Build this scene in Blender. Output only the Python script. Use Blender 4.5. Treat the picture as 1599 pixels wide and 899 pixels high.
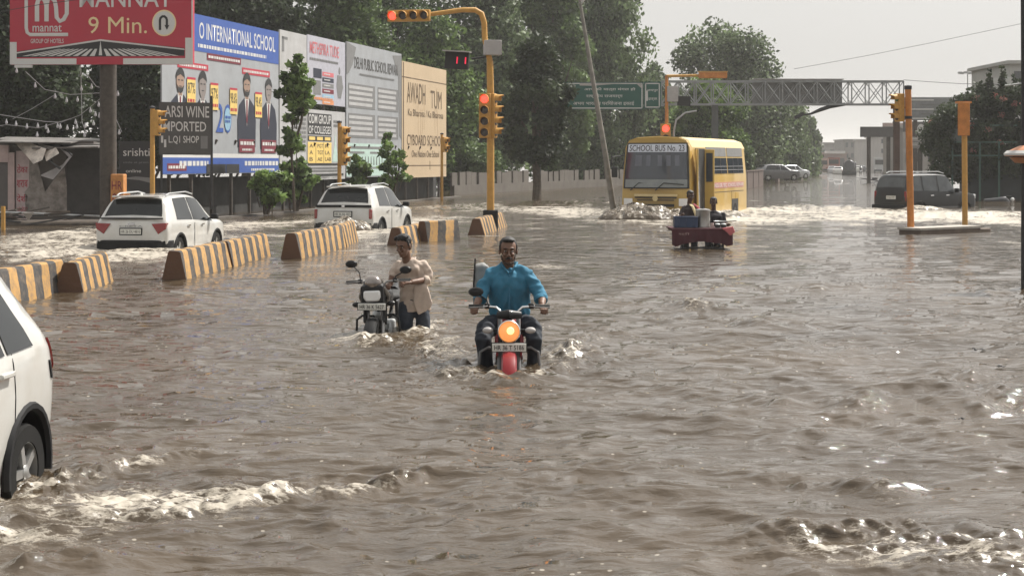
import bpy, bmesh, math, random
import numpy as np
from mathutils import Vector, Matrix
random.seed(7); RNG = np.random.default_rng(7)
for o in list(bpy.data.objects): bpy.data.objects.remove(o)
SC = bpy.context.scene
COL = SC.collection
PI = math.pi; R = math.radians
# ------------------------------------------------------------------ camera, sky, sun, exposure
F = 2600.0; CX = 799.5; HY = 253.0; H = 1.9
cam_d = bpy.data.cameras.new('camera'); cam = bpy.data.objects.new('camera', cam_d); COL.objects.link(cam)
cam.location = (0, 0, H); cam.rotation_euler = (PI/2, 0, 0)
cam_d.sensor_width = 36; cam_d.lens = 36*F/1599; cam_d.shift_y = (HY-449.5)/1599
cam_d.clip_start = 0.1; cam_d.clip_end = 5000
SC.camera = cam
SUN_EL, SUN_AZ = 52, 50          # azimuth clockwise from +Y (the way the camera looks)
w = bpy.data.worlds.new('World'); SC.world = w; w.use_nodes = True
nt = w.node_tree; nt.nodes.clear()
sky = nt.nodes.new('ShaderNodeTexSky'); sky.sky_type = 'NISHITA'; sky.sun_disc = False
sky.sun_elevation = R(SUN_EL); sky.sun_rotation = R(SUN_AZ); sky.dust_density = 6; sky.air_density = 1.6; sky.ozone_density = 1
hs = nt.nodes.new('ShaderNodeHueSaturation'); hs.inputs['Saturation'].default_value = 0.10
bgn = nt.nodes.new('ShaderNodeBackground'); bgn.inputs['Strength'].default_value = 0.14
wo = nt.nodes.new('ShaderNodeOutputWorld')
nt.links.new(sky.outputs[0], hs.inputs['Color']); mxs = nt.nodes.new('ShaderNodeMix'); mxs.data_type = 'RGBA'; mxs.inputs['Factor'].default_value = .68; mxs.inputs['B'].default_value = (3.7, 3.64, 3.52, 1); nt.links.new(hs.outputs[0], mxs.inputs['A']); nt.links.new(mxs.outputs['Result'], bgn.inputs[0]); nt.links.new(bgn.outputs[0], wo.inputs[0])
sl = bpy.data.lights.new('sun', 'SUN'); sl.energy = 5.0; sl.angle = R(1.0); sl.color = (1, .955, .88)
so = bpy.data.objects.new('sun', sl); COL.objects.link(so)
sd = Vector((math.sin(R(SUN_AZ))*math.cos(R(SUN_EL)), math.cos(R(SUN_AZ))*math.cos(R(SUN_EL)), math.sin(R(SUN_EL))))
so.rotation_euler = sd.to_track_quat('Z', 'Y').to_euler(); so.location = (0, 0, 60)
SC.view_settings.view_transform = 'Standard'; SC.view_settings.look = 'None'
SC.view_settings.exposure = 0.46; SC.view_settings.gamma = 1
SC.render.engine = 'CYCLES'
SC.cycles.volume_bounces = 1; SC.cycles.max_bounces = 8

# ------------------------------------------------------------------ helpers
def W(px, py):
    "water-plane point under a picture point"
    Y = F*H/(py-HY); return ((px-CX)*Y/F, Y)
def X(px, Y): return (px-CX)*Y/F
def Z(py, Y): return H-(py-HY)*Y/F
def lin(c):
    return tuple(((v/255)/12.92 if v/255 <= .04045 else ((v/255+.055)/1.055)**2.4) for v in c)
MATS = {}
def mat(name, col, rough=.6, metal=0, var=.12, scale=4, bump=0, emit=0, coat=0, spec=.5, trans=0, dirt=None, dirt_amt=.3, ecol=None):
    if name in MATS: return MATS[name]
    m = bpy.data.materials.new(name); m.use_nodes = True
    n = m.node_tree.nodes; l = m.node_tree.links; b = n['Principled BSDF']
    b.inputs['Roughness'].default_value = rough; b.inputs['Metallic'].default_value = metal
    b.inputs['Specular IOR Level'].default_value = spec
    if coat: b.inputs['Coat Weight'].default_value = coat; b.inputs['Coat Roughness'].default_value = .08
    if trans: b.inputs['Transmission Weight'].default_value = trans
    tc = n.new('ShaderNodeTexCoord'); ns = n.new('ShaderNodeTexNoise'); ns.inputs['Scale'].default_value = scale
    ns.inputs['Detail'].default_value = 6; ns.inputs['Roughness'].default_value = .65
    l.new(tc.outputs['Object'], ns.inputs['Vector'])
    rmp = n.new('ShaderNodeValToRGB'); rmp.color_ramp.elements[0].position = .3; rmp.color_ramp.elements[1].position = .72
    a = [max(0, c*(1-var)) for c in col]; c2 = [min(1, c*(1+var)) for c in col]
    if dirt is not None: a = [x*(1-dirt_amt)+y*dirt_amt for x, y in zip(col, dirt)]
    rmp.color_ramp.elements[0].color = (*a, 1); rmp.color_ramp.elements[1].color = (*c2, 1)
    l.new(ns.outputs['Fac'], rmp.inputs['Fac']); l.new(rmp.outputs[0], b.inputs['Base Color'])
    if bump:
        bp = n.new('ShaderNodeBump'); bp.inputs['Strength'].default_value = bump; bp.inputs['Distance'].default_value = .02
        l.new(ns.outputs['Fac'], bp.inputs['Height']); l.new(bp.outputs[0], b.inputs['Normal'])
    if emit:
        b.inputs['Emission Color'].default_value = (*(ecol or col), 1); b.inputs['Emission Strength'].default_value = emit
    MATS[name] = m; return m

class MB:
    def __init__(s): s.v = []; s.f = []
    def add(s, vs, fs):
        k = len(s.v); s.v += [tuple(p) for p in vs]; s.f += [tuple(i+k for i in q) for q in fs]; return s
    def box(s, c, d, rz=0, rx=0, ry=0, top=None):
        "centre c, full dimensions d; top=(sx,sy) scales the upper face"
        tx, ty = top or (1, 1)
        M = Matrix.Rotation(rz, 3, 'Z') @ Matrix.Rotation(ry, 3, 'Y') @ Matrix.Rotation(rx, 3, 'X')
        vs = []
        for z in (-.5, .5):
            for x, y in ((-.5, -.5), (.5, -.5), (.5, .5), (-.5, .5)):
                k = (tx, ty) if z > 0 else (1, 1)
                vs.append(Vector(c) + M @ Vector((x*d[0]*k[0], y*d[1]*k[1], z*d[2])))
        return s.add(vs, [(3,2,1,0), (4,5,6,7), (0,1,5,4), (1,2,6,5), (2,3,7,6), (3,0,4,7)])
    def path(s, pts, r, n=8, cap=True, flat=1.0):
        pts = [Vector(p) for p in pts]; m = len(pts)
        rs = r if isinstance(r, (list, tuple)) else [r]*m
        up = None; rings = []
        for i, p in enumerate(pts):
            t = (pts[min(i+1, m-1)]-pts[max(i-1, 0)]).normalized()
            if up is None:
                up = Vector((0, 0, 1)) if abs(t.z) < .9 else Vector((0, 1, 0))
            a = t.cross(up).normalized(); b = a.cross(t).normalized(); up = b
            rings.append([p + a*rs[i]*math.cos(2*PI*k/n) + b*rs[i]*flat*math.sin(2*PI*k/n) for k in range(n)])
        vs = [q for rg in rings for q in rg]
        fs = [(i*n+k, i*n+(k+1) % n, (i+1)*n+(k+1) % n, (i+1)*n+k) for i in range(m-1) for k in range(n)]
        if cap: fs += [tuple(range(n))[::-1], tuple((m-1)*n+k for k in range(n))]
        return s.add(vs, fs)
    def tube(s, a, b, r, r2=None, n=8): return s.path([a, b], [r, r if r2 is None else r2], n)
    def lathe(s, prof, c, axis='Z', n=20):
        "prof: (radius, height) pairs"
        vs = []
        for (r, h) in prof:
            for k in range(n):
                a = 2*PI*k/n; x, y = r*math.cos(a), r*math.sin(a)
                p = {'Z': (x, y, h), 'Y': (x, h, y), 'X': (h, x, y)}[axis]
                vs.append(Vector(c)+Vector(p))
        m = len(prof)
        fs = [(i*n+k, i*n+(k+1) % n, (i+1)*n+(k+1) % n, (i+1)*n+k) for i in range(m-1) for k in range(n)]
        if m >= 4 and prof[0][0] > .01 and prof[-1][0] > .01: fs += [((m-1)*n+k, (m-1)*n+(k+1) % n, (k+1) % n, k) for k in range(n)]   # a ring
        else: fs += [tuple(range(n))[::-1], tuple((m-1)*n+k for k in range(n))]
        return s.add(vs, fs)
    def ball(s, c, r, n=12, m=8):
        rx, ry, rz = r if isinstance(r, (tuple, list)) else (r, r, r)
        vs = [(c[0], c[1], c[2]-rz)]
        for i in range(1, m):
            t = -PI/2+PI*i/m
            for k in range(n):
                a = 2*PI*k/n; vs.append((c[0]+rx*math.cos(t)*math.cos(a), c[1]+ry*math.cos(t)*math.sin(a), c[2]+rz*math.sin(t)))
        vs.append((c[0], c[1], c[2]+rz)); L = len(vs)-1
        fs = [(0, 1+(k+1) % n, 1+k) for k in range(n)]
        fs += [(1+i*n+k, 1+i*n+(k+1) % n, 1+(i+1)*n+(k+1) % n, 1+(i+1)*n+k) for i in range(m-2) for k in range(n)]
        fs += [(1+(m-2)*n+k, 1+(m-2)*n+(k+1) % n, L) for k in range(n)]
        return s.add(vs, fs)
    def prism(s, poly, y0, y1, plane='XZ'):
        "poly in plane, extruded along the third axis from y0 to y1"
        def P(a, b, c):
            return {'XZ': (a, c, b), 'XY': (a, b, c), 'YZ': (c, a, b)}[plane]
        n = len(poly)
        vs = [P(a, b, y0) for a, b in poly]+[P(a, b, y1) for a, b in poly]
        fs = [tuple(range(n)), tuple(range(2*n-1, n-1, -1))]+[(k, n+k, n+(k+1) % n, (k+1) % n) for k in range(n)]
        return s.add(vs, fs)
    def rect(s, x0, z0, x1, z1, y, t=.004):
        "thin plate standing proud towards -y"
        return s.box(((x0+x1)/2, y-t/2, (z0+z1)/2), (abs(x1-x0), t, abs(z1-z0)))
    def mesh(s, name):
        me = bpy.data.meshes.new(name); me.from_pydata(s.v, [], s.f); me.validate(); me.update()
        return me
    def build(s, name, m, parent=None, bevel=0, sharp=38, loc=None, fixn=True):
        me = s.mesh(name)
        if fixn:
            bm = bmesh.new(); bm.from_mesh(me); bmesh.ops.recalc_face_normals(bm, faces=bm.faces); bm.to_mesh(me); bm.free()
        return link(me, name, m, parent, bevel, sharp, loc)
def link(me, name, m, parent=None, bevel=0, sharp=38, loc=None):
    me.polygons.foreach_set('use_smooth', [True]*len(me.polygons))
    if sharp is not None: me.set_sharp_from_angle(angle=R(sharp))
    if m is not None and not len(me.materials): me.materials.append(m)
    o = bpy.data.objects.new(name, me); COL.objects.link(o)
    if parent is not None: o.parent = parent
    if loc is not None: o.location = loc
    if bevel:
        b = o.modifiers.new('bevel', 'BEVEL'); b.width = bevel; b.segments = 2; b.limit_method = 'ANGLE'; b.angle_limit = R(40)
    return o
def tag(o, label=None, cat=None, group=None, kind=None):
    if label: o['label'] = label
    if cat: o['category'] = cat
    if group: o['group'] = group
    if kind: o['kind'] = kind
    return o
def thing(name, label, cat, loc=(0, 0, 0), rz=0, group=None):
    o = bpy.data.objects.new(name, None); COL.objects.link(o); o.empty_display_size = .3
    o.location = loc; o.rotation_euler = (0, 0, rz); return tag(o, label, cat, group)
def children(o): return [c for c in bpy.data.objects if c.parent == o]
def dup(o, loc=None, rz=None, label=None, parent=None, scale=None):
    c = o.copy(); COL.objects.link(c)
    if parent is not None: c.parent = parent
    if loc is not None: c.location = loc
    if rz is not None: c.rotation_euler = (0, 0, rz)
    if scale is not None: c.scale = scale
    if label: c['label'] = label
    for k in children(o): dup(k, parent=c)
    return c
def evalmesh(o):
    bpy.context.view_layer.update()
    dg = bpy.context.evaluated_depsgraph_get()
    return bpy.data.meshes.new_from_object(o.evaluated_get(dg), depsgraph=dg)
def text(s, x0, z0, x1, z1, y, m, parent, name='lettering', bold=False, depth=.006, slant=0, fill=True):
    "lettering fitted to a rectangle of the x-z plane, facing -y"
    cu = bpy.data.curves.new('t', 'FONT'); cu.body = s; cu.extrude = 0.0; cu.resolution_u = 3
    if bold: cu.offset = .008
    o = bpy.data.objects.new('t', cu); COL.objects.link(o)
    me = evalmesh(o); bpy.data.objects.remove(o)
    n = len(me.vertices)
    if n == 0: return None
    a = np.empty(n*3); me.vertices.foreach_get('co', a); a = a.reshape(-1, 3)
    mn, mx = a.min(0), a.max(0); sp = np.maximum(mx-mn, 1e-6)
    u = (a[:, 0]-mn[0])/sp[0]; v = (a[:, 1]-mn[1])/sp[1]
    if not fill:
        hgt = z1-z0; wd = sp[0]/sp[1]*hgt; k = min(1, (x1-x0)/wd); u = u*wd*k/(x1-x0); v = v*k
    b = np.stack([x0+u*(x1-x0), np.full(n, y), z0+v*(z1-z0)+slant*u], 1)
    me.vertices.foreach_set('co', b.ravel()); me.update(); me.materials.clear()
    o = link(me, name, m, parent, sharp=None)
    return o
def fuse(mb, voxel=.01, smooth=4, wrinkle=0, wscale=9, seed=0):
    "join overlapping closed shapes into one continuous skin"
    me = mb.mesh('tmp')
    bm = bmesh.new(); bm.from_mesh(me); bmesh.ops.recalc_face_normals(bm, faces=bm.faces); bm.to_mesh(me); bm.free()
    o = bpy.data.objects.new('tmp', me); COL.objects.link(o)
    r = o.modifiers.new('r', 'REMESH'); r.mode = 'VOXEL'; r.voxel_size = voxel
    if smooth:
        s = o.modifiers.new('s', 'SMOOTH'); s.factor = .5; s.iterations = smooth
    out = evalmesh(o); bpy.data.objects.remove(o)
    if wrinkle:
        n = len(out.vertices); co = np.empty(n*3); out.vertices.foreach_get('co', co); co = co.reshape(-1, 3)
        nr = np.empty(n*3); out.vertices.foreach_get('normal', nr); nr = nr.reshape(-1, 3)
        q = gnoise(co[:, 0]*wscale+co[:, 1]*3, co[:, 2]*wscale*.8+co[:, 1]*wscale*.7, 31+seed)
        q = (.5-np.abs(q))*2 + .6*gnoise(co[:, 0]*wscale*2.3, co[:, 2]*wscale*2+co[:, 1]*wscale*2, 77+seed)
        co = co+nr*(q[:, None]*wrinkle); out.vertices.foreach_set('co', co.ravel()); out.update()
    return out
PERM = np.random.default_rng(3).permutation(1024)
GR = np.random.default_rng(4).uniform(0, 2*PI, 1024)
def gnoise(x, y, seed=0):
    xi = np.floor(x).astype(np.int64); yi = np.floor(y).astype(np.int64); xf = x-xi; yf = y-yi
    u = xf*xf*xf*(xf*(xf*6-15)+10); v = yf*yf*yf*(yf*(yf*6-15)+10)
    def g(ix, iy, dx, dy):
        a = GR[PERM[(PERM[(ix+seed*57) & 1023]+iy) & 1023]]; return np.cos(a)*dx+np.sin(a)*dy
    n0 = g(xi, yi, xf, yf)*(1-u)+g(xi+1, yi, xf-1, yf)*u
    n1 = g(xi, yi+1, xf, yf-1)*(1-u)+g(xi+1, yi+1, xf-1, yf-1)*u
    return (n0*(1-v)+n1*v)*1.5
def fastmesh(name, co, quads, m, attr=None):
    me = bpy.data.meshes.new(name); n = len(co); q = len(quads)
    me.vertices.add(n); me.vertices.foreach_set('co', np.asarray(co, np.float32).ravel())
    me.loops.add(q*4); me.loops.foreach_set('vertex_index', np.asarray(quads, np.int32).ravel())
    me.polygons.add(q); me.polygons.foreach_set('loop_start', np.arange(0, q*4, 4, dtype=np.int32))
    me.update(calc_edges=True)
    if attr:
        for k, vals in attr.items():
            a = me.attributes.new(k, 'FLOAT', 'POINT'); a.data.foreach_set('value', np.asarray(vals, np.float32))
    me.materials.append(m); return me
# ------------------------------------------------------------------ the flooded road
def water_mat():
    m = bpy.data.materials.new('muddy_water'); m.use_nodes = True
    n = m.node_tree.nodes; l = m.node_tree.links; b = n['Principled BSDF']
    b.inputs['IOR'].default_value = 1.47; b.inputs['Roughness'].default_value = .015
    tc = n.new('ShaderNodeTexCoord')
    def noise(scale, det, rough, sx=1, sy=1, rz=0):
        mp = n.new('ShaderNodeMapping'); mp.inputs['Scale'].default_value = (sx, sy, 1); mp.inputs['Rotation'].default_value = (0, 0, rz)
        t = n.new('ShaderNodeTexNoise'); t.inputs['Scale'].default_value = scale; t.inputs['Detail'].default_value = det
        t.inputs['Roughness'].default_value = rough
        l.new(tc.outputs['Object'], mp.inputs[0]); l.new(mp.outputs[0], t.inputs['Vector']); return t
    def ramp(src, p0, p1, c0=(0, 0, 0, 1), c1=(1, 1, 1, 1)):
        r = n.new('ShaderNodeValToRGB'); r.color_ramp.elements[0].position = p0; r.color_ramp.elements[1].position = p1
        r.color_ramp.elements[0].color = c0; r.color_ramp.elements[1].color = c1; l.new(src, r.inputs['Fac']); return r
    silt = noise(.35, 4, .6)
    cr = ramp(silt.outputs['Fac'], .3, .7, (.046, .033, .020, 1), (.086, .063, .041, 1))
    at = n.new('ShaderNodeAttribute'); at.attribute_name = 'foam_and_glint'
    fn = noise(5.5, 9, .72, .8, 1.5, .2)
    ad = n.new('ShaderNodeMath'); ad.operation = 'ADD'; l.new(at.outputs['Fac'], ad.inputs[0]); fn2 = noise(19, 6, .7, .8, 1.3, -.4); fx_ = n.new('ShaderNodeMix'); fx_.inputs['Factor'].default_value = .45; q1 = n.new('ShaderNodeMath'); q1.operation = 'SUBTRACT'; l.new(fn.outputs['Fac'], q1.inputs[0]); q1.inputs[1].default_value = .5
    q2 = n.new('ShaderNodeMath'); q2.operation = 'ABSOLUTE'; l.new(q1.outputs[0], q2.inputs[0]); q3 = n.new('ShaderNodeMath'); q3.operation = 'MULTIPLY_ADD'; l.new(q2.outputs[0], q3.inputs[0]); q3.inputs[1].default_value = -5.5; q3.inputs[2].default_value = .95; l.new(q3.outputs[0], fx_.inputs['A']); l.new(fn2.outputs['Fac'], fx_.inputs['B']); l.new(fx_.outputs['Result'], ad.inputs[1])
    fm = ramp(ad.outputs[0], .0, 1.0)
    mr = n.new('ShaderNodeMapRange'); mr.inputs['From Min'].default_value = .96; mr.inputs['From Max'].default_value = 1.22
    mr.clamp = True; l.new(ad.outputs[0], mr.inputs['Value']); n.remove(fm)
    vo = n.new('ShaderNodeTexVoronoi'); vo.inputs['Scale'].default_value = 7; l.new(tc.outputs['Object'], vo.inputs['Vector']); bub = n.new('ShaderNodeMath'); bub.operation = 'LESS_THAN'; l.new(vo.outputs['Distance'], bub.inputs[0]); bub.inputs[1].default_value = .085
    vm = noise(.9, 3, .6); vg = n.new('ShaderNodeMath'); vg.operation = 'GREATER_THAN'; l.new(vm.outputs['Fac'], vg.inputs[0]); vg.inputs[1].default_value = .49; bm_ = n.new('ShaderNodeMath'); bm_.operation = 'MULTIPLY'; l.new(bub.outputs[0], bm_.inputs[0]); l.new(vg.outputs[0], bm_.inputs[1])
    bm2 = n.new('ShaderNodeMath'); bm2.operation = 'MULTIPLY'; l.new(bm_.outputs[0], bm2.inputs[0]); bm2.inputs[1].default_value = .6; bm_ = bm2; fo = n.new('ShaderNodeMath'); fo.operation = 'MAXIMUM'; l.new(mr.outputs[0], fo.inputs[0]); l.new(bm_.outputs[0], fo.inputs[1])
    mx = n.new('ShaderNodeMix'); mx.data_type = 'RGBA'; l.new(fo.outputs[0], mx.inputs['Factor'])
    l.new(cr.outputs[0], mx.inputs['A']); mx.inputs['B'].default_value = (.40, .36, .30, 1)
    l.new(mx.outputs['Result'], b.inputs['Base Color'])
    rr = n.new('ShaderNodeMapRange'); rr.inputs['To Min'].default_value = .015; rr.inputs['To Max'].default_value = .6
    l.new(mr.outputs[0], rr.inputs['Value']); l.new(rr.outputs[0], b.inputs['Roughness'])
    f1 = noise(7, 5, .6, .6, 1.2, .15); f2 = noise(22, 4, .6, .7, 1.1, -.3)
    b1 = n.new('ShaderNodeBump'); b1.inputs['Strength'].default_value = 1; b1.inputs['Distance'].default_value = .02
    b2 = n.new('ShaderNodeBump'); b2.inputs['Strength'].default_value = 1; b2.inputs['Distance'].default_value = .0018
    l.new(f1.outputs['Fac'], b1.inputs['Height']); l.new(f2.outputs['Fac'], b2.inputs['Height'])
    f3 = noise(3.2, 2, .5, .55, 1.2, .1); b3 = n.new('ShaderNodeBump'); b3.inputs['Strength'].default_value = 1; b3.inputs['Distance'].default_value = .085; l.new(f3.outputs['Fac'], b3.inputs['Height']); l.new(b3.outputs[0], b1.inputs['Normal']); l.new(b1.outputs[0], b2.inputs['Normal']); l.new(b2.outputs[0], b.inputs['Normal'])
    return m

def seg_dist(x, y, pts):
    "distance to a polyline and the fraction along it"
    best = np.full(x.shape, 1e9); fr = np.zeros(x.shape); side = np.zeros(x.shape)
    n = len(pts)-1
    for i in range(n):
        ax, ay = pts[i]; bx, by = pts[i+1]; dx, dy = bx-ax, by-ay; L = dx*dx+dy*dy+1e-9
        t = np.clip(((x-ax)*dx+(y-ay)*dy)/L, 0, 1)
        d = np.hypot(x-ax-t*dx, y-ay-t*dy); k = d < best
        best = np.where(k, d, best); fr = np.where(k, (i+t)/n, fr)
        side = np.where(k, np.sign((x-ax)*dy-(y-ay)*dx), side)
    return best, fr, side

def build_water():
    ys = [3.2]
    while ys[-1] < 900:
        y = ys[-1]; ys.append(y+max(.013, y*y/(F*H)*1.0))
    ys = np.array(ys); nc = 1150
    u = np.linspace(-.36, .36, nc)
    Yg, U = np.meshgrid(ys, u, indexing='ij'); Xg = U*(Yg+1.5)
    x = Xg.ravel(); y = Yg.ravel()
    dy = np.maximum(.013, y*y/(F*H)*1.0)
    turb = np.zeros_like(x); foam_and_glint = np.zeros_like(x); hh = np.zeros_like(x)
    def blob(cx, cy, rx, ry, a, rot=0):
        c, s = math.cos(rot), math.sin(rot); dx = x-cx; dyy = y-cy
        p = dx*c+dyy*s; q = -dx*s+dyy*c
        return a*np.exp(-((p/rx)**2+(q/ry)**2))
    def pxb(px, py, wpx, hpx, a, rot=0):
        X0, Y0 = W(px, py); rx = wpx*Y0/F; ya = W(px, py+hpx/2)[1]; yb = W(px, py-hpx/2)[1]
        return blob(X0, Y0, rx, (yb-ya)/2, a, rot)
    # wash of the vehicles: rough and foamy patches
    for (px, py, wp, hp, a, f) in [
        (215, 398, 90, 30, 1, .62), (330, 378, 70, 26, 1, .5), (60, 392, 130, 40, .8, .42), (120, 372, 170, 26, .6, .42), (370, 352, 60, 16, .9, .52),
        (520, 372, 50, 26, 1, .62), (560, 362, 80, 14, .8, .5), (470, 345, 60, 20, .6, .35), (665, 345, 70, 18, .9, .55), (820, 325, 110, 12, .8, .5),
        (900, 332, 90, 14, .9, .55), (1250, 330, 170, 13, 1.1, .52), (1330, 341, 190, 12, .9, .52), (1480, 333, 130, 16, 1.1, .55), (1180, 345, 60, 12, .9, .6),
        (1570, 345, 60, 24, 1, .6), (1110, 333, 60, 14, .9, .6), (1005, 346, 90, 10, 1, .4),
        (560, 524, 70, 20, .2, .42), (640, 508, 60, 14, .2, .46), (690, 540, 70, 60, .4, .22), (800, 585, 75, 16, .45, .4), (720, 572, 70, 26, .5, .25), (880, 555, 60, 30, .6, .28),
        (70, 745, 70, 26, .6, .58), (0, 770, 80, 30, .6, .55), (190, 790, 190, 30, .42, .55), (250, 770, 190, 26, .4, .46), (60, 830, 150, 50, .4, .48), (470, 745, 140, 26, .3, .2),
        (1350, 868, 200, 34, .3, .36), (1540, 880, 160, 50, .35, .46), (1180, 850, 100, 20, .3, .2), (1080, 487, 60, 20, .5, .15), (1570, 620, 50, 90, .5, .08), (1580, 470, 50, 40, .6, .2)]:
        turb = turb+pxb(px, py, wp, hp, a); foam_and_glint = foam_and_glint+pxb(px, py, wp, hp, f*(.78 if py < 410 else .9))
    # crests that run out from the wheels and the bikes (picture points on the water plane)
    for pts, wd, hgt, ff in [
        ([(78, 748), (130, 740), (200, 722), (300, 703), (362, 690)], .10, .03, .33),
        ([(60, 812), (200, 802), (330, 788), (450, 771), (545, 762), (610, 752), (640, 738), (600, 727)], .10, .034, .32),
        ([(0, 893), (90, 882), (180, 880)], .12, .03, .3),
        ([(700, 575), (735, 590), (795, 598), (850, 588), (900, 560), (915, 535), (975, 495)], .14, .04, .26),
        ([(690, 560), (672, 530), (690, 505)], .14, .02, .26),
        ([(545, 520), (590, 532), (650, 517), (690, 495)], .12, .012, .30),
        ([(1150, 620), (1200, 628), (1250, 636)], .2, .05, 0), ([(960, 662), (1060, 655), (1150, 668), (1260, 672)], .28, .045, 0),
        ([(1215, 755), (1260, 750), (1320, 762), (1450, 770)], .2, .07, .15), ([(1150, 845), (1260, 832), (1400, 840), (1520, 838), (1620, 850)], .16, .05, .22),
        ([(1300, 640), (1345, 632), (1400, 640)], .22, .07, .05), ([(1460, 640), (1500, 636), (1560, 642)], .25, .09, .0), ([(1130, 500), (1200, 504), (1250, 500)], .35, .06, .03),
        ([(1050, 480), (1075, 478), (1100, 484)], .3, .05, .3), ([(1120, 455), (1240, 452), (1420, 440)], .4, .04, .12),
        ([(1150, 335), (1250, 322), (1380, 328)], .9, .12, .25), ([(1380, 335), (1480, 338), (1600, 330)], .9, .10, .3),
        ([(0, 372), (150, 360), (160, 352)], .5, .06, .3), ([(0, 402), (90, 395), (160, 385)], .45, .06, .3),
        ([(780, 318), (880, 316), (960, 322)], 1.2, .12, .2), ([(620, 330), (700, 322), (790, 318)], 1.0, .10, .2)]:
        pw = [W(*p) for p in pts]
        xs = [p[0] for p in pw]; yy = [p[1] for p in pw]; sel = (x > min(xs)-6*wd) & (x < max(xs)+6*wd) & (y > min(yy)-6*wd) & (y < max(yy)+6*wd)
        wob = gnoise(x[sel]*1.9, y[sel]*1.9, 5)*wd*.9
        d, fr, sd_ = seg_dist(x[sel], y[sel], pw)
        ds = d*sd_+wob; fade = np.clip(np.sin(PI*fr)*1.8, 0, 1); e = np.exp(-(ds/wd)**2)*fade
        hh[sel] += hgt*e*(.75+.5*gnoise(x[sel]*3, y[sel]*3, 6)) - .35*hgt*fade*np.exp(-((ds-1.7*wd)/wd)**2)
        foam_and_glint[sel] += fade*ff*np.exp(-(np.abs(ds)/(wd*1.4))**2)*(.8+.6*gnoise(x[sel]*4, y[sel]*4, 8)); turb[sel] += .5*e*(ff > 0)
    # the heap of water the bus pushes, and the one at the first white car
    turb += blob(4.6, 56.5, 2.4, 2.2, 1); foam_and_glint += blob(4.6, 56.5, 2.4, 2.2, .35)
    turb = np.clip(turb, 0, 1.5)
    # ripples
    wx = x+.35*gnoise(x*.5, y*.5, 11); wy = y+.35*gnoise(x*.5+9, y*.5, 12)
    calm = .8+.35*gnoise(x*.16, y*.13, 13)
    for i, (lam, amp, ax, rot, ridge) in enumerate([(5.2, .024, .6, .25, 0), (2.6, .026, .5, -.2, 0), (1.35, .034, .42, .15, 1), (.75, .048, .42, -.3, 1),
                                                    (.42, .052, .45, .25, 1), (.24, .038, .55, -.1, 1), (.13, .0145, .7, .4, 0), (.07, .0016, .9, 0, 0)]):
        c, s = math.cos(rot), math.sin(rot); p = (wx*c+wy*s)/lam*ax; q = (-wx*s+wy*c)/lam
        g = gnoise(p, q, 40+i)
        if ridge: g = .45*g+.55*(.42-2.0*np.abs(gnoise(p*.8+3, q*.8, 60+i)))
        att = np.clip((lam/(dy*2.2))-.6, 0, 1)
        hh += amp*g*att*calm*(1+.9*turb*(lam < 1.6))
        if lam < 1.5: hh += amp*att*turb*(1.1 if lam > .5 else 1.9)*(np.abs(gnoise(p*1.7/ax*.9, q*1.7, 80+i))-.2)
    far = np.clip(1-(y-120)/300, .2, 1); hh *= far
    foam_and_glint = foam_and_glint*(.72+.45*gnoise(x*1.3, y*1.1, 15)+.4*gnoise(x*3.7, y*2.6, 16)+.35*gnoise(x*9, y*7, 18))
    foam_and_glint += np.clip(gnoise(x*.8, y*.8, 17)-.25, 0, 1)*(.25+.25*np.clip((y-14)/16, 0, 1)); foam_and_glint += .10*np.clip((y-22)/20, 0, 1)*np.clip((110-y)/60, 0, 1)  # extra pale flecks farther out stand in for sun sparkle and sheen
    foam_and_glint += .10
    co = np.stack([x, y, hh], 1)
    nr = len(ys); idx = np.arange(nr*nc).reshape(nr, nc)
    q = np.stack([idx[:-1, :-1].ravel(), idx[:-1, 1:].ravel(), idx[1:, 1:].ravel(), idx[1:, :-1].ravel()], 1)
    me = fastmesh('water', co, q, water_mat(), {'foam_and_glint': np.clip(foam_and_glint, 0, 1)})
    o = link(me, 'water', None, sharp=None); tag(o, kind='structure')
    # calm skirt so that the flood also reaches the sides and the horizon
    mb = MB(); e = .35; A, B = 3.2, 900; wd = 1400
    a0, b0 = .36*(A+1.5), .36*(B+1.5)
    mb.add([(-wd, A, -.03), (-a0, A, -.03), (-b0, B, -.03), (-wd, B, -.03)], [(0, 1, 2, 3)])
    mb.add([(wd, A, -.03), (wd, B, -.03), (b0, B, -.03), (a0, A, -.03)], [(0, 1, 2, 3)])
    mb.add([(-wd, B, -.03), (wd, B, -.03), (wd, 3000, -.03), (-wd, 3000, -.03)], [(0, 1, 2, 3)])
    mb.add([(-wd, -60, -.03), (wd, -60, -.03), (wd, A, -.03), (-wd, A, -.03)], [(0, 1, 2, 3)])
    o = mb.build('water_outskirts', o.data.materials[0]); tag(o, kind='structure')
build_water()
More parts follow.
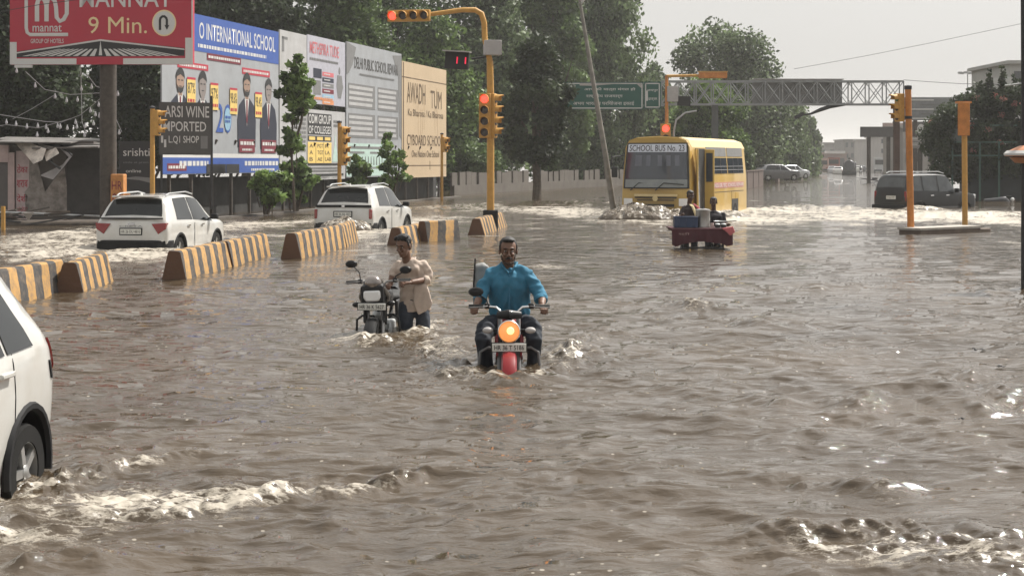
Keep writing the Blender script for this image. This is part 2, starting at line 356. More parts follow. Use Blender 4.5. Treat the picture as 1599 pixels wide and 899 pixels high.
def heap(name, cx, cy, wx, wy, h, rot, seed, foam_and_glint=.42, tilt=0):
    "a churned heap of water as its own fine mesh"
    nx, ny = int(wx*2/.035), int(wy*2/.035); gx, gy = np.meshgrid(np.linspace(-wx, wx, nx), np.linspace(-wy, wy, ny)); gx = gx.ravel(); gy = gy.ravel()
    r2 = np.clip(1-(gx/wx)**2-(gy/wy)**2, 0, 1); e = r2**.6*(1+.35*gx/wx*tilt)
    t = gnoise(gx*2.1, gy*2.1, seed); t2 = np.abs(gnoise(gx*4.5, gy*4.5, seed+1)); t3 = np.abs(gnoise(gx*10, gy*10, seed+2)); t4 = gnoise(gx*22, gy*22, seed+3)
    z = h*e*(.85+.4*t+.32*(.6-t2)+.16*(.4-t3)+.05*t4)-.06*(r2 <= 0)-.03
    sx = gx+.16*gnoise(gx*3, gy*3, seed+5)*e; sy = gy+.16*gnoise(gx*3, gy*3, seed+6)*e
    c, s = math.cos(rot), math.sin(rot); co = np.stack([cx+sx*c-sy*s, cy+sx*s+sy*c, z], 1)
    idx = np.arange(nx*ny).reshape(ny, nx); q = np.stack([idx[:-1, :-1].ravel(), idx[:-1, 1:].ravel(), idx[1:, 1:].ravel(), idx[1:, :-1].ravel()], 1)
    me = fastmesh(name, co, q, bpy.data.materials['muddy_water'], {'foam_and_glint': np.clip(foam_and_glint*(e**.3)+.3*t2-.1, 0, 1)})
    tag(link(me, name, None, sharp=None), kind='structure')
heap('bow_wave_water', X(1000, 55.6), 55.6, 1.45, 1.0, .44, .12, 201, .44)
heap('bow_wave_water', X(1062, 56.3), 56.3, .8, .8, .30, .1, 211, .5)
heap('splash_water', X(540, 46.0), 46.0, .75, .7, .40, .3, 221, .5)
heap('splash_water', X(232, 35.6), 35.6, 1.2, .4, .09, .1, 231, .55)
heap('splash_water', X(1440, 67.5), 67.5, 1.0, .6, .14, .3, 241, .62)
heap('splash_water', X(1130, 58.5), 58.5, 1.0, .9, .22, .3, 261, .6)
def bed():
    hi = [(-9, 20, 12, .0)]
    xs = np.linspace(-60, 60, 121); ys = np.concatenate([np.linspace(-5, 120, 126), np.linspace(125, 900, 60)])
    A, B = np.meshgrid(ys, xs, indexing='ij'); x = B.ravel(); y = A.ravel()
    z = np.full(x.shape, -.5)
    z += .3*np.exp(-(((x+3.2)/1.7)**2+((y-9)/4)**2))+.15*np.exp(-(((x+7)/4)**2+((y-40)/9)**2))
    co = np.stack([x*8, y, z], 1); co[:, 0] = x*np.where(np.abs(x) < 30, 1, 1+(np.abs(x)-30)*.7)
    nr, nc = A.shape; idx = np.arange(nr*nc).reshape(nr, nc)
    q = np.stack([idx[:-1, :-1].ravel(), idx[:-1, 1:].ravel(), idx[1:, 1:].ravel(), idx[1:, :-1].ravel()], 1)
    m = mat('asphalt', (.05, .048, .045), .85, scale=6, bump=.3)
    o = link(fastmesh('road', co, q, m), 'road', None, sharp=None); tag(o, kind='structure')
    g = MB(); g.add([(-1600, -80, -.62), (1600, -80, -.62), (1600, 3100, -.62), (-1600, 3100, -.62)], [(0, 1, 2, 3)])
    o = g.build('ground', mat('earth', (.12, .095, .07), .95, scale=.4, bump=.3)); tag(o, kind='structure')
bed()
def haze():
    m = bpy.data.materials.new('haze'); m.use_nodes = True; n = m.node_tree.nodes; n.clear()
    v = n.new('ShaderNodeVolumePrincipled'); v.inputs['Density'].default_value = .0004; v.inputs['Color'].default_value = (.93, .93, .92, 1)
    v.inputs['Anisotropy'].default_value = .2
    out = n.new('ShaderNodeOutputMaterial'); m.node_tree.links.new(v.outputs[0], out.inputs['Volume'])
    o = MB().box((0, 1500, 20), (3400, 3400, 43.6)).build('haze', m, sharp=None); tag(o, kind='stuff', label='thin pale dusty air over the whole road')
haze()
# ------------------------------------------------------------------ trees and shrubs
def leafmat(name, a, b, rough=.55):
    m = bpy.data.materials.new(name); m.use_nodes = True; n = m.node_tree.nodes; l = m.node_tree.links; bs = n['Principled BSDF']
    at = n.new('ShaderNodeAttribute'); at.attribute_name = 'tint'
    r = n.new('ShaderNodeValToRGB'); r.color_ramp.elements[0].color = (*a, 1); r.color_ramp.elements[1].color = (*b, 1)
    l.new(at.outputs['Fac'], r.inputs['Fac']); l.new(r.outputs[0], bs.inputs['Base Color'])
    bs.inputs['Roughness'].default_value = rough; bs.inputs['Specular IOR Level'].default_value = .35
    tr = n.new('ShaderNodeBsdfTranslucent'); l.new(r.outputs[0], tr.inputs['Color']); mx = n.new('ShaderNodeMixShader'); mx.inputs[0].default_value = .36
    l.new(bs.outputs[0], mx.inputs[1]); l.new(tr.outputs[0], mx.inputs[2]); l.new(mx.outputs[0], n['Material Output'].inputs['Surface'])
    return m
LM = {'dark': leafmat('dark_foliage', (.04, .066, .024), (.15, .22, .075)), 'mid': leafmat('green_foliage', (.03, .055, .016), (.23, .34, .10)),
      'gum': leafmat('grey_green_foliage', (.03, .046, .022), (.20, .27, .125)), 'pale': leafmat('pale_foliage', (.05, .075, .03), (.14, .18, .08)),
      'deep': leafmat('shaded_green_foliage', (.012, .019, .010), (.062, .088, .038)),  # shade painted into the leaf colour, darker than the leaves themselves
      'flower': leafmat('pink_blossom', (.35, .12, .10), (.5, .28, .24))}
BARK = mat('bark', (.09, .07, .052), .9, scale=9, bump=.6, var=.4)
def leaves(clumps, per, size, mk, name, parent, droop=0, seed=0, aspect=1.5):
    rg = np.random.default_rng(seed)
    C = np.array([c[:3] for c in clumps]); Rr = np.array([c[3] for c in clumps])
    size = size*.82; per = per*1.35; pr = np.maximum(6, (per*(Rr/Rr.mean())**2).astype(int)); idx = np.repeat(np.arange(len(C)), pr); n = len(idx)
    d = rg.normal(size=(n, 3)); d /= np.linalg.norm(d, axis=1)[:, None]
    rad = rg.uniform(0, 1, n)**.45*(1+.25*gnoise(d[:, 0]*3+idx, d[:, 2]*3, 3))
    pos = C[idx]+d*rad[:, None]*Rr[idx][:, None]*np.array([1, 1, .8])
    if droop: pos[:, 2] -= rg.uniform(0, 1, n)**2*droop*Rr[idx]
    a = rg.normal(size=(n, 3)); 
    if droop: a[:, 2] = -np.abs(a[:, 2])*2.5
    a /= np.linalg.norm(a, axis=1)[:, None]
    nn = rg.normal(size=(n, 3))+d*.9+np.array([0, 0, .5]); b = np.cross(nn, a); b /= np.linalg.norm(b, axis=1)[:, None]+1e-9
    s = size*rg.uniform(.6, 1.35, n)
    A = a*(s*aspect/2)[:, None]; B = b*(s/2)[:, None]
    co = np.stack([pos-A, pos+B*.9, pos+A, pos-B*.9], 1).reshape(-1, 3)
    tint = np.clip(.45+.22*rg.normal(size=len(C))[idx]+.22*rg.normal(size=n), 0, 1)
    me = fastmesh(name, co, np.arange(4*n).reshape(n, 4), LM[mk], {'tint': np.repeat(tint, 4)})
    o = bpy.data.objects.new(name, me); COL.objects.link(o); o.parent = parent
    return o
def tree(label, name, px, Y, ztop, width, zlow=1.5, mk='mid', n=60, per=260, leaf=.26, droop=0, seed=0, group='roadside trees', depth=None, shape=1.0, cat='tree', cl=.16, trunk=.22):
    "rounded or drooping crown of leaf clumps round a forked trunk"
    root = thing(name, label, cat, (X(px, Y), Y, -.55), 0, group)
    rg = np.random.default_rng(seed+100); dep = depth or width*.8
    zl = zlow+.55; zt = ztop+.55; hgt = zt-zl; cl_r = cl*min(width, hgt*1.3)
    clumps = []
    k = 0
    while len(clumps) < n and k < 5000:
        k += 1
        u = rg.uniform(-1, 1, 3)
        r2 = u[0]**2+u[1]**2
        zz = (u[2]+1)/2
        prof = (math.sin(PI*min(1, max(0, zz*.86+.12)))**.55)*(1-.25*zz*shape)
        prof *= 1+.3*gnoise(np.array([math.atan2(u[1], u[0])*1.1+seed]), np.array([zz*2.6]), 9)[0]
        if r2 > prof**2: continue
        if r2 < .25*prof**2 and rg.uniform() < .55: continue
        clumps.append((u[0]*(width/2-cl_r*.7), u[1]*(dep/2-cl_r*.7), zl+zz*hgt-cl_r*.4, cl_r*rg.uniform(.6, 1.35)))
    mb = MB(); base = Vector((0, 0, 0)); fork = Vector((rg.uniform(-.3, .3), 0, max(1.2, zl*.9)))
    tr = max(.06, trunk)
    mb.path([base-Vector((0, 0, .3)), base+Vector((.05, 0, fork.z*.5)), fork], [tr*1.3, tr, tr*.85], 9)
    mb.build('trunk', BARK, root)
    lb = MB(); order = sorted(clumps, key=lambda c: -c[3])[:min(18, max(5, n//3))]
    for c in order:
        p = Vector(c[:3]); mid = fork.lerp(p, .5)+Vector((0, 0, (p-fork).length*.12))
        lb.path([fork-Vector((0, 0, .3)), mid, p], [tr*.6, tr*.32, tr*.1], 6)
    lb.build('limbs', BARK, root)
    leaves(clumps, per, leaf, mk, 'crown', root, droop, seed)
    return root
def zt(py, Y): return Z(py, Y)
T = lambda label, name, x0, x1, Y, ytop, ylow, **k: tree(label, name, (x0+x1)/2, Y, zt(ytop, Y), (x1-x0)*Y/F, zt(ylow, Y), **k)
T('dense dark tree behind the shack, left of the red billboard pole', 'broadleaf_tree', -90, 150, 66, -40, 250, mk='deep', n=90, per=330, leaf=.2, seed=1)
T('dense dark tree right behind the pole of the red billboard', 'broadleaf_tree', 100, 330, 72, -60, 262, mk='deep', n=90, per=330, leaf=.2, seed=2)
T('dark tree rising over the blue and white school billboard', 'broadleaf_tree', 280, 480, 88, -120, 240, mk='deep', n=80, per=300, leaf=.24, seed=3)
T('dark broad tree over the two stacked college posters', 'broadleaf_tree', 430, 625, 100, -120, 235, mk='dark', n=80, per=300, leaf=.25, seed=4)
T('fresh green tree over the top edge of the beige billboard', 'broadleaf_tree', 570, 765, 112, 22, 262, mk='mid', n=80, per=300, leaf=.28, seed=5)
T('tall dark tree directly behind the overhead traffic light arm', 'broadleaf_tree', 650, 850, 122, -130, 262, mk='gum', n=100, per=300, leaf=.3, seed=6, shape=.3)
T('tall dark tree at the left end of the green road sign', 'broadleaf_tree', 775, 930, 128, -120, 262, mk='dark', n=90, per=300, leaf=.3, seed=7, shape=.3)
T('tall drooping gum tree above the green road sign', 'gum_tree', 850, 1035, 140, -80, 262, mk='gum', n=100, per=260, leaf=.3, droop=1.6, seed=8, shape=.2, cl=.13)
T('round crowned tree seen in the gap behind the green road sign', 'broadleaf_tree', 975, 1075, 150, 88, 265, mk='gum', n=50, per=240, leaf=.32, seed=9)
T('large rounded tree rising behind the school bus', 'broadleaf_tree', 1022, 1245, 165, 22, 262, mk='gum', n=130, per=250, leaf=.34, seed=10, shape=.15)
T('lighter green tree just behind the school bus roof', 'broadleaf_tree', 1035, 1175, 122, 108, 262, mk='mid', n=70, per=260, leaf=.26, seed=11)
T('drooping gum tree over the brown road divider', 'gum_tree', 1150, 1275, 180, 118, 266, mk='gum', n=80, per=260, leaf=.34, droop=1.5, seed=12, shape=.8)
T('smaller hazy tree at the far end of the row', 'gum_tree', 1215, 1290, 225, 168, 262, mk='gum', n=50, per=200, leaf=.4, droop=1.2, seed=13)
T('dark tree filling the gap above the grey school poster', 'broadleaf_tree', 500, 690, 118, -90, 240, mk='dark', n=80, per=280, leaf=.27, seed=14, shape=.3)
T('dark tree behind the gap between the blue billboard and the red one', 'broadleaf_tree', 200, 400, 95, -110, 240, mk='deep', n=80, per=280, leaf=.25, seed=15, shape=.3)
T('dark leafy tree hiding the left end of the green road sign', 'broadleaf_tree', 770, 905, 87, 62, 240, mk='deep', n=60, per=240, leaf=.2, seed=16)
# lower dark shrubs under the trees
for i, (x0, x1, Y, a, b_, lb_) in enumerate([(640, 760, 116, 190, 300, 'dark bush in front of the pale compound wall beside the beige billboard'), (700, 790, 112, 215, 290, 'dark bush left of the traffic light pole under the trees'),
        (850, 960, 138, 180, 285, 'dark bush behind the compound wall under the green sign'), (1085, 1185, 136, 200, 285, 'dark bush behind the brown divider beside the bus')]):
    T(lb_, 'bush', x0, x1, Y, a, b_, mk='dark', n=40, per=220, leaf=.24, seed=40+i, group='bushes under the trees', trunk=.08, cat='bush')
# creepers and saplings in front of the billboards
for i, (x0, x1, Y, a, b_, mk, lb_) in enumerate([
        (428, 492, 62, 82, 285, 'mid', 'leafy climbing tree between the blue billboard and the college posters'), (385, 450, 59, 262, 330, 'mid', 'green shrub under the right end of the blue billboard'),
        (432, 492, 62, 248, 330, 'mid', 'green shrub behind the second white car, below the climbing tree'), (548, 588, 72, 238, 305, 'mid', 'young shrub at the foot of the grey school poster'),
        (588, 640, 76, 205, 300, 'mid', 'thin upright sapling in front of the grey school poster')]):
    T(lb_, 'shrub', x0, x1, Y, a, b_, mk=mk, n=60 if i else 5, per=34, leaf=.2, seed=60+i, group='plants before the billboards', trunk=.05, cat='plant', depth=1.6, cl=.13)
# bougainvillea on the right
def bougain():
    Y = 84; root = thing('bougainvillea', 'large dark bougainvillea with pink blossoms and upright shoots, behind the black jeep', 'bush', (X(1555, Y), Y, -.55))
    rg = np.random.default_rng(5); cl = []
    for k in range(210):
        px = rg.uniform(1458, 1650); top = 142+max(0, 1515-px)*.9; py = rg.uniform(top, 272)
        cl.append((X(px, Y)-X(1555, Y), rg.uniform(-1.2, 1.4), Z(py, Y)+.55, rg.uniform(.35, .7)))
    for (px, py) in [(1500, 150), (1512, 140), (1530, 128), (1545, 110), (1548, 125), (1566, 105), (1567, 120), (1583, 118), (1596, 125), (1480, 172), (1620, 120)]:
        for q in range(6): cl.append((X(px+rg.uniform(-2, 2), Y)-X(1555, Y), 0, Z(py+q*7, Y)+.55, .12+.03*q))
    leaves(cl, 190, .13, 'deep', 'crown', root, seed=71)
    cf = [(c[0]+rg.uniform(-.2, .2), c[1]-.35, c[2]+.1, .22) for c in cl[:150] if rg.uniform() < .22]
    leaves(cf, 38, .10, 'flower', 'blossoms', root, seed=72, aspect=1.1)
    tb = MB()
    for k in range(7):
        x = rg.uniform(-2, 2); tb.path([(x*.4, 0, -.3), (x*.7, 0, 1.2), (x, 0, 2.4)], [.07, .05, .02], 6)
    tb.build('stems', BARK, root)
bougain()

def sprig(start, Y, px0, blobs, stems, lf=.21, per=26, seed=12):
    r = [o for o in bpy.data.objects if str(o.get('label', '')).startswith(start)][0]
    for c in children(r): bpy.data.objects.remove(c)
    r.location = (X(px0, Y), Y, -.55); rg = np.random.default_rng(seed); cl = []; x0 = X(px0, Y)
    for (px, py, sp, n) in blobs:
        for k in range(n): cl.append((X(px+rg.normal()*sp*.6, Y)-x0, rg.uniform(-.5, .5), Z(py+rg.normal()*sp*.5, Y)+.55, .16*rg.uniform(.7, 1.5)))
    tb = MB()
    for st in stems: tb.path([(X(px, Y)-x0, .1*(i % 2), Z(py, Y)+.55) for i, (px, py) in enumerate(st)], [max(.012, .06-.012*i) for i in range(len(st))], 7)
    for c in cl[::7]: tb.path([(c[0]*.6, .1, c[2]-.8), (c[0]*.8, c[1]*.5, c[2]-.3), c[:3]], [.022, .016, .008], 5)
    tb.build('stem', BARK, r); leaves(cl, per, lf, 'mid', 'crown', r, seed=seed+80)
sprig('leafy climbing tree', 61.5, 460, [(463, 92, 5, 3), (466, 108, 10, 7), (458, 122, 13, 9), (470, 135, 16, 12), (455, 150, 13, 9), (472, 158, 14, 9), (462, 172, 13, 8), (450, 185, 8, 5), (452, 212, 10, 5), (466, 222, 9, 4), (446, 235, 8, 4), (470, 145, 8, 5), (484, 128, 6, 3)],
      [[(460, 330), (455, 250), (457, 180), (463, 95)], [(456, 240), (470, 190), (478, 130)]], seed=12)
sprig('green shrub under the right end', 59, 415, [(400, 285, 9, 5), (412, 278, 10, 7), (425, 290, 11, 8), (408, 300, 10, 6), (430, 305, 10, 6), (440, 275, 7, 4), (418, 314, 8, 4)], [[(414, 335), (412, 300), (405, 275)], [(418, 335), (428, 300), (432, 270)]], seed=31)
sprig('green shrub behind the second white car', 63, 462, [(452, 262, 8, 6), (465, 256, 8, 6), (475, 268, 9, 7), (458, 280, 11, 8), (472, 292, 10, 7), (448, 295, 8, 5), (484, 282, 6, 4), (462, 305, 8, 5)], [[(462, 330), (460, 290), (455, 258)], [(464, 330), (474, 290), (478, 262)]], seed=32)
sprig('young shrub at the foot', 72, 565, [(560, 258, 8, 5), (552, 270, 8, 5), (568, 272, 9, 6), (560, 285, 10, 7), (575, 262, 5, 3), (548, 288, 6, 4), (556, 248, 5, 3)], [[(562, 312), (558, 280), (554, 248)], [(564, 312), (572, 275), (577, 258)]], seed=33, per=22)
sprig('thin upright sapling', 76, 612, [(603, 213, 4, 3), (605, 228, 6, 4), (600, 243, 7, 4), (612, 252, 8, 5), (602, 262, 8, 5), (622, 240, 6, 3), (628, 258, 7, 4), (616, 272, 10, 6), (600, 280, 9, 5), (628, 278, 7, 4), (608, 290, 8, 4)], [[(610, 312), (606, 270), (603, 212)], [(612, 312), (622, 270), (626, 238)]], seed=34, per=20)
# ------------------------------------------------------------------ billboards, walls and the shack
M_w = mat('weathered_vinyl_white', (.42, .42, .425), .7, var=.06, scale=1.3, bump=1, dirt=(.24, .23, .21), dirt_amt=.4)
M_wg = mat('weathered_vinyl_grey', (.33, .345, .365), .6, var=.06, scale=1.1, bump=1, dirt=(.20, .20, .20), dirt_amt=.4)
M_blue = mat('vinyl_blue', (.035, .09, .33), .6, var=.1); M_navy = mat('vinyl_navy', (.012, .016, .034), .6)
M_red = mat('vinyl_red', (.42, .03, .055), .55, var=.06, scale=1); M_mar = mat('vinyl_maroon', (.16, .015, .03), .6)
M_yel = mat('vinyl_yellow', (.72, .52, .16), .6); M_blk = mat('print_black', (.02, .02, .022), .6); M_char = mat('print_charcoal', (.07, .068, .066), .7)
M_skin = mat('print_skin', (.30, .20, .15), .7); M_pskin = mat('print_skin_grey', (.22, .19, .18), .7); M_beige = mat('vinyl_beige', (.50, .38, .245), .75, var=.07, scale=.7)
M_txtw = mat('print_white', (.58, .575, .56), .6, var=.03); M_txtc = mat('print_cream', (.74, .60, .34), .6, var=.03)
M_steel = mat('rusty_steel', (.075, .062, .052), .7, .3, var=.35, scale=7, bump=.2); M_dsteel = mat('dark_painted_steel', (.035, .035, .037), .6, .2, var=.3)
M_gsteel = mat('galvanised_steel', (.42, .43, .43), .5, .6, var=.15); M_grn = mat('road_sign_green', (.008, .085, .065), .45, var=.08)
M_brownp = mat('print_brown', (.10, .062, .03), .75, var=.3, scale=3); M_pink = mat('print_pink', (.55, .14, .16), .6); M_cyan = mat('print_cyan', (.25, .42, .55), .6)
M_gry = mat('print_grey', (.17, .17, .17), .7); M_orp = mat('print_orange', (.6, .24, .10), .7); M_mint = mat('print_mint', (.42, .55, .5), .7)
BD = Vector((.2108, .9775)); BRZ = math.atan2(.9775, .2108)
def LY(px): return 23.42/(.2156-(px-CX)/F)
def board(name, label, x0, x1, top, bot, face, group='billboards along the left kerb', off=0, legs=4, ztop=None, cat='billboard'):
    "board on the line beside the road; top/bot are heights above water"
    Y0, Y1 = LY(x0), LY(x1); p = (X(x0, Y0)+.9775*off, Y0-.2108*off)
    w_ = (Y1-Y0)/.9775
    r = thing(name, label, cat, (p[0], p[1], 0), BRZ, group)
    MB().box((w_/2, .03, (top+bot)/2), (w_, .05, top-bot)).build('panel', face, r)
    fr = MB(); 
    for k in range(legs):
        x = w_*(k+.5)/legs; fr.box((x, .16, (top-.6)/2), (.1, .1, top+.2)).box((x, .75, 1.2), (.07, .07, 3.4), rx=R(28))
    for z in (bot+.15, (top+bot)/2, top-.15): fr.box((w_/2, .1, z), (w_, .06, .07))
    fr.build('support_frame', M_steel, r)
    return r, w_
def bars(r, rects, m, y=0, name='printed_bars', t=.004):
    mb = MB()
    for q in rects: mb.rect(q[0], q[1], q[2], q[3], y, t)
    return mb.build(name, m, r)
def scribble(r, x0, z0, x1, z1, m, y=-.004, seed=0, name='lettering', rows=1):
    "rows of short dashes where the photo's print is too small to read"
    rg = random.Random(seed); mb = MB(); hz = (z1-z0)/rows
    for k in range(rows):
        x = x0
        while x < x1:
            w_ = rg.uniform(.5, 1.6)*hz*.9; w_ = min(w_, x1-x)
            mb.rect(x, z0+hz*k+hz*.18, x+w_, z0+hz*k+hz*.82, y); x += w_+hz*.35
    return mb.build(name, m, r)
def disc(mb, cx, cz, rx, rz, y, n=20, t=.004):
    mb.prism([(cx+rx*math.cos(2*PI*k/n), cz+rz*math.sin(2*PI*k/n)) for k in range(n)], y-t, y)
def portrait(r, cx, zb, s, w_, y=-.006, skin=None, beard=True, jacket=None, seed=0):
    "generic printed bust: shoulders, shirt, tie, neck, face, hair; white outline behind"
    skin = skin or M_skin; jk = jacket or M_navy
    def body(k): 
        a = w_*k; return [(cx-a*.5, zb), (cx-a*.52, zb+s*.36), (cx-a*.42, zb+s*.56), (cx-a*.14, zb+s*.66), (cx+a*.14, zb+s*.66), (cx+a*.42, zb+s*.56), (cx+a*.52, zb+s*.36), (cx+a*.5, zb)]
    o = MB(); o.prism([(cx+(px-cx)*1.16, zb+(pz-zb)*1.04) for px, pz in body(1)], y, y+.004); disc(o, cx, zb+s*.84, w_*.31, s*.2, y+.004); o.build('cut_out_outline', M_txtw, r)
    MB().prism(body(1), y-.004, y-.0005).build('jacket', jk, r)
    MB().prism([(cx-w_*.13, zb+s*.67), (cx+w_*.13, zb+s*.67), (cx, zb+s*.28)], y-.008, y-.0045).build('shirt', M_txtw, r)
    MB().prism([(cx-w_*.035, zb+s*.63), (cx+w_*.035, zb+s*.63), (cx+w_*.04, zb+s*.36), (cx, zb+s*.31), (cx-w_*.04, zb+s*.36)], y-.0115, y-.0085).build('tie', M_mar, r)
    f = MB(); disc(f, cx, zb+s*.815, w_*.185, s*.145, y-.009); f.rect(cx-w_*.09, zb+s*.64, cx+w_*.09, zb+s*.72, y-.0085); f.build('face', skin, r)
    h = MB(); n = 14; pts = [(cx+w_*.215*math.cos(PI*k/n), zb+s*.85+s*.15*math.sin(PI*k/n)) for k in range(n+1)]+[(cx-w_*.17, zb+s*.88), (cx+w_*.0, zb+s*.915), (cx+w_*.17, zb+s*.88)]
    h.prism(pts, y-.017, y-.0135)
    if beard: h.prism([(cx-w_*.17, zb+s*.78), (cx-w_*.12, zb+s*.70), (cx, zb+s*.665), (cx+w_*.12, zb+s*.70), (cx+w_*.17, zb+s*.78), (cx+w_*.08, zb+s*.745), (cx-w_*.08, zb+s*.745)], y-.017, y-.0135)
    for sx in (-1, 1): h.rect(cx+sx*w_*.08-w_*.045, zb+s*.832, cx+sx*w_*.08+w_*.045, zb+s*.845, y-.0135)
    h.rect(cx-w_*.06, zb+s*.755, cx+w_*.06, zb+s*.765, y-.0135)
    h.build('hair', M_blk, r)

# blue and white school billboard
r, w_ = board('billboard', 'blue and white international school billboard with four printed portraits', 253, 435, 7.03, 1.48, M_wg, legs=6)
U = lambda px: (LY(px)-LY(253))/.9775            # picture column -> distance along the board
def V(px, py): Y = LY(px); return Z(py, Y)
bars(r, [(0, 5.75, w_, 7.03)], M_blue, name='header_band'); bars(r, [(0, 1.5, w_, 2.05)], M_blue, name='footer_band')
bars(r, [(0, 2.05, w_, 2.2)], M_txtw, name='footer_line')
text('O INTERNATIONAL SCHOOL', U(311), 6.2, w_-.4, 6.78, -.006, M_txtw, r, bold=True)
scribble(r, 3.0, 5.86, w_-1.4, 6.05, M_txtw, seed=1)
bars(r, [(U(323), 5.5, U(376), 5.74)], M_mar, y=-.005, name='heading_plate'); scribble(r, U(325), 5.55, U(374), 5.69, M_txtw, y=-.010, seed=2)
bars(r, [(U(277), 5.10, U(325), 5.32)], M_red, name='ribbon', y=-.001); scribble(r, U(280), 5.14, U(322), 5.28, M_txtw, y=-.006, seed=3)
bars(r, [(U(378), 5.18, U(421), 5.42)], M_red, name='ribbon', y=-.001); scribble(r, U(380), 5.23, U(419), 5.37, M_txtw, y=-.006, seed=4)
for (px, zb, s, w2, sk, bd) in [(281, 2.45, 2.65, 1.75, M_skin, True), (316, 2.15, 2.95, 1.7, M_pskin, False), (385, 2.45, 2.8, 1.8, M_skin, True), (419, 2.4, 2.75, 1.75, M_pskin, False)]:
    portrait(r, U(px), zb, s, w2, skin=sk, beard=bd)
for (px, t_, zc) in [(298, '87%', 4.35), (334, '97%', 4.25), (364, '98.6%', 4.15), (403, '98.4%', 4.1)]:
    x = U(px); bars(r, [(x-.36, zc-.5, x+.36, zc+.38)], M_yel, name='result_tag', y=-.02); bars(r, [(x-.36, zc+.38, x+.36, zc+.46)], M_red, name='result_tag_edge', y=-.021)
    text(t_, x-.31, zc-.1, x+.31, zc+.28, -.026, M_blk, r, bold=True); scribble(r, x-.3, zc-.42, x+.3, zc-.25, M_red, y=-.026, seed=int(px))
text('20', U(337), 2.95, U(361), 4.0, -.012, M_blue, r, 'anniversary_number', bold=True)
mm = MB(); disc(mm, U(355), 3.45, .32, .42, -.014); mm.build('anniversary_badge', M_cyan, r); scribble(r, U(351), 3.3, U(359), 3.6, M_blue, y=-.022, seed=9, rows=2)
for px in (385, 419):
    x = U(px); bars(r, [(x-.8, 2.25, x+.8, 2.75)], M_mar, name='name_plate', y=-.022); scribble(r, x-.7, 2.5, x+.7, 2.7, M_txtw, y=-.028, seed=px); scribble(r, x-.5, 2.3, x+.5, 2.42, M_txtw, y=-.028, seed=px+1)
scribble(r, U(280), 1.72, U(325), 1.98, M_txtw, y=-.006, seed=11); scribble(r, U(382), 1.72, w_-.1, 1.98, M_txtw, y=-.006, seed=12); scribble(r, U(392), 1.54, w_-.5, 1.68, M_txtw, y=-.006, seed=13)
bars(r, [(.4, 1.6, 2.0, 1.85)], M_mar, name='footer_plate', y=-.005); scribble(r, .5, 1.65, 1.9, 1.8, M_txtw, y=-.011, seed=14); bars(r, [(U(322), 1.5, U(352), 1.82), (U(353), 1.5, U(373), 1.82)], M_blk, name='torn_hole', y=-.012)
# dark wine shop sign hung before it
Yw = 52.0; r = thing('shop_sign', 'black sign with pale capitals hung on the left end of the blue billboard', 'sign', (X(249, Yw), Yw, 0), R(32))
ww = 1.72; MB().box((ww/2, .03, 2.95), (ww, .06, 1.65)).build('panel', M_char, r); MB().box((ww+.02, .03, 2.2), (.05, .08, 3.6)).box((.1, .09, .9), (.06, .06, 3.0)).build('support_frame', M_dsteel, r)
text('ARSI WINE', .17, 3.3, ww-.08, 3.66, -.006, M_txtw, r, bold=True); text('IMPORTED', .05, 2.86, ww-.18, 3.17, -.006, M_txtw, r, bold=True)
text('L.Q1 SHOP', .3, 2.46, ww-.42, 2.72, -.006, M_txtw, r, bold=True); bars(r, [(ww-.36, 2.32, ww-.13, 2.72)], M_gry, name='bottle_picture'); bars(r, [(.05, 2.5, .12, 2.72), (.15, 2.36, .22, 2.6)], M_txtw, name='bottle_mark')
# small poster beside the sign with blue stripe under the head
r = thing('srishti_sign', 'dark wall sign with small white words beside the yellow signal pole', 'sign', (X(186, 50.2), 50.2, 0), R(25)); r.name = 'wall_sign'
MB().box((.52, .03, 1.78), (1.04, .05, 1.5)).build('panel', M_blk, r); MB().box((.1, .1, .6), (.05, .05, 2.4)).box((.95, .1, .6), (.05, .05, 2.4)).build('support_frame', M_dsteel, r)
text('srishti', .12, 2.08, .92, 2.32, -.006, M_txtw, r); text('smile at prem', .12, 1.84, .88, 1.92, -.006, M_gry, r); text('online', .2, 1.58, .66, 1.68, -.006, M_txtw, r)
mm = MB(); mm.prism([(.05, 1.4), (.6, 1.35), (1.0, 1.25), (.95, 1.42), (.5, 1.46)], -.004, 0); mm.build('painted_swoosh', M_gry, r)

# white strip and the two stacked posters
r, w_ = board('billboard', 'narrow faded white billboard behind the climbing tree', 437, 479, 7.15, 1.3, M_w, legs=2)
bars(r, [(.25, 6.3, .5, 6.9), (.25, 6.8, .9, 6.9)], M_gry, name='faded_figure'); scribble(r, w_*.45, 2.3, w_-.1, 5.2, M_gry, seed=21, rows=16); scribble(r, .3, 1.75, w_-.2, 2.0, M_gry, seed=22)
r, w_ = board('billboard', 'upper of the two stacked posters, lilac with a ladder of coloured boxes', 480, 539, 7.2, 4.35, mat('vinyl_lilac', (.38, .38, .43), .7), legs=3)
text('METHSPIRA TUDE', .3, 6.45, w_*.82, 6.95, -.006, M_pink, r, bold=True); scribble(r, .3, 6.15, w_*.8, 6.3, M_gry, seed=23)
for k, m_ in enumerate([M_pink, M_navy, M_gry, M_mar, M_cyan, M_orp]):
    z = 5.75-.24*k; bars(r, [(w_*.38, z-.18, w_*.68, z)], m_, name='coloured_box'); scribble(r, w_*.42, z-.13, w_*.58, z-.05, M_txtw, y=-.006, seed=30+k)
bars(r, [(w_*.15, 5.45, w_*.36, 5.85)], M_navy, name='photo_panel'); bars(r, [(w_*.15, 4.75, w_*.34, 5.35)], M_gry, name='photo_panel'); scribble(r, w_*.15, 4.5, w_*.65, 4.68, M_orp, seed=37)
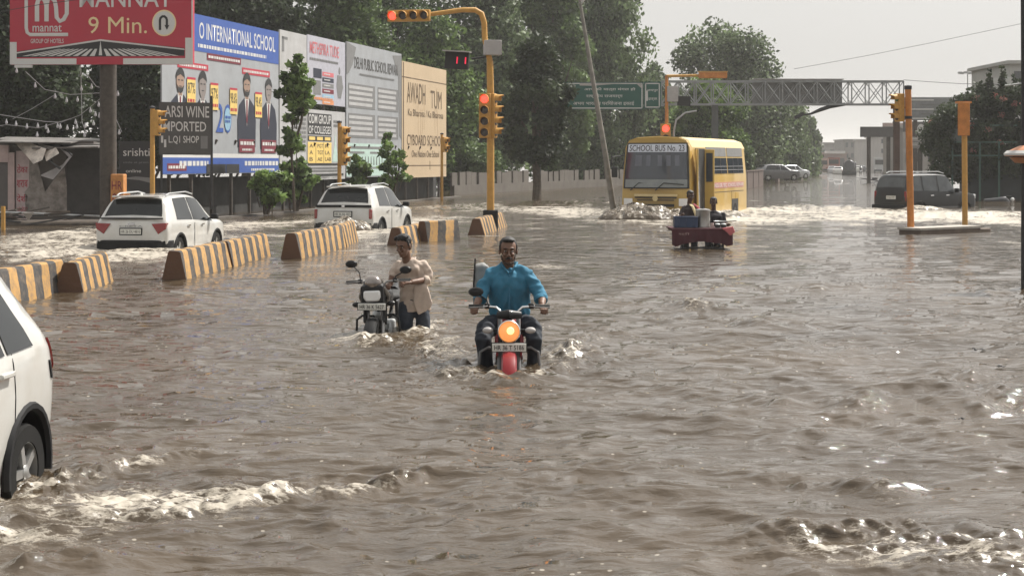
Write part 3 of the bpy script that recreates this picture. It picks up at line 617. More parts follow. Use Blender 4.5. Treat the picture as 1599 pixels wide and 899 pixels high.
mm = MB(); disc(mm, w_*.84, 5.9, .12, .16, -.001); mm.prism([(w_*.78, 5.7), (w_*.9, 5.7), (w_*.94, 5.2), (w_*.88, 4.7), (w_*.8, 4.7), (w_*.76, 5.2)], -.004, 0); mm.build('faded_dancer', M_gry, r)
r, w_ = board('billboard', 'lower of the two stacked posters, black title over a yellow table', 480, 539, 4.1, 1.15, M_w, legs=3)
bars(r, [(.05, 3.05, w_*.62, 3.95), (.05, 2.78, w_*.62, 3.0)], M_blk, name='title_plate'); text('ODM GROUP', .15, 3.52, w_*.6, 3.9, -.006, M_txtw, r, bold=True); text('OF COLLEGES', .15, 3.1, w_*.6, 3.42, -.006, M_txtw, r, bold=True)
for k in range(3): bars(r, [(.2+k*w_*.2, 2.82, .2+k*w_*.2+w_*.15, 2.96)], M_yel, name='table_heading', y=-.005)
bars(r, [(.05, 1.85, w_*.62, 2.74)], M_yel, name='table_ground')
for a, rowt in enumerate([('A', 'PGT', 'IT'), ('A', 'TGT', 'LA'), ('B', 'AE', 'LAB')]):
    for b_, t_ in enumerate(rowt): text(t_, .25+b_*w_*.2, 2.5-.28*a, .25+b_*w_*.2+w_*(.05+.035*len(t_)), 2.66-.28*a, -.009, M_brownp, r, bold=True)
bars(r, [(w_*.205, 1.86, w_*.212, 2.73), (w_*.41, 1.86, w_*.417, 2.73)], M_brownp, name='table_rules', y=-.005)
bars(r, [(.05, 1.75, w_*.95, 1.84), (.05, 1.3, w_*.95, 1.4)], M_blk, name='footer_rules'); scribble(r, .2, 1.46, w_*.9, 1.7, M_gry, seed=44, rows=2); text('SITE NO. 4/BIEPO    www', .2, 1.2, w_*.8, 1.29, -.006, M_gry, r)
mm = MB(); mm.prism([(w_*.64, 1.9), (w_*.82, 1.9), (w_*.75, 2.6), (w_*.72, 3.2), (w_*.70, 2.6)], -.004, 0); mm.build('mast_picture', M_mint, r); scribble(r, w_*.68, 3.4, w_*.9, 3.75, M_gry, seed=45, rows=2)
# grey public school poster
r, w_ = board('billboard', 'tall weathered grey public school poster with blocks of text and a pale green lower part', 541, 627, 7.28, 1.2, M_wg, legs=4)
mm = MB(); mm.prism([(0, 7.27), (w_*.16, 7.1), (w_*.10, 6.3), (w_*.04, 5.9), (0, 5.8)], -.004, 0); mm.prism([(w_*.82, 7.1), (w_, 7.2), (w_, 3.0), (w_*.95, 3.2), (w_*.93, 6.2)], -.004, 0); mm.build('bare_patch', M_gry, r)
text('DELHI PUBLIC SCHOOL REWARI', w_*.13, 6.15, w_*.92, 6.68, -.008, M_char, r, bold=True); scribble(r, w_*.22, 5.85, w_*.85, 5.98, M_gry, y=-.008, seed=50)
for a in range(2):
    for b_ in range(2):
        x0, x1 = (w_*.03, w_*.49) if b_ == 0 else (w_*.54, w_*.93); z1 = 5.45-a*1.35
        bars(r, [(x0, z1-1.1, x1, z1)], M_gry, name='notice_block', y=-.001)
        for k in range(4): bars(r, [(x0+.08, z1-.24-.25*k, x1-.35-.12*((k+a) % 2), z1-.1-.25*k)], M_w, name='notice_line', y=-.006)
bars(r, [(0, 1.25, w_*.7, 2.75)], M_mint, name='green_panel'); bars(r, [(w_*.05, 2.5, w_*.68, 2.62), (w_*.05, 2.28, w_*.3, 2.38), (w_*.4, 2.28, w_*.66, 2.38)], M_gry, name='panel_lines', y=-.006)
mm = MB()
for k in range(12): x = w_*(.06+.05*k); mm.prism([(x, 1.75), (x+.14, 1.75), (x+.11, 2.15), (x+.03, 2.15)], -.010, -.006)
mm.build('row_of_figures', M_char, r); scribble(r, w_*.06, 1.55, w_*.66, 1.7, M_gry, y=-.006, seed=55)
# beige billboard
r, w_ = board('billboard', 'beige hand painted school billboard with long brown lettering', 628, 697, 6.95, 1.1, M_beige, legs=4)
bars(r, [(0, 6.15, w_, 6.19), (w_*.05, 1.7, w_, 1.74), (w_*.02, 1.1, w_*.035, 6.9), (w_*.6, 1.5, w_*.61, 1.95)], M_brownp, name='painted_rules')
text('AWADH', w_*.1, 4.9, w_*.5, 5.95, -.006, M_brownp, r); text('TUM', w_*.62, 4.75, w_*.88, 5.7, -.006, M_brownp, r)
text('Ka Bharosa / Ka Bharosa', w_*.12, 4.25, w_*.92, 4.6, -.006, M_brownp, r); text('CYBOARD SCHOOL', w_*.1, 2.75, w_*.9, 3.3, -.006, M_brownp, r); text('One Nation One School', w_*.2, 2.15, w_*.82, 2.5, -.006, M_brownp, r)
mm = MB(); rg = random.Random(4)
for k in range(7): x = w_*rg.uniform(.3, .85); z = rg.uniform(4.5, 6.2); mm.prism([(x, z), (x+.06, z), (x+.045, z-rg.uniform(.7, 2.4)), (x+.02, z-rg.uniform(.7, 2.2))], -.003, 0)
mm.build('rust_streaks', mat('rust_stain', (.50, .36, .22), .8), r)

# dark wall under the boards
def strip_wall(name, label, pts, z1, m, th=.25, z0=-.55, cat='wall', cap=None, group=None):
    p0 = Vector((*pts[0], 0)); o = thing(name, label, cat, (p0.x, p0.y, 0), 0, group); mb = MB(); cp = MB()
    for a, b in zip(pts, pts[1:]):
        a = Vector((*a, 0))-p0; b = Vector((*b, 0))-p0; d = b-a; L = d.length; c = (a+b)/2
        mb.box((c.x, c.y, (z0+z1)/2), (L+th, th, z1-z0), rz=math.atan2(d.y, d.x))
        if cap: cp.box((c.x, c.y, z1+cap/2+.002), (L+th+.06, th+.08, cap), rz=math.atan2(d.y, d.x))
    mb.build('wall_face', m, o)
    if cap: cp.build('coping', m, o)
    return o
def onL(px, off): Y = LY(px); return (X(px, Y)-.9775*off, Y+.2108*off)
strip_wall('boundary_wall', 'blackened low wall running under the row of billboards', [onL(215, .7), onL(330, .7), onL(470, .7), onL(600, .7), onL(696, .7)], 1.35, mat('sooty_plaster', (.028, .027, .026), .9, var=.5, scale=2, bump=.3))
M_pale = mat('shaded_stained_whitewash', (.10, .088, .074), .9, var=.3, scale=1.2, bump=.3, dirt=(.07, .055, .045), dirt_amt=.6)  # tree shade over the wall is put into its darkened, stained colour
cw = strip_wall('compound_wall', 'pale stained compound wall with upright piers beneath the roadside trees', [(-3.4, 96), (-.6, 106), (3.0, 118), (6.0, 127), (12, 143)], .55, M_pale, cap=None)
pr = MB(); pts = [(-3.4, 96), (-.6, 106), (3.0, 118), (6.0, 127), (12, 143)]
for a, b in zip(pts, pts[1:]):
    n = int(math.dist(a, b)/1.25)
    for k in range(n):
        rr_ = random.Random(k*7+int(a[1])); t = (k+rr_.uniform(0, .3))/n
        if rr_.random() < .1: continue
        hh_ = rr_.uniform(.72, .82); pr.box((a[0]+(b[0]-a[0])*t+3.4, a[1]+(b[1]-a[1])*t-96, .52+hh_/2), (rr_.uniform(.95, 1.2), .12, hh_), rz=math.atan2(b[1]-a[1], b[0]-a[0]))
pr.build('upper_panels', M_pale, cw)
# kerb strip in front of the walls
k_ = strip_wall('kerb', 'low wet kerb edge along the foot of the billboards', [onL(160, -1.2), onL(330, -1.4), onL(560, -1.2), onL(690, -.9)], .05, mat('wet_concrete', (.10, .088, .075), .6, var=.3), th=.3, cat='kerb')
# brown divider on the right of the trees
M_bdiv = mat('brown_painted_concrete', (.085, .055, .045), .85, var=.3, scale=1.5)
def divider():
    g = 'brown wall panels of the road divider'; pts = [(1154, 297), (1190, 289.5), (1213, 284.5), (1216, 284), (1244, 277.3), (1262, 273.6), (1268, 272.5), (1283, 270)]
    for i in range(0, 8, 2):
        a, b = Vector(W(*pts[i])), Vector(W(*pts[i+1])); d = b-a; L = d.length
        o = thing('divider_wall', ['brown divider wall panel nearest the school bus', 'second brown divider panel, past the narrow gap', 'third brown divider panel below the drooping tree', 'farthest short brown divider panel'][i//2], 'wall', (*a, 0), math.atan2(d.y, d.x), g)
        MB().box((L/2, 0, .35), (L, .2, 1.75)).build('panel', M_bdiv, o, bevel=.02); MB().box((L/2, 0, 1.25), (L+.05, .3, .08)).build('coping', M_bdiv, o)
        pm = MB()
        for k in range(int(L/6)+1): pm.box((min(L, k*6), -.0, .38), (.3, .28, 1.84))
        pm.build('piers', M_bdiv, o)
divider()
# ------------------------------------------------------------------ the red hotel billboard on its post
Yb = 48.0
def Bx(px): return (px-15)*Yb/F
def Bz(py): return Z(py, Yb)
r = thing('billboard', 'red billboard reading 9 Min. with a white m logo, high on a single post', 'billboard', (X(15, Yb)+.0, Yb, 0), R(-2))
bw_, zb, ztp = Bx(303), Bz(101), Bz(-75)
MB().box((bw_/2, .12, (zb+ztp)/2), (bw_, .2, ztp-zb)).build('panel', M_red, r)
fr = MB(); fr.rect(0, zb, bw_*.365, zb+.17, .02); fr.rect(bw_*.62, zb, bw_, zb+.17, .02); fr.rect(0, zb+.17, .2, Bz(66), .02); fr.rect(bw_-.22, zb+.17, bw_, Bz(60), .02); fr.rect(bw_-.04, zb, bw_, ztp, .018)
fr.box((.4, .02, zb-.05), (.5, .1, .08)); fr.build('white_border', M_txtw, r)
rd = MB(); ax, az = Bx(158), Bz(62)
rd.prism([(.2, Bz(81)), (ax, az), (bw_-.24, Bz(76)), (bw_-.24, Bz(88)), (.2, Bz(90))], .016, .0195); rd.build('road_picture', M_blk, r)
rw = MB()
rw.prism([(.2, Bz(82)), (ax, az-.0), (ax, az-.05), (.2, Bz(84))], .011, .0155); rw.prism([(bw_-.24, Bz(77)), (ax, az), (ax, az-.05), (bw_-.24, Bz(79))], .011, .0155)
rw.prism([(ax-.05, Bz(87)), (ax+.05, Bz(87)), (ax, az-.03)], .011, .0155)
for k in range(-9, 10):
    if k == 0: continue
    xb = ax+k*.245; xt = ax+k*.13
    rw.prism([(xb-.075, Bz(88)), (xb+.075, Bz(88)), (xt+.035, Bz(77)), (xt-.035, Bz(77))], .011, .0155)
rw.build('road_stripes', M_txtw, r)
text('9 Min.', Bx(139), Bz(53), Bx(231), Bz(27), .012, M_txtc, r); text('MANNAT', Bx(125), Bz(12), Bx(270), Bz(-16), .012, M_txtw, r, bold=True)
dm = MB(); disc(dm, Bx(258), Bz(37), .35, .38, .019, 28); dm.build('arrow_disc', M_txtc, r); dm = MB(); disc(dm, Bx(258), Bz(37), .31, .34, .014, 28); dm.build('arrow_disc_face', M_txtw, r)
ar = MB(); cx_, cz_ = Bx(257), Bz(37)
pa = [(cx_-.1, cz_-.2), (cx_-.1, cz_+.08), (cx_-.085, cz_+.14), (cx_-.03, cz_+.19), (cx_+.03, cz_+.19), (cx_+.085, cz_+.14), (cx_+.1, cz_+.08), (cx_+.1, cz_-.08)]
ar.path([(a, .006, b) for a, b in pa], .035, 8, flat=.1)
ar.prism([(cx_+.03, cz_-.06), (cx_+.17, cz_-.06), (cx_+.1, cz_-.2)], .002, .008); ar.build('turn_arrow', M_blk, r)
lg = MB(); y_ = .012
def stroke(mb, pts, rr): mb.path([(a, y_, b) for a, b in pts], rr, 8, flat=.12)
stroke(lg, [(Bx(41), Bz(-20)), (Bx(41), Bz(44)), (Bx(42.5), Bz(51)), (Bx(47), Bz(54.5)), (Bx(107), Bz(54.5))], .05)
stroke(lg, [(Bx(58), Bz(34)), (Bx(58), Bz(8)), (Bx(60), Bz(0)), (Bx(66), Bz(-3)), (Bx(71), Bz(2)), (Bx(73), Bz(10)), (Bx(73), Bz(34))], .065)
stroke(lg, [(Bx(73), Bz(10)), (Bx(75), Bz(0)), (Bx(80), Bz(-3)), (Bx(86), Bz(2)), (Bx(88), Bz(12)), (Bx(89), Bz(28)), (Bx(94), Bz(34)), (Bx(100), Bz(31)), (Bx(105), Bz(22)), (Bx(105), Bz(-20))], .06)
lg.build('hotel_logo', M_txtw, r)
text('mannat', Bx(51), Bz(50), Bx(97), Bz(39), .012, M_txtw, r, bold=True); text('GROUP OF HOTELS', Bx(48), Bz(68), Bx(100), Bz(61), .012, M_txtw, r, bold=True)
pm = MB(); px_ = Bx(165); pm.path([(px_, .35, -.5), (px_, .35, zb+.1)], .24, 16); pm.build('post', M_steel, r)
pm = MB(); pm.box((px_, .35, zb+.5), (bw_*.9, .15, .15)); pm.box((px_, .35, zb+2.2), (bw_*.9, .15, .15)); pm.box((px_, .35, zb+1.2), (.35, .3, 2.6))
for k in range(5): pm.box((bw_*(k+.5)/5, .28, (zb+ztp)/2), (.08, .1, ztp-zb-.1))
pm.build('back_frame', M_dsteel, r)
pm = MB(); pm.box((px_+.35, .2, .55), (.38, .38, 2.0)); pm.box((px_+.6, .15, .95), (.2, .08, .07)); pm.build('base_casing', mat('orange_painted_steel', (.45, .19, .05), .7, var=.3, scale=6), r, bevel=.03)
text('HR', px_+.2, 1.1, px_+.5, 1.35, .006, M_mar, r, bold=True); text('04', px_+.22, .75, px_+.48, 1.0, .006, M_mar, r, bold=True)

# ------------------------------------------------------------------ the shack
Ys = 53.0
r = thing('shack', 'dark roadside liquor shack with crumbling plaster and red painted Hindi words', 'shack', (X(0, Ys), Ys, 0), 0)
def Sx(px): return (px)*Ys/F
def Sz(py): return Z(py, Ys)
M_shk = mat('grimy_cement', (.115, .102, .092), .9, var=.35, scale=1.8, bump=.4); M_shd = mat('dark_tin', (.035, .032, .030), .7, var=.4, scale=2.5, bump=.2)
MB().box((Sx(60)-1.0, 1.7, 1.0), (Sx(160)+2.2, 3.2, 3.1)).build('wall', M_shk, r)
MB().box((Sx(132), .06, 1.0), (Sx(57), .07, 2.85)).build('tin_panel', M_shd, r)
MB().box((Sx(8)-.3, .05, .9), (Sx(12)+.6, .06, 2.4)).build('shutter', mat('dull_grey_metal', (.12, .11, .105), .6, .2), r)
MB().box((Sx(18), .0, 1.0), (.2, .12, 2.4)).build('door_jamb', mat('pale_pink_plaster', (.50, .39, .37), .85, var=.15), r)
MB().box((Sx(5)-.2, -.02, Sz(240)), (Sx(38), .1, .55)).build('lintel', mat('pale_pink_plaster', (.50, .39, .37)), r)
MB().box((Sx(35), .06, 1.0), (.42, .06, 2.5)).build('whitewashed_strip', mat('whitewash_pink', (.52, .42, .41), .9, var=.2), r)
pl = MB(); pl.prism([(Sx(46), Sz(250)), (Sx(58), Sz(252)), (Sx(70), Sz(300)), (Sx(84), Sz(280)), (Sx(100), Sz(262)), (Sx(104), Sz(290)), (Sx(104), Sz(336)), (Sx(40), Sz(336)), (Sx(38), Sz(300)), (Sx(46), Sz(290))], .02, .06); pl.build('flaking_plaster', mat('flaking_plaster', (.27, .24, .215), .95, var=.6, scale=3, bump=.6), r)
for t_, a, b_ in [('ठेका', 257, 270), ('शराब', 281, 293), ('देशी', 303, 316), ('अंग्रेजी', 322, 333)]:
    text(t_, Sx(26), Sz(b_), Sx(43), Sz(a), .02, M_red, r, bold=True)
rf = MB()
for (x0, x1, z, y, t_, tilt) in [(-20, 150, 217, 1.4, .05, 1), (20, 160, 225, .6, .04, -1.2), (0, 120, 221, -.1, .04, .6), (60, 162, 229, -.1, .05, -1)]:
    rf.box((Sx((x0+x1)/2), y, Sz(z)), (Sx(x1-x0), 1.3, t_), ry=R(tilt), rx=R(4))
rf.build('roof_sheets', mat('old_tin_sheet', (.16, .15, .14), .6, .4, var=.5, scale=4, bump=.3), r)
cr = MB()
def sheet(pts, th=.02): cr.add([Vector((Sx(a), y, Sz(b))) for a, b, y in pts]+[Vector((Sx(a), y+th, Sz(b)+th)) for a, b, y in pts], [tuple(range(len(pts))), tuple(range(2*len(pts)-1, len(pts)-1, -1))]+[(k, len(pts)+k, len(pts)+(k+1) % len(pts), (k+1) % len(pts)) for k in range(len(pts))])
sheet([(22, 222, .0), (52, 224, -.4), (84, 234, -.9), (80, 250, -1.0), (66, 256, -1.0), (52, 246, -.6)]); sheet([(60, 224, -.1), (98, 232, -.8), (104, 240, -.9), (86, 252, -1.0), (78, 240, -.7)])
cr.build('torn_awning', mat('torn_plastic_awning', (.62, .56, .49), .55, var=.45, scale=5, bump=.5), r)
cr = MB(); sheet([(100, 232, -.5), (125, 244, -.95), (113, 262, -1.1), (97, 280, -1.05), (76, 274, -.9), (108, 258, -.8), (118, 246, -.8)]); cr.build('bent_sign_panel', mat('bent_panel', (.30, .28, .27), .6, var=.25), r)
cr = MB(); cr.path([(Sx(50), -.2, Sz(226)), (Sx(70), -.7, Sz(240)), (Sx(108), -1.05, Sz(263))], .035, 6); cr.path([(Sx(80), -.3, Sz(232)), (Sx(92), -.8, Sz(252))], .03, 6); cr.path([(Sx(98), -.3, Sz(226)), (Sx(125), -.95, Sz(243))], .03, 6); cr.build('broken_frame', M_dsteel, r)
# rubble bank and planks
o = thing('debris_pile', 'heap of wet planks and pipes at the foot of the shack', 'debris', (X(0, 50.5), 50.5, 0)); rg = random.Random(9); kinds = [M_steel, M_dsteel, mat('wet_plank', (.10, .075, .055), .7, var=.4)]
for k in range(26):
    L = rg.uniform(.6, 2.6); x = rg.uniform(-.6, 3.4); y = rg.uniform(-.8, .8); z = rg.uniform(.0, .45); MB().box((x, y, z), (L, rg.uniform(.05, .12), rg.uniform(.03, .06)), rz=rg.uniform(-.5, .5), ry=rg.uniform(-.22, .12)).build('plank', kinds[k % 3], o)
MB().path([(-.4, -.6, .42), (1.2, -.6, .36), (3.4, -.5, .26)], .035, 6).build('pipe', M_gsteel, o)
MB().lathe([(.03, 0), (.16, .2), (.17, .22), (.13, .2)], (1.12, -.9, .18), n=12).build('bowl', mat('grey_enamel', (.35, .33, .31), .5), o)
MB().box((2.0, .4, -.15), (6.5, 1.8, .55)).build('rubble_bank', mat('muddy_rubble', (.075, .06, .048), .95, var=.4, scale=5, bump=.8), o, bevel=.15)
o = thing('marker_post', 'short yellow marker post at the left edge before the shack', 'post', (X(5, 47), 47, -.5)); MB().tube((0, 0, 0), (0, 0, 1.15), .06, n=12).build('shaft', mat('signal_yellow', (.50, .27, .06), .6, var=.15, scale=8), o)
# string of bulbs
o = thing('string_lights', 'drooping strings of clear bulbs hung before the dark tree and shack', 'string lights', (0, 50, 0))
M_wire = mat('pale_cable', (.30, .30, .30), .6); M_bulb = mat('clear_bulb_glass', (.5, .5, .52), .15, var=.02, spec=.8)
def L_(px, py, dy=0): return Vector((X(px, 49.6+dy), dy-.4, Z(py, 49.6+dy)))
wires = [[(-20, 176), (30, 184), (70, 190), (96, 191), (125, 180), (150, 160), (172, 140), (185, 145)], [(20, 186), (50, 170), (86, 148)], [(40, 112), (70, 140), (110, 148), (165, 145)], [(-20, 200), (10, 195), (60, 200), (95, 190), (112, 185)], [(135, 115), (150, 135), (172, 142)], [(126, 100), (128, 190), (135, 210)], [(165, 182), (180, 183), (190, 206)]]
for wv in wires: MB().path([L_(*p) for p in wv], .011, 5).build('cable', M_wire, o)
bl = [(10, 190), (25, 193), (42, 197), (59, 196), (58, 210), (72, 198), (75, 204), (90, 196), (94, 197), (105, 199), (118, 190), (120, 197), (133, 196), (132, 210), (146, 192), (159, 188), (141, 172), (149, 178), (155, 180), (160, 171), (166, 152), (184, 146), (154, 163), (121, 155), (104, 156), (86, 150), (143, 135), (127, 138), (55, 133), (26, 110), (186, 206), (172, 190), (177, 189)]
for i, (px, py) in enumerate(bl):
    p = L_(px, py); MB().lathe([(.016, .08), (.018, .04), (.038, -.015), (.042, -.045), (.028, -.075), (.0, -.085)], p, n=10).build('bulb', M_bulb, o)
# ------------------------------------------------------------------ cars
M_white = mat('white_car_paint', (.58, .58, .56), .3, var=.02, scale=3, coat=1, dirt=(.36, .31, .24), dirt_amt=.4); M_glass = mat('dark_car_glass', (.012, .014, .015), .08, var=.1, spec=.45)
M_tyre = mat('tyre_rubber', (.014, .0135, .013), .9, var=.2, spec=.2); M_alloy = mat('alloy_silver', (.55, .55, .54), .3, .8, var=.05); M_clad = mat('black_cladding', (.016, .016, .017), .7, var=.15, spec=.2)
M_lampr = mat('red_tail_lens', (.22, .012, .012), .15, var=.1, coat=1); M_plate = mat('plate_white', (.66, .66, .62), .5, var=.04); M_ink = mat('plate_ink', (.015, .015, .015), .6)
M_blackp = mat('black_car_paint', (.008, .009, .011), .35, var=.1, spec=.3, coat=.25); M_chrome = mat('chrome', (.7, .7, .7), .12, 1, var=.03); M_int = mat('car_interior', (.06, .055, .05), .8)
M_lampc = mat('clear_lamp', (.75, .75, .74), .1, var=.02, coat=1)
def cr(xs, ys, x):
    "Catmull-Rom-like smooth interpolation with limited tangents"
    xs = np.asarray(xs, float); ys = np.asarray(ys, float); x = np.asarray(x, float)
    d = np.diff(ys)/np.diff(xs); m = np.zeros(len(xs)); m[1:-1] = np.where(d[:-1]*d[1:] > 0, 2*d[:-1]*d[1:]/(d[:-1]+d[1:]+1e-12), 0); m[0] = d[0]; m[-1] = d[-1]
    i = np.clip(np.searchsorted(xs, x)-1, 0, len(xs)-2); h = xs[i+1]-xs[i]; t = (x-xs[i])/h
    return ys[i]*(2*t**3-3*t**2+1)+m[i]*h*(t**3-2*t**2+t)+ys[i+1]*(-2*t**3+3*t**2)+m[i+1]*h*(t**3-t**2)
KN = [1.0, .86, .70, .55, .42, .29, .20, 0]
class Shell:
    def __init__(s, keys):
        k = np.array(keys, float); s.x = k[:, 0]; s.k = k; s.x0, s.x1 = s.x[0], s.x[-1]
    def par(s, x): return [cr(s.x, s.k[:, j], x) for j in range(1, 6)]
    def pt(s, x, t):
        zb, zl, wb, zt_, wt = s.par(np.array([x])); zb, zl, wb, zt_, wt = [float(q[0]) for q in (zb, zl, wb, zt_, wt)]
        c = min(.05, (zt_-zl)*.45+.004)
        ys = [wb*.93, wb*.985, wb, wb*.98, (wb*.96+wt)/2+.012, wt, wt*.86, 0][::-1]
        zs = [zb, zb+.35*(zl-zb), zb+.72*(zl-zb), zl, zl+(zt_-zl)*.5, zt_-c, zt_-c*.25, zt_+.012][::-1]
        a = abs(t); k = KN[::-1]
        return Vector((x, math.copysign(1, t)*float(cr(k, ys, [a])[0]), float(cr(k, zs, [a])[0])))
    def nrm(s, x, t):
        e = .01; a = s.pt(min(s.x1, x+e), t)-s.pt(max(s.x0, x-e), t); b = s.pt(x, min(1, t+e))-s.pt(x, max(-1, t-e)); n = a.cross(b)
        n = n.normalized() if n.length > 0 else Vector((0, 0, 1))
        c = Vector((x, 0, .6)); 
        return n if n.dot(s.pt(x, t)-c) > 0 else -n
    def body(s, nx=44, nt=14):
        xs = np.unique(np.concatenate([np.linspace(s.x0, s.x0+.35, 9), np.linspace(s.x0+.35, s.x1-.35, nx), np.linspace(s.x1-.35, s.x1, 8)]))
        ts = np.concatenate([-np.linspace(1, 0, nt), np.linspace(0, 1, nt)[1:]]); mb = MB(); n = len(ts)
        for x in xs: mb.v += [tuple(s.pt(x, t)) for t in ts]
        for i in range(len(xs)-1):
            for j in range(n-1): a = i*n+j; mb.f.append((a, a+1, a+n+1, a+n))
            mb.f.append((i*n, (i+1)*n, (i+1)*n+n-1, i*n+n-1))
        mb.f.append(tuple(range(n))); mb.f.append(tuple((len(xs)-1)*n+j for j in range(n))[::-1]); return mb
    def patch(s, c, off=.006, nu=8, nv=6, th=.012):
        "c: four (x,t) corners; a shell panel lying just proud of the body"
        mb = MB(); top = []; 
        for o_ in (off, off-th):
            for i in range(nu+1):
                for j in range(nv+1):
                    u, v = i/nu, j/nv
                    x = (c[0][0]*(1-u)+c[1][0]*u)*(1-v)+(c[3][0]*(1-u)+c[2][0]*u)*v; t = (c[0][1]*(1-u)+c[1][1]*u)*(1-v)+(c[3][1]*(1-u)+c[2][1]*u)*v
                    mb.v.append(tuple(s.pt(x, t)+s.nrm(x, t)*o_))
        m = nv+1; N = (nu+1)*m
        for i in range(nu):
            for j in range(nv): a = i*m+j; mb.f.append((a, a+1, a+m+1, a+m)); mb.f.append((N+a, N+a+m, N+a+m+1, N+a+1))
        for i in range(nu): mb.f.append((i*m, (i+1)*m, N+(i+1)*m, N+i*m)); mb.f.append((i*m+nv, N+i*m+nv, N+(i+1)*m+nv, (i+1)*m+nv))
        for j in range(nv): mb.f.append((j, N+j, N+j+1, j+1)); a = nu*m+j; mb.f.append((a, a+1, N+a+1, N+a))
        return mb
def wheel(par, x, y, z, r, side, rim=None, spokes=5, w_=.2):
    o = bpy.data.objects.new('wheel', None); COL.objects.link(o); o.parent = par; o.location = (x, y, z); o.empty_display_size = .1
    MB().lathe([(r*.62, -w_/2), (r*.95, -w_/2), (r, -w_*.36), (r, w_*.36), (r*.95, w_/2), (r*.62, w_/2), (r*.60, 0)], (0, 0, 0), 'Y', 28).build('tyre', M_tyre, o)
    rm = MB(); sy = side
    rm.lathe([(r*.60, sy*w_*.15), (r*.64, sy*w_*.15), (r*.64, sy*w_*.46), (r*.60, sy*w_*.46)], (0, 0, 0), 'Y', 24); MB().lathe([(0.001, sy*w_*.1), (r*.6, sy*w_*.1), (r*.6, sy*w_*.06), (.001, sy*w_*.06)], (0, 0, 0), 'Y', 20).build('brake_disc', M_clad, o)
    rm.lathe([(r*.14, sy*w_*.1), (r*.16, sy*w_*.45), (r*.08, sy*w_*.5), (.001, sy*w_*.5)], (0, 0, 0), 'Y', 14)
    for k in range(spokes):
        a = 2*PI*k/spokes; c, s_ = math.cos(a), math.sin(a)
        rm.box((c*r*.36, sy*w_*.36, s_*r*.36), (r*.5, .03, r*.17), ry=-a)
    rm.build('rim', rim or M_alloy, o); return o
def cut_arches(o, spots, r, wdt):
    for (x, y) in spots:
        c = MB().lathe([(.001, -wdt), (r, -wdt), (r, wdt), (.001, wdt)], (x, y, .33), 'Y', 28).build('cut', M_clad, o.parent); m = o.modifiers.new('b', 'BOOLEAN'); m.operation = 'DIFFERENCE'; m.solver = 'EXACT'; m.material_mode = 'TRANSFER'; m.object = c
    me = evalmesh(o); old = [c for c in bpy.data.objects if c.name.startswith('cut')]
    o.modifiers.clear(); o.data = me
    for c in old: bpy.data.objects.remove(c)
    me.set_sharp_from_angle(angle=R(38))
def make_car(name, label, keys, loc, phi, paint, wb=(-1.3, 1.31), track=.77, r=.33, windows=None, rear=None, front=None, arch=.39, cat='car', group=None, lights=None, plate='HR 26 DK 4417', detail=True, rails=True, cladding=True, scale=1.0, arch_side=None):
    sh = Shell(keys); root = thing(name, label, cat, loc, PI/2-phi, group); root.scale = (scale,)*3
    b = sh.body().build('body', paint, root, sharp=30)
    if detail: cut_arches(b, [(x, s*track*1.08) for x in wb for s in (-1, 1)], arch, .22)
    for c in (windows or []):
        for sd in (-1, 1):
            sh.patch([(x, t*sd) for x, t in c], nu=6, nv=4).build('window', M_glass, root)
    if rear: g = sh.patch([(rear[0], -rear[2]), (rear[0], rear[2]), (rear[1], rear[3]), (rear[1], -rear[3])], nu=12, nv=6); g.build('rear_window', M_glass, root)
    if front: g = sh.patch([(front[0], -front[2]), (front[0], front[2]), (front[1], front[3]), (front[1], -front[3])], nu=12, nv=6); g.build('windscreen', M_glass, root)
    for x in wb:
        for s in (-1, 1):
            wheel(root, x, s*track, r, r, s)
            if detail and cladding:
                ar = MB(); n = 14; pts = []
                for k in range(n+1):
                    a = R(-12)+R(204)*k/n; X_, Z_ = x+(arch+.015)*math.cos(a), .33+(arch+.015)*math.sin(a); yb = float(cr(sh.x, sh.k[:, 3], [X_])[0]); pts.append((X_, s*(yb*.985+.004), Z_))
                ar.path(pts, .03, 6); ar.build('wheel_arch', M_clad, root)
    return root, sh
KEY_SUV = [(-2.15,.42,.66,.76,.74,.66),(-2.12,.36,.84,.84,.96,.76),(-2.06,.32,.93,.875,1.08,.79),(-1.96,.28,.98,.885,1.2,.77),(-1.80,.25,1.0,.895,1.42,.70),(-1.68,.22,1.0,.895,1.55,.645),(-1.3,.2,.99,.895,1.62,.63),
           (-.3,.2,.96,.895,1.64,.63),(.35,.2,.94,.895,1.58,.62),(.75,.2,.93,.895,1.36,.67),(1.15,.2,.93,.89,1.08,.74),(1.5,.2,.92,.88,1.02,.75),(1.9,.22,.86,.85,.95,.70),(2.08,.28,.7,.76,.8,.6),(2.15,.36,.55,.62,.62,.5)]
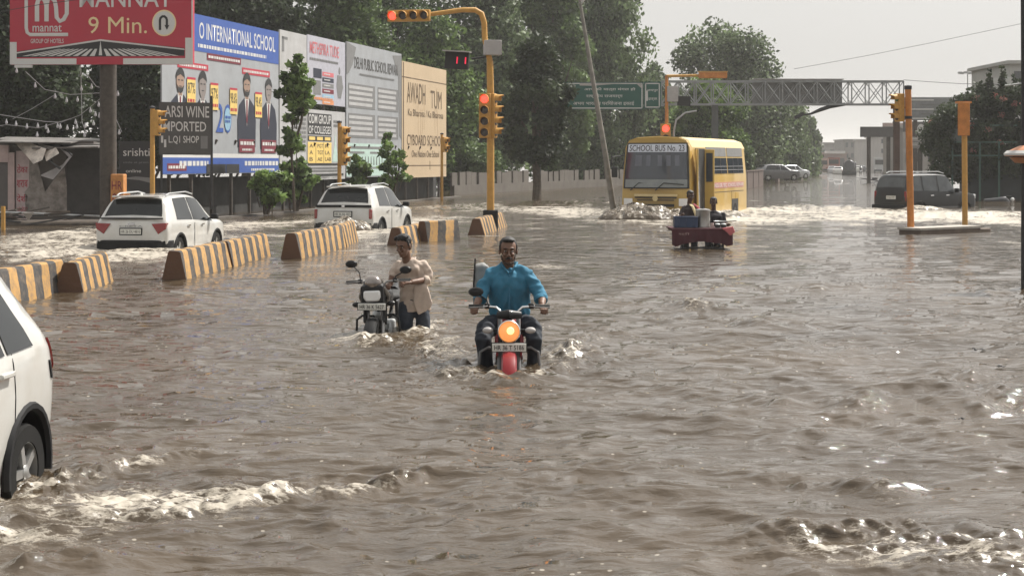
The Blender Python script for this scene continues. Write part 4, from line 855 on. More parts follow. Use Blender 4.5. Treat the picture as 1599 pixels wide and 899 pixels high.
def suv_rear(root, W_, plate, style):
    "tail lamps, plate, black bumper and trim on the back of the two white crossovers"
    bm_ = MB(); out = [(-1.72, .90), (-2.0, .895), (-2.13, .82), (-2.20, .6), (-2.22, 0)]; out = out+[(x, -y) for x, y in out[::-1][1:]]; inn = [(-1.72, .6), (-1.72, -.6)]
    bm_.prism(out+inn[::-1], .3, .60, 'XY'); bm_.build('rear_bumper', M_clad, root, bevel=.03)
    pl = bpy.data.objects.new('number_plate', MB().box((0, 0, 0), (.02, .50, .12)).mesh('number_plate')); COL.objects.link(pl); pl.parent = root; pl.location = (-2.155, 0, .80 if style == 1 else .84); pl.data.materials.append(M_plate)
    fr_ = MB().box((-2.148, 0, pl.location.z), (.02, .55, .17)).build('plate_frame', M_clad, root)
    t = text(plate, -.23, -.035, .23, .035, 0, M_ink, pl, 'plate_lettering'); t.rotation_euler = (0, 0, -PI/2); t.location = (-.013, 0, 0)
    if style == 1:
        for s in (-1, 1): MB().prism([(s*.50, 0.98), (s*.86, 1.0), (s*.84, .86), (s*.66, .74)], -2.16, -2.0, 'YZ').build('tail_lamp', M_lampr, root, bevel=.01)
        MB().box((-2.085, 0, 1.10), (.05, 1.5, .035)).build('trim_strip', M_clad, root); MB().box((-2.14, 0, .97), (.01, .16, .05)).build('badge', M_chrome, root)
        text('CRETA', -.28, .905, .28, .94, 0, M_gry, root, 'tailgate_lettering').rotation_euler = (0, 0, -PI/2); bpy.data.objects[-1] if False else None
    else:
        for s in (-1, 1): MB().box((-2.10, s*.80, .84), (.10, .09, .27)).build('tail_lamp', M_lampr, root, bevel=.02)
        MB().box((-2.085, 0, 1.06), (.06, 1.62, .07)).build('light_bar', M_clad, root); MB().box((-2.12, 0, 1.06), (.01, .09, .06)).build('badge', M_chrome, root)
    sp = MB().box((-1.72, 0, 1.60), (.28, 1.16, .035)).build('spoiler', M_white, root, bevel=.012)
    MB().box((-1.5, 0, 1.66), (.14, .04, .07), top=(.3, .4)).build('roof_fin', M_white, root)
    for s in (-1, 1):
        MB().path([(-1.5, s*.6, 1.62), (-1.3, s*.6, 1.665), (-.2, s*.6, 1.685), (.25, s*.6, 1.625)], .018, 6).build('roof_rail', M_gsteel, root)
        mm = MB().box((.78, s*1.0, 1.06), (.13, .18, .13)); mm.box((.8, s*.9, 1.02), (.05, .12, .05)); mm.build('door_mirror', M_clad, root, bevel=.03)
        for x in (-.75, .2): MB().box((x, s*.905, .90), (.17, .03, .03)).build('door_handle', M_chrome, root)
        MB().box((-.05, s*.885, .32), (2.0, .05, .13)).build('sill_cladding', M_clad, root)
        for x in (-.35,): MB().box((x, s*.898, .66), (.008, .01, .6)).build('door_gap', M_clad, root)
WIN_SUV = [[(-1.45, .52), (-.42, .52), (-.42, .315), (-1.25, .315)], [(-.36, .52), (.98, .535), (.36, .315), (-.36, .315)]]
def corner_loc(px, Y, phi, L, W_, depth, pref=None):
    cx, cy = X(px, Y), Y
    return (cx+L/2*math.sin(phi)-W_/2*math.cos(phi), cy+L/2*math.cos(phi)+W_/2*math.sin(phi), -depth)
ph = R(9); c1, sh = make_car('parked_car', 'white crossover seen from behind with slanted red tail lamps, near the shack', KEY_SUV, corner_loc(262, 36.0, ph, 4.3*.94, 1.79*.94, .36), ph, M_white, windows=WIN_SUV, rear=(-1.99, -1.70, .215, .22), front=(1.12, .45, .21, .2), group='white crossovers in the flood', scale=.94)
c1.name = 'white_car'; suv_rear(c1, 1.79, 'HR 26 DU 4810', 1)
t = [c for c in children(c1) if c.name.startswith('tailgate_lettering')][0]; t.location = (-2.142, 0, 0)
ph = R(12.5); c2, sh = make_car('white_car', 'white crossover with a black tail light bar, spray at its bumper, second in the line', KEY_SUV, corner_loc(583, 46.5, ph, 4.3, 1.79, .40), ph, M_white, windows=WIN_SUV, rear=(-1.99, -1.70, .215, .22), front=(1.12, .45, .21, .2), group='white crossovers in the flood')
suv_rear(c2, 1.79, 'HR 36 AK 2071', 2)
# near hatchback, cut by the left edge
KEY_H = [(-1.79,.45,.70,.66,.78,.56),(-1.77,.38,.86,.76,.99,.70),(-1.73,.32,.94,.81,1.10,.73),(-1.66,.28,1.0,.825,1.22,.70),(-1.52,.24,1.01,.835,1.42,.61),(-1.42,.22,1.01,.84,1.53,.57),(-1.1,.2,1.0,.845,1.58,.56),
         (-.2,.2,.98,.845,1.60,.56),(.4,.2,.96,.845,1.55,.55),(.8,.2,.95,.84,1.34,.60),(1.15,.2,.95,.83,1.06,.68),(1.4,.2,.92,.82,1.01,.69),(1.7,.22,.84,.78,.92,.64),(1.85,.28,.7,.70,.78,.55),(1.93,.36,.55,.56,.6,.45)]
ph = R(184.5)
wx, wy = -3.02, 10.05     # rear left wheel
u = Vector((math.sin(ph), math.cos(ph))); lft = Vector((-u.y, u.x)); track = .73; rx = -1.25
ctr = Vector((wx, wy))-u*rx-lft*track
c3, sh = make_car('white_car', 'close white hatchback cut off by the left edge, rear wheel in the water', KEY_H, (ctr.x, ctr.y, -.265), ph, M_white, wb=(-1.25, 1.2), track=track, r=.295, arch=.35,
    windows=[[(-1.36, .53), (-.95, .53), (-.95, .33), (-1.2, .33)], [(-.9, .53), (-.1, .53), (-.1, .31), (-.9, .31)], [(-.02, .53), (.98, .54), (.42, .31), (-.02, .31)]], rear=(-1.70, -1.5, .2, .2), front=(1.1, .5, .2, .2))
for s in (-1, 1):
    sh.patch([(-1.77, s*.62), (-1.71, s*.60), (-1.68, s*.47), (-1.73, s*.44)], off=.012, th=.04).build('tail_lamp', M_lampr, c3)
    sh.patch([(-1.68, s*.69), (-1.65, s*.69), (-1.62, s*.61), (-1.64, s*.61)], off=.008).build('reflector_slot', M_clad, c3)
    MB().box((-.85, s*.86, .93), (.2, .035, .035)).build('door_handle', M_white, c3, bevel=.01)
    mm = MB().box((.75, s*.96, 1.05), (.14, .2, .14)); mm.build('door_mirror', M_white, c3, bevel=.03)
    for x in (-1.02, -.06): sh.patch([(x, s*.9), (x+.008, s*.9), (x+.008, s*.32), (x, s*.32)], off=.003, nu=1, nv=12).build('door_gap', M_clad, c3)
MB().prism([(-1.62, .77), (-1.75, .72), (-1.83, .5), (-1.85, 0), (-1.83, -.5), (-1.75, -.72), (-1.62, -.77)], .25, .5, 'XY').build('rear_bumper', M_white, c3, bevel=.04)
# black jeep on the right
KEY_J = [(-2.2,.5,.8,.82,.98,.78),(-2.17,.42,1.05,.88,1.2,.80),(-2.12,.38,1.12,.90,1.45,.79),(-2.02,.35,1.15,.905,1.72,.755),(-1.9,.33,1.15,.91,1.86,.73),(-1.5,.3,1.15,.91,1.92,.73),(-.4,.3,1.13,.91,1.93,.73),(.35,.3,1.12,.91,1.88,.72),
         (.62,.3,1.12,.91,1.62,.74),(.92,.3,1.12,.90,1.24,.80),(1.05,.3,1.12,.89,1.19,.80),(1.6,.3,1.08,.87,1.15,.79),(2.0,.35,1.02,.85,1.08,.76),(2.15,.42,.85,.80,.95,.70),(2.2,.5,.7,.74,.76,.6)]
ph = R(55); jl = corner_loc(1416, 67.5, ph, 4.4, 1.82, .50)
c4, sh = make_car('black_jeep', 'black boxy off-road vehicle throwing up white wash, turning right behind the bare yellow pole', KEY_J, jl, ph, M_blackp, wb=(-1.35, 1.35), track=.78, r=.38, arch=.45,
    windows=[[(-1.95, .52), (-1.25, .52), (-1.25, .32), (-1.82, .32)], [(-1.15, .52), (-.32, .52), (-.32, .32), (-1.15, .32)], [(-.22, .52), (.78, .53), (.42, .32), (-.22, .32)]], rear=(-2.14, -2.0, .24, .23), front=(.9, .5, .22, .2), cat='jeep')
for o_ in children(c4):
    if 'window' in o_.name: o_.data.materials.clear(); o_.data.materials.append(mat('tinted_jeep_glass', (.05, .056, .06), .12, var=.3, scale=2, spec=.6))
for s in (-1, 1):
    MB().box((-2.13, s*.80, 1.0), (.12, .12, .42)).build('tail_lamp', M_lampr, c4, bevel=.02)
    MB().path([(-1.7, s*.66, 1.93), (-1.5, s*.66, 2.0), (.0, s*.66, 2.0), (.3, s*.66, 1.92)], .022, 6).build('roof_rail', M_gsteel, c4)
    mm = MB().box((.72, s*1.02, 1.22), (.12, .2, .18)); mm.build('door_mirror', M_clad, c4, bevel=.03)
    sh.patch([(-1.0, s*.99), (1.0, s*.99), (1.0, s*.87), (-1.0, s*.87)], off=.03, th=.05).build('side_cladding', M_gry, c4)
    MB().box((2.12, s*.66, .95), (.14, .26, .2)).build('head_lamp', M_lampc, c4, bevel=.03)
    for x in (-.7, .25): MB().box((x, s*.93, 1.03), (.2, .03, .04)).build('door_handle', M_chrome, c4)
MB().box((-2.24, -.1, .95), (.02, .5, .14)).build('number_plate', M_plate, c4); MB().box((-2.26, 0, .55), (.2, 1.7, .22)).build('rear_bumper', M_clad, c4, bevel=.03)
text('HR 36 Z 0707', -.2, .92, .2, .99, 0, M_ink, c4, 'plate_lettering').rotation_euler = (0, 0, -PI/2); [c for c in children(c4) if c.name.startswith('plate_lettering')][0].location = (-2.252, -.1, 0)

# ------------------------------------------------------------------ school bus
M_by = mat('school_bus_yellow', (.50, .33, .075), .42, var=.08, scale=1.5, coat=.4, dirt=(.35, .22, .08), dirt_amt=.35); M_bg = mat('bus_glass', (.035, .042, .055), .07, var=.2, scale=1, spec=.8); M_bcream = mat('bus_roof_cream', (.66, .52, .26), .5, var=.08)
M_bb = mat('bus_rubber', (.018, .018, .018), .6); M_bl = mat('bus_lower_screen_grey', (.22, .24, .24), .3, var=.15)
def bus():
    ph = R(200.5); Wd, L = 2.36, 8.2; g = -.5
    cor = Vector((X(1080, 57.3), 57.3)); u = Vector((math.sin(ph), math.cos(ph))); left = Vector((-u.y, u.x))
    ctr = cor-u*(L/2)*1.07-left*(Wd/2)*1.07
    r = thing('school_bus', 'yellow school bus numbered 23 ploughing through the flood with its door open', 'bus', (ctr.x, ctr.y, g-.04), math.atan2(u.y, u.x)); r.scale = (1.07,)*3
    hw = Wd/2
    prof = [(-hw, .35), (-hw-.0, 1.2), (-hw+.015, 1.75), (-hw+.10, 2.75), (-hw+.22, 2.98), (-hw+.5, 3.08), (0, 3.12)]; prof = prof+[(-a, b) for a, b in prof[::-1][1:]]
    xs = [(-L/2, .96), (-L/2+.12, 1), (0, 1), (L/2-.5, 1), (L/2-.15, .995), (L/2, .97)]
    mb = MB(); n = len(prof)
    for i, (x, k) in enumerate(xs):
        for (a, b) in prof:
            fx = x
            if i == len(xs)-1: fx = x+.10*(1-(a/hw)**2)-max(0, (b-1.25))*.115
            mb.v.append((fx, a*k, b if b < 2 else .35+(b-.35)*(1 if 0 < i < len(xs)-1 else .992)))
    for i in range(len(xs)-1):
        for j in range(n-1): a = i*n+j; mb.f.append((a, a+1, a+n+1, a+n))
        mb.f.append((i*n, (i+1)*n, (i+1)*n+n-1, i*n+n-1))
    m_ = (n-1)//2
    for base, flip in ((0, False), ((len(xs)-1)*n, True)):
        for j in range(m_): q = (base+j, base+j+1, base+n-2-j, base+n-1-j) if j < m_-0 else None; mb.f.append(q[::-1] if flip else q) if len(set(q)) == 4 else mb.f.append(tuple(dict.fromkeys(q)))
    body = mb.build('body', M_by, r, sharp=25)
    # roof skin
    rf = MB(); top = [(a, b+.012) for a, b in prof if b > 2.7]; 
    for x in (-L/2+.02, L/2-.42): rf.v += [(x, a, b) for a, b in top]
    k = len(top); rf.f = [(j, j+1, k+j+1, k+j) for j in range(k-1)]; rf.build('roof', M_bcream, r)
    fx = lambda z, y: L/2+.10*(1-(y/hw)**2)-max(0, z-1.25)*.115
    def fpanel(y0, z0, y1, z1, off, m, name, nu=10, nv=4, par=r):
        q = MB(); 
        for o_ in (off, off-.03):
            for i in range(nu+1):
                for j in range(nv+1):
                    y = y0+(y1-y0)*i/nu; z = z0+(z1-z0)*j/nv; q.v.append((fx(z, y)+o_, y*(1-.055*max(0, z-1.6)), z))
        m2 = nv+1; N = (nu+1)*m2
        for i in range(nu):
            for j in range(nv): a = i*m2+j; q.f += [(a, a+m2, a+m2+1, a+1), (N+a, N+a+1, N+a+m2+1, N+a+m2)]
            q.f += [(i*m2, N+i*m2, N+(i+1)*m2, (i+1)*m2), (i*m2+nv, (i+1)*m2+nv, N+(i+1)*m2+nv, N+i*m2+nv)]
        for j in range(nv): q.f += [(j, j+1, N+j+1, N+j), (nu*m2+j, N+nu*m2+j, N+nu*m2+j+1, nu*m2+j+1)]
        return q.build(name, m, par)
    fpanel(-1.10, 1.42, 1.10, 2.90, .015, M_bb, 'windscreen_rubber'); ws = fpanel(-1.04, 1.72, 1.04, 2.62, .025, M_bg, 'windscreen'); fpanel(-1.04, 1.46, 1.04, 1.715, .026, M_bl, 'lower_screen')
    nb = fpanel(-1.04, 2.60, 1.04, 2.86, .035, mat('number_band', (.62, .66, .74), .5, var=.05), 'name_band')
    t = text('SCHOOL BUS No. 23', -.98, 2.63, .98, 2.83, 0, M_navy, r, 'name_lettering', bold=True)
    co = [v for v in t.data.vertices]
    for v in co: y = v.co.x; z = v.co.z; v.co = Vector((fx(z, y)+.040, y*(1-.055*max(0, z-1.6)), z))
    for i, (y0, y1) in enumerate([(-.75, -.5), (-.35, -.2), (.05, .2), (.35, .5), (.65, .8)]): fpanel(y0, 2.15, y1, 2.5, .028, mat('seat_cover_reflection', (.12, .13, .16), .3), 'reflection_panel')  # seat cover reflections in the windscreen, painted as lighter panels
    for y0 in (-.85, .0):
        MB().path([(fx(1.38, y0)+.03, y0, 1.36), (fx(1.6, y0)+.05, y0+.28, 1.60), (fx(1.58, y0)+.05, y0+.95, 1.55)], .018, 5).build('wiper', M_bb, r)
    for (z0, z1, h, m2, nm) in [(1.17, 1.24, .72, M_bcream, 'grille_bar'), (1.11, 1.15, .70, M_bb, 'grille_slot'), (1.03, 1.06, .62, M_bb, 'grille_slot'), (.83, .92, .62, M_bb, 'lower_grille')]: fpanel(-h, z0, h, z1, .02, m2, nm)
    MB().lathe([(.001, 0), (.09, 0), (.09, .03), (.001, .03)], (fx(1.1, 0)+.01, 0, 1.10), 'X', 16).build('badge', M_bcream, r)
    for s in (-1, 1):
        hl = fpanel(s*.78, .86, s*1.08, 1.10, .03, M_lampc, 'head_lamp', nu=4)
        MB().path([(L/2-.1, s*(hw-.1), 2.5), (L/2+.28, s*(hw+.22), 2.45), (L/2+.3, s*(hw+.25), 2.15)], .02, 6).build('mirror_arm', M_bb, r) if s < 0 else None
        MB().box((L/2+.22, s*(hw+.16), 1.95), (.06, .2, .34)).build('mirror', M_bb, r, bevel=.03) if s < 0 else None
    # left-hand side: windows, open door, band, flap, wheels
    for s in (-1, 1):
        def side(x0, x1, z0, z1, off, m, name):
            def yy(z): return (hw+(0 if z < 1.2 else -.015*(z-1.2)/.55 if z < 1.75 else -.015-.085*(z-1.75)))
            q = MB(); q.add([(x0, s*(yy(z0)+off), z0), (x1, s*(yy(z0)+off), z0), (x1, s*(yy(z1)+off), z1), (x0, s*(yy(z1)+off), z1), (x0, s*(yy(z0)-.02), z0), (x1, s*(yy(z0)-.02), z0), (x1, s*(yy(z1)-.02), z1), (x0, s*(yy(z1)-.02), z1)], [(0,1,2,3),(7,6,5,4),(0,4,5,1),(1,5,6,2),(2,6,7,3),(3,7,4,0)])
            return q.build(name, m, r)
        x_end = L/2-.45
        for (a, b_) in [(-3.55, -1.15), (-1.0, 1.85)]:
            side(a, b_, 1.88, 2.42, .012, M_bg, 'window'); side(a, b_, 2.47, 2.78, .012, M_gry, 'upper_window')
            k = 3
            for j in range(1, k): xx = a+(b_-a)*j/k; side(xx-.03, xx+.03, 1.88, 2.42, .022, M_bb, 'window_post')
            for z in (2.0, 2.12, ): side(a, b_, z, z+.015, .03, M_gsteel, 'window_bar')
        side(-3.5, 1.4, 1.38, 1.58, .008, mat('dusty_pink_band', (.42, .20, .17), .6), 'name_strip'); 
        tt = text('HINDU SR. SEC. SCHOOL REWARI', -3.4 if s > 0 else -1.3, 1.42, 1.3 if s > 0 else 3.4, 1.54, 0, M_txtw, r, 'strip_lettering')
        tt.rotation_euler = (0, 0, PI if s > 0 else 0); tt.location = (0, s*(hw+.014), 0)
        if s > 0:
            for v in tt.data.vertices: v.co.x = -v.co.x-0; 
            for v in tt.data.vertices: v.co.x = -v.co.x
            tt.location.x = -2.1
        side(-1.6, -1.58, .6, 1.25, .006, M_bb, 'panel_seam'); side(-3.5, 1.9, 1.24, 1.26, .006, M_bb, 'panel_seam'); side(-2.7, -2.2, .75, 1.2, .006, M_by, 'flap')
        for x in (-2.1, 2.2):
            side(x-.5, x+.5, .38, .98, .008, M_bb, 'wheel_housing'); wheel(r, x, s*(hw-.12), .42, .42, s, rim=M_by, spokes=6, w_=.26)
    s = 1
    MB().box((2.25+.6, hw-.05, 1.62), (.9, .12, 2.2)).build('door_opening', M_bb, r)
    dl = MB().box((2.36, hw+.16, 1.62), (.05, .34, 2.15)).build('open_door', M_by, r, bevel=.02); MB().box((2.392, hw+.17, 2.1), (.02, .22, .95)).build('door_glass', M_bg, r)
    d2 = MB().box((L/2-.38, hw+.08, 1.65), (.5, .05, 2.1), rz=R(20)).build('front_door_leaf', M_by, r, bevel=.02); MB().box((L/2-.38, hw+.11, 2.1), (.36, .02, .9), rz=R(20)).build('door_glass', M_bg, r)
    # child or passenger looking out is too small; leaning conductor's rail
    MB().tube((L/2-.75, hw+.06, .7), (L/2-.75, hw+.02, 2.5), .02).build('grab_rail', M_chrome, r)
bus()

# ------------------------------------------------------------------ distant traffic
KEY_C = [(-2.0,.4,.65,.72,.75,.6),(-1.92,.3,.9,.82,1.0,.7),(-1.7,.25,.95,.84,1.2,.68),(-1.4,.22,.95,.85,1.42,.6),(-.8,.2,.94,.85,1.5,.6),(.2,.2,.93,.85,1.48,.6),(.6,.2,.92,.85,1.3,.62),(1.05,.2,.92,.84,1.02,.7),(1.6,.22,.88,.82,.95,.7),(1.9,.3,.75,.76,.82,.6),(2.0,.4,.6,.6,.62,.5)]
M_sil = mat('silver_car_paint', (.42, .43, .44), .3, .4, var=.03, coat=.6); M_dk = mat('dark_car_paint', (.05, .052, .058), .3, var=.1, coat=.6); M_rd = mat('dull_red_paint', (.28, .07, .05), .5, var=.2)
def small_car(px, pyb, phi, paint, label, group='small cars in the far traffic', name='car', s=1.0, dep=.3):
    x, y = W(px, pyb)
    r, sh = make_car(name, label, KEY_C, (x, y, -dep), phi, paint, wb=(-1.25, 1.25), track=.74, r=.31, detail=False, windows=[[(-1.5, .52), (-.1, .52), (-.1, .32), (-1.25, .32)], [(0, .52), (.9, .53), (.3, .32), (0, .32)]], rear=(-1.72, -1.42, .2, .2), front=(1.0, .6, .2, .2), group=group, scale=s)
    for q in (-1, 1): MB().box((-1.95, q*.62, .78), (.06, .22, .14)).build('tail_lamp', M_lampr, r); MB().box((1.9, q*.6, .7), (.12, .24, .14)).build('head_lamp', M_lampc, r)
    return r
small_car(1214, 286, R(75), mat('dark_silver_paint', (.13, .13, .135), .35, .3, coat=.5), 'silver car standing behind the brown divider under the drooping tree', 'parked cars behind the divider', dep=-.2)
small_car(1236, 281, R(60), M_sil, 'pale car end showing behind the divider beside the silver one', 'parked cars behind the divider', dep=-.1)
def back_truck(px, pyb, w_, h_, col, label, name='truck', cat='truck', phi=.21, group=None, L=5, front=False, dome=False):
    x, y = W(px, pyb); r = thing(name, label, cat, (x, y, -.3), -phi, group)
    if dome:
        MB().lathe([(.001, 0), (h_*.36, 0), (h_*.39, .1), (h_*.39, L), (.001, L)], (0, .5, .9+h_*.40), 'Y', 20).build('tank', col, r, bevel=0)
        MB().box((0, L*.5, .72), (w_, L, .3)).build('chassis', M_clad, r); MB().box((0, .2, .55), (w_, .15, .45)).build('rear_bar', M_clad, r); MB().box((0, L+1.0, 1.3), (w_*.95, 1.6, 1.7)).build('cab', M_dk, r, bevel=.08)
        MB().box((0, .45, 1.1+h_*.78), (.3, .4, .25)).build('hatch', M_dk, r)
    else:
        MB().box((0, L*.5, .6+(h_-.6)/2), (w_, L, h_-.6)).build('body', col, r, bevel=.06); MB().box((0, .0-.02, h_*.72), (w_*.82, .05, h_*.28)).build('windscreen' if front else 'rear_window', M_glass, r)
        MB().box((0, -.03, .72), (w_*.96, .1, .25)).build('bumper', M_clad, r)
        for s in (-1, 1): MB().box((s*w_*.38, -.05, 1.05), (w_*.14, .06, .16)).build('lamp', M_lampc if front else M_lampr, r)
    for s in (-1, 1):
        for yy in (L*.2, L*.8): MB().lathe([(.001, -.12), (.45, -.12), (.45, .12), (.001, .12)], (s*(w_/2-.16), yy, .42), 'X', 14).build('wheel', M_tyre, r)
    return r
back_truck(1326, 274, 2.0, 2.0, mat('dark_tank', (.07, .075, .085), .35, .3), 'dark round water tanker driving away down the middle of the road', 'tanker', 'tanker', dome=True, L=4)
back_truck(1376, 270, 2.5, 3.0, mat('bus_offwhite', (.42, .43, .43), .5), 'pale bus coming up the far right side of the road', 'far_bus', 'bus', front=True, L=8)
small_car(1386, 272, R(192), M_dk, 'dark car beside the pale far bus')
for i, (px, py, p, ph_, lb) in enumerate([(1340, 268.5, M_white, 12, 'tiny white car just right of the tanker'), (1347, 267, M_sil, 12, 'tiny silver car in the middle of the far queue'), (1353, 268, M_dk, 12, 'tiny dark car in the middle of the far queue'), (1358, 266.2, M_white, 192, 'tiny white car left of the pale bus, farther back'),
        (1349, 265, M_white, 12, 'tiny white car at the far end of the queue'), (1362, 265.3, M_sil, 192, 'tiny silver car at the far end near the pale bus'), (1336, 265.6, M_dk, 12, 'tiny dark car beyond the tanker'), (1270, 270.5, M_rd, 12, 'dull red car at the end of the divider'),
        (1300, 270.5, M_sil, 12, 'silver car left of the tanker by the kerb'), (1309, 272, M_white, 12, 'pale car close to the left of the tanker'), (1291, 268, M_white, 12, 'pale car half behind the silver one at the kerb'), (1256, 268.5, M_sil, 60, 'silver car partly behind the divider end')]):
    small_car(px, py, R(ph_), p, lb)
back_truck(1284, 268.2, 2.3, 2.9, mat('faded_pink_body', (.36, .22, .18), .7), 'faded pink truck body parked at the far left kerb', L=5, group='trucks in the far traffic'); back_truck(1302, 268, 2.3, 3.1, M_rd, 'dull red truck parked beside the pink one', L=5, group='trucks in the far traffic')
# motorcycles far off
def far_bike(px, py, lb):
    x, y = W(px, py); r = thing('motorcycle', lb, 'motorcycle', (x, y, -.35), R(-12), 'tiny motorcycles in the far traffic')
    for yy in (-.6, .6): MB().lathe([(.2, -.05), (.3, -.05), (.3, .05), (.2, .05)], (0, yy, .3), 'X', 14).build('wheel', M_tyre, r)
    MB().path([(0, -.6, .6), (0, -.2, .75), (0, .3, .8), (0, .7, .72)], [.08, .14, .16, .08], 8).build('frame', M_dk, r); MB().tube((-.32, -.3, 1.0), (.32, -.3, 1.0), .025).build('handlebar', M_dk, r)
    p = thing('person', lb.replace('motorcycle', 'rider on a motorcycle').replace('tiny ', 'tiny dark ', 1), 'person', (x, y, -.35), R(-12), 'tiny riders in the far traffic')
    mb = MB(); mb.path([(0, .25, .75), (0, .15, 1.1), (0, .05, 1.35)], [.17, .19, .16], 10); mb.ball((0, 0, 1.6), (.1, .11, .13)); mb.path([(0, .02, 1.35), (0, 0, 1.5)], .06, 8)
    for s in (-1, 1): mb.path([(s*.17, .05, 1.32), (s*.26, -.05, 1.1), (s*.28, -.28, 1.02)], [.06, .05, .04], 6); mb.path([(s*.1, .25, .78), (s*.18, -.2, .72), (s*.15, -.05, .3)], [.09, .08, .06], 6)
    link(fuse(mb, .03, 2), 'body', mat('dark_clothes', (.06, .06, .07), .8), p)
far_bike(1344, 271, 'tiny motorcycle just right of the tanker'); far_bike(1355, 271.5, 'tiny motorcycle left of the pale far bus'); far_bike(1317, 269, 'tiny motorcycle left of and beyond the tanker')
# ------------------------------------------------------------------ striped concrete blocks
def stripe_mat():
    m = bpy.data.materials.new('striped_block_paint'); m.use_nodes = True; n = m.node_tree.nodes; l = m.node_tree.links; b = n['Principled BSDF']; b.inputs['Roughness'].default_value = .85
    tc = n.new('ShaderNodeTexCoord'); sp = n.new('ShaderNodeSeparateXYZ'); l.new(tc.outputs['Object'], sp.inputs[0])
    def M(op, a, bb):
        q = n.new('ShaderNodeMath'); q.operation = op
        for i, v in enumerate((a, bb)):
            if isinstance(v, (int, float)): q.inputs[i].default_value = v
            else: l.new(v, q.inputs[i])
        return q.outputs[0]
    ns = n.new('ShaderNodeTexNoise'); ns.inputs['Scale'].default_value = 6; ns.inputs['Detail'].default_value = 6; l.new(tc.outputs['Object'], ns.inputs['Vector'])
    u = M('ADD', M('ADD', M('MULTIPLY', sp.outputs[0], 1/.60), M('MULTIPLY', sp.outputs[2], -.45)), M('MULTIPLY', ns.outputs['Fac'], .22))
    st = M('GREATER_THAN', M('FRACT', u, 0), .5)
    mx = n.new('ShaderNodeMix'); mx.data_type = 'RGBA'; l.new(st, mx.inputs['Factor']); mx.inputs['A'].default_value = (.40, .225, .07, 1); mx.inputs['B'].default_value = (.032, .031, .031, 1)
    n2 = n.new('ShaderNodeTexNoise'); n2.inputs['Scale'].default_value = 9; n2.inputs['Detail'].default_value = 8; n2.inputs['Roughness'].default_value = .75; l.new(tc.outputs['Object'], n2.inputs['Vector'])
    r = n.new('ShaderNodeValToRGB'); r.color_ramp.elements[0].position = .45; r.color_ramp.elements[1].position = .62; l.new(n2.outputs['Fac'], r.inputs['Fac'])
    m2 = n.new('ShaderNodeMix'); m2.data_type = 'RGBA'; q = M('MULTIPLY', r.outputs[0], .6); l.new(q, m2.inputs['Factor']); l.new(mx.outputs['Result'], m2.inputs['A']); m2.inputs['B'].default_value = (.14, .105, .075, 1)
    # bare brown concrete on the two ends
    geo = n.new('ShaderNodeNewGeometry'); ob = n.new('ShaderNodeVectorTransform'); ob.vector_type = 'NORMAL'; ob.convert_from = 'WORLD'; ob.convert_to = 'OBJECT'; l.new(geo.outputs['True Normal'], ob.inputs[0]); s2 = n.new('ShaderNodeSeparateXYZ'); l.new(ob.outputs[0], s2.inputs[0])
    endf = M('GREATER_THAN', M('ABSOLUTE', s2.outputs[0], 0), .8)
    m3 = n.new('ShaderNodeMix'); m3.data_type = 'RGBA'; l.new(endf, m3.inputs['Factor']); l.new(m2.outputs['Result'], m3.inputs['A']); m3.inputs['B'].default_value = (.115, .06, .035, 1)
    l.new(m3.outputs['Result'], b.inputs['Base Color']); bp = n.new('ShaderNodeBump'); bp.inputs['Strength'].default_value = .5; bp.inputs['Distance'].default_value = .02; l.new(n2.outputs['Fac'], bp.inputs['Height']); l.new(bp.outputs[0], b.inputs['Normal'])
    return m
M_str = stripe_mat()
def barrier(pa, pb, label, wbot=.56, wtop=.20, h=1.02, dep=.5, shift=0):
    "pa, pb: picture points of the near and far foot of the side that faces right"
    a = Vector((*W(*pa), 0)); b = Vector((*W(*pb), 0)); d = (b-a); L = d.length; d.normalize(); nrm = Vector((-d.y, d.x, 0))
    mid = a+nrm*(wbot*.36)
    nseg = max(6, int(L/.25)); prof = [(-wbot/2, 0), (-wbot/2, .15), (-wbot*.36, .5), (-wtop/2, h-.03), (-wtop/2+.03, h), (wtop/2-.03, h), (wtop/2, h-.03), (wbot*.36, .5), (wbot/2, .15), (wbot/2, 0)]
    mb = MB(); n = len(prof); rg = np.random.default_rng(int(abs(pa[0])*7))
    for i in range(nseg+1):
        for (y, z) in prof: mb.v.append((L*i/nseg, y+rg.normal()*.004, z+rg.normal()*.006))
    for i in range(nseg):
        for j in range(n-1): q = i*n+j; mb.f.append((q, q+1, q+n+1, q+n))
    mb.f.append(tuple(range(n))); mb.f.append(tuple(nseg*n+j for j in range(n))[::-1])
    o = mb.build('road_block', M_str, None, sharp=30); o.location = (mid.x, mid.y, -dep); o.rotation_euler = (0, 0, math.atan2(d.y, d.x)); o.scale = (1, 1, 1)
    tag(o, label, 'barrier', 'striped concrete blocks along the median')
barrier((-70, 492), (111, 452), 'striped block nearest the camera, starting beyond the left picture edge', h=.95)
barrier((130, 456), (177, 436), 'short striped block right of the nearest long one, turned a little away', h=.93)
barrier((291, 436), (362, 416), 'striped block in front of the first white crossover, brown end face showing', h=.96)
barrier((365, 415.5), (424, 399), 'striped block joined to the far end of the one before the first crossover', h=.95)
barrier((470, 404), (541, 386), 'striped block left of the man pushing the silver motorcycle', h=1.0)
barrier((542, 385.5), (560, 376), 'short striped block swamped by spray at the rear of the second crossover', h=.98)
barrier((631, 383), (668, 374), 'striped block with a broad dark end, behind the head of the walking man', h=.9)
barrier((668, 377), (719, 374), 'darkened striped block standing crosswise, its black side to the camera', h=.98, wbot=.5)
barrier((757, 367), (792, 354), 'striped block at the foot of the main traffic light', h=.93, wbot=.62)
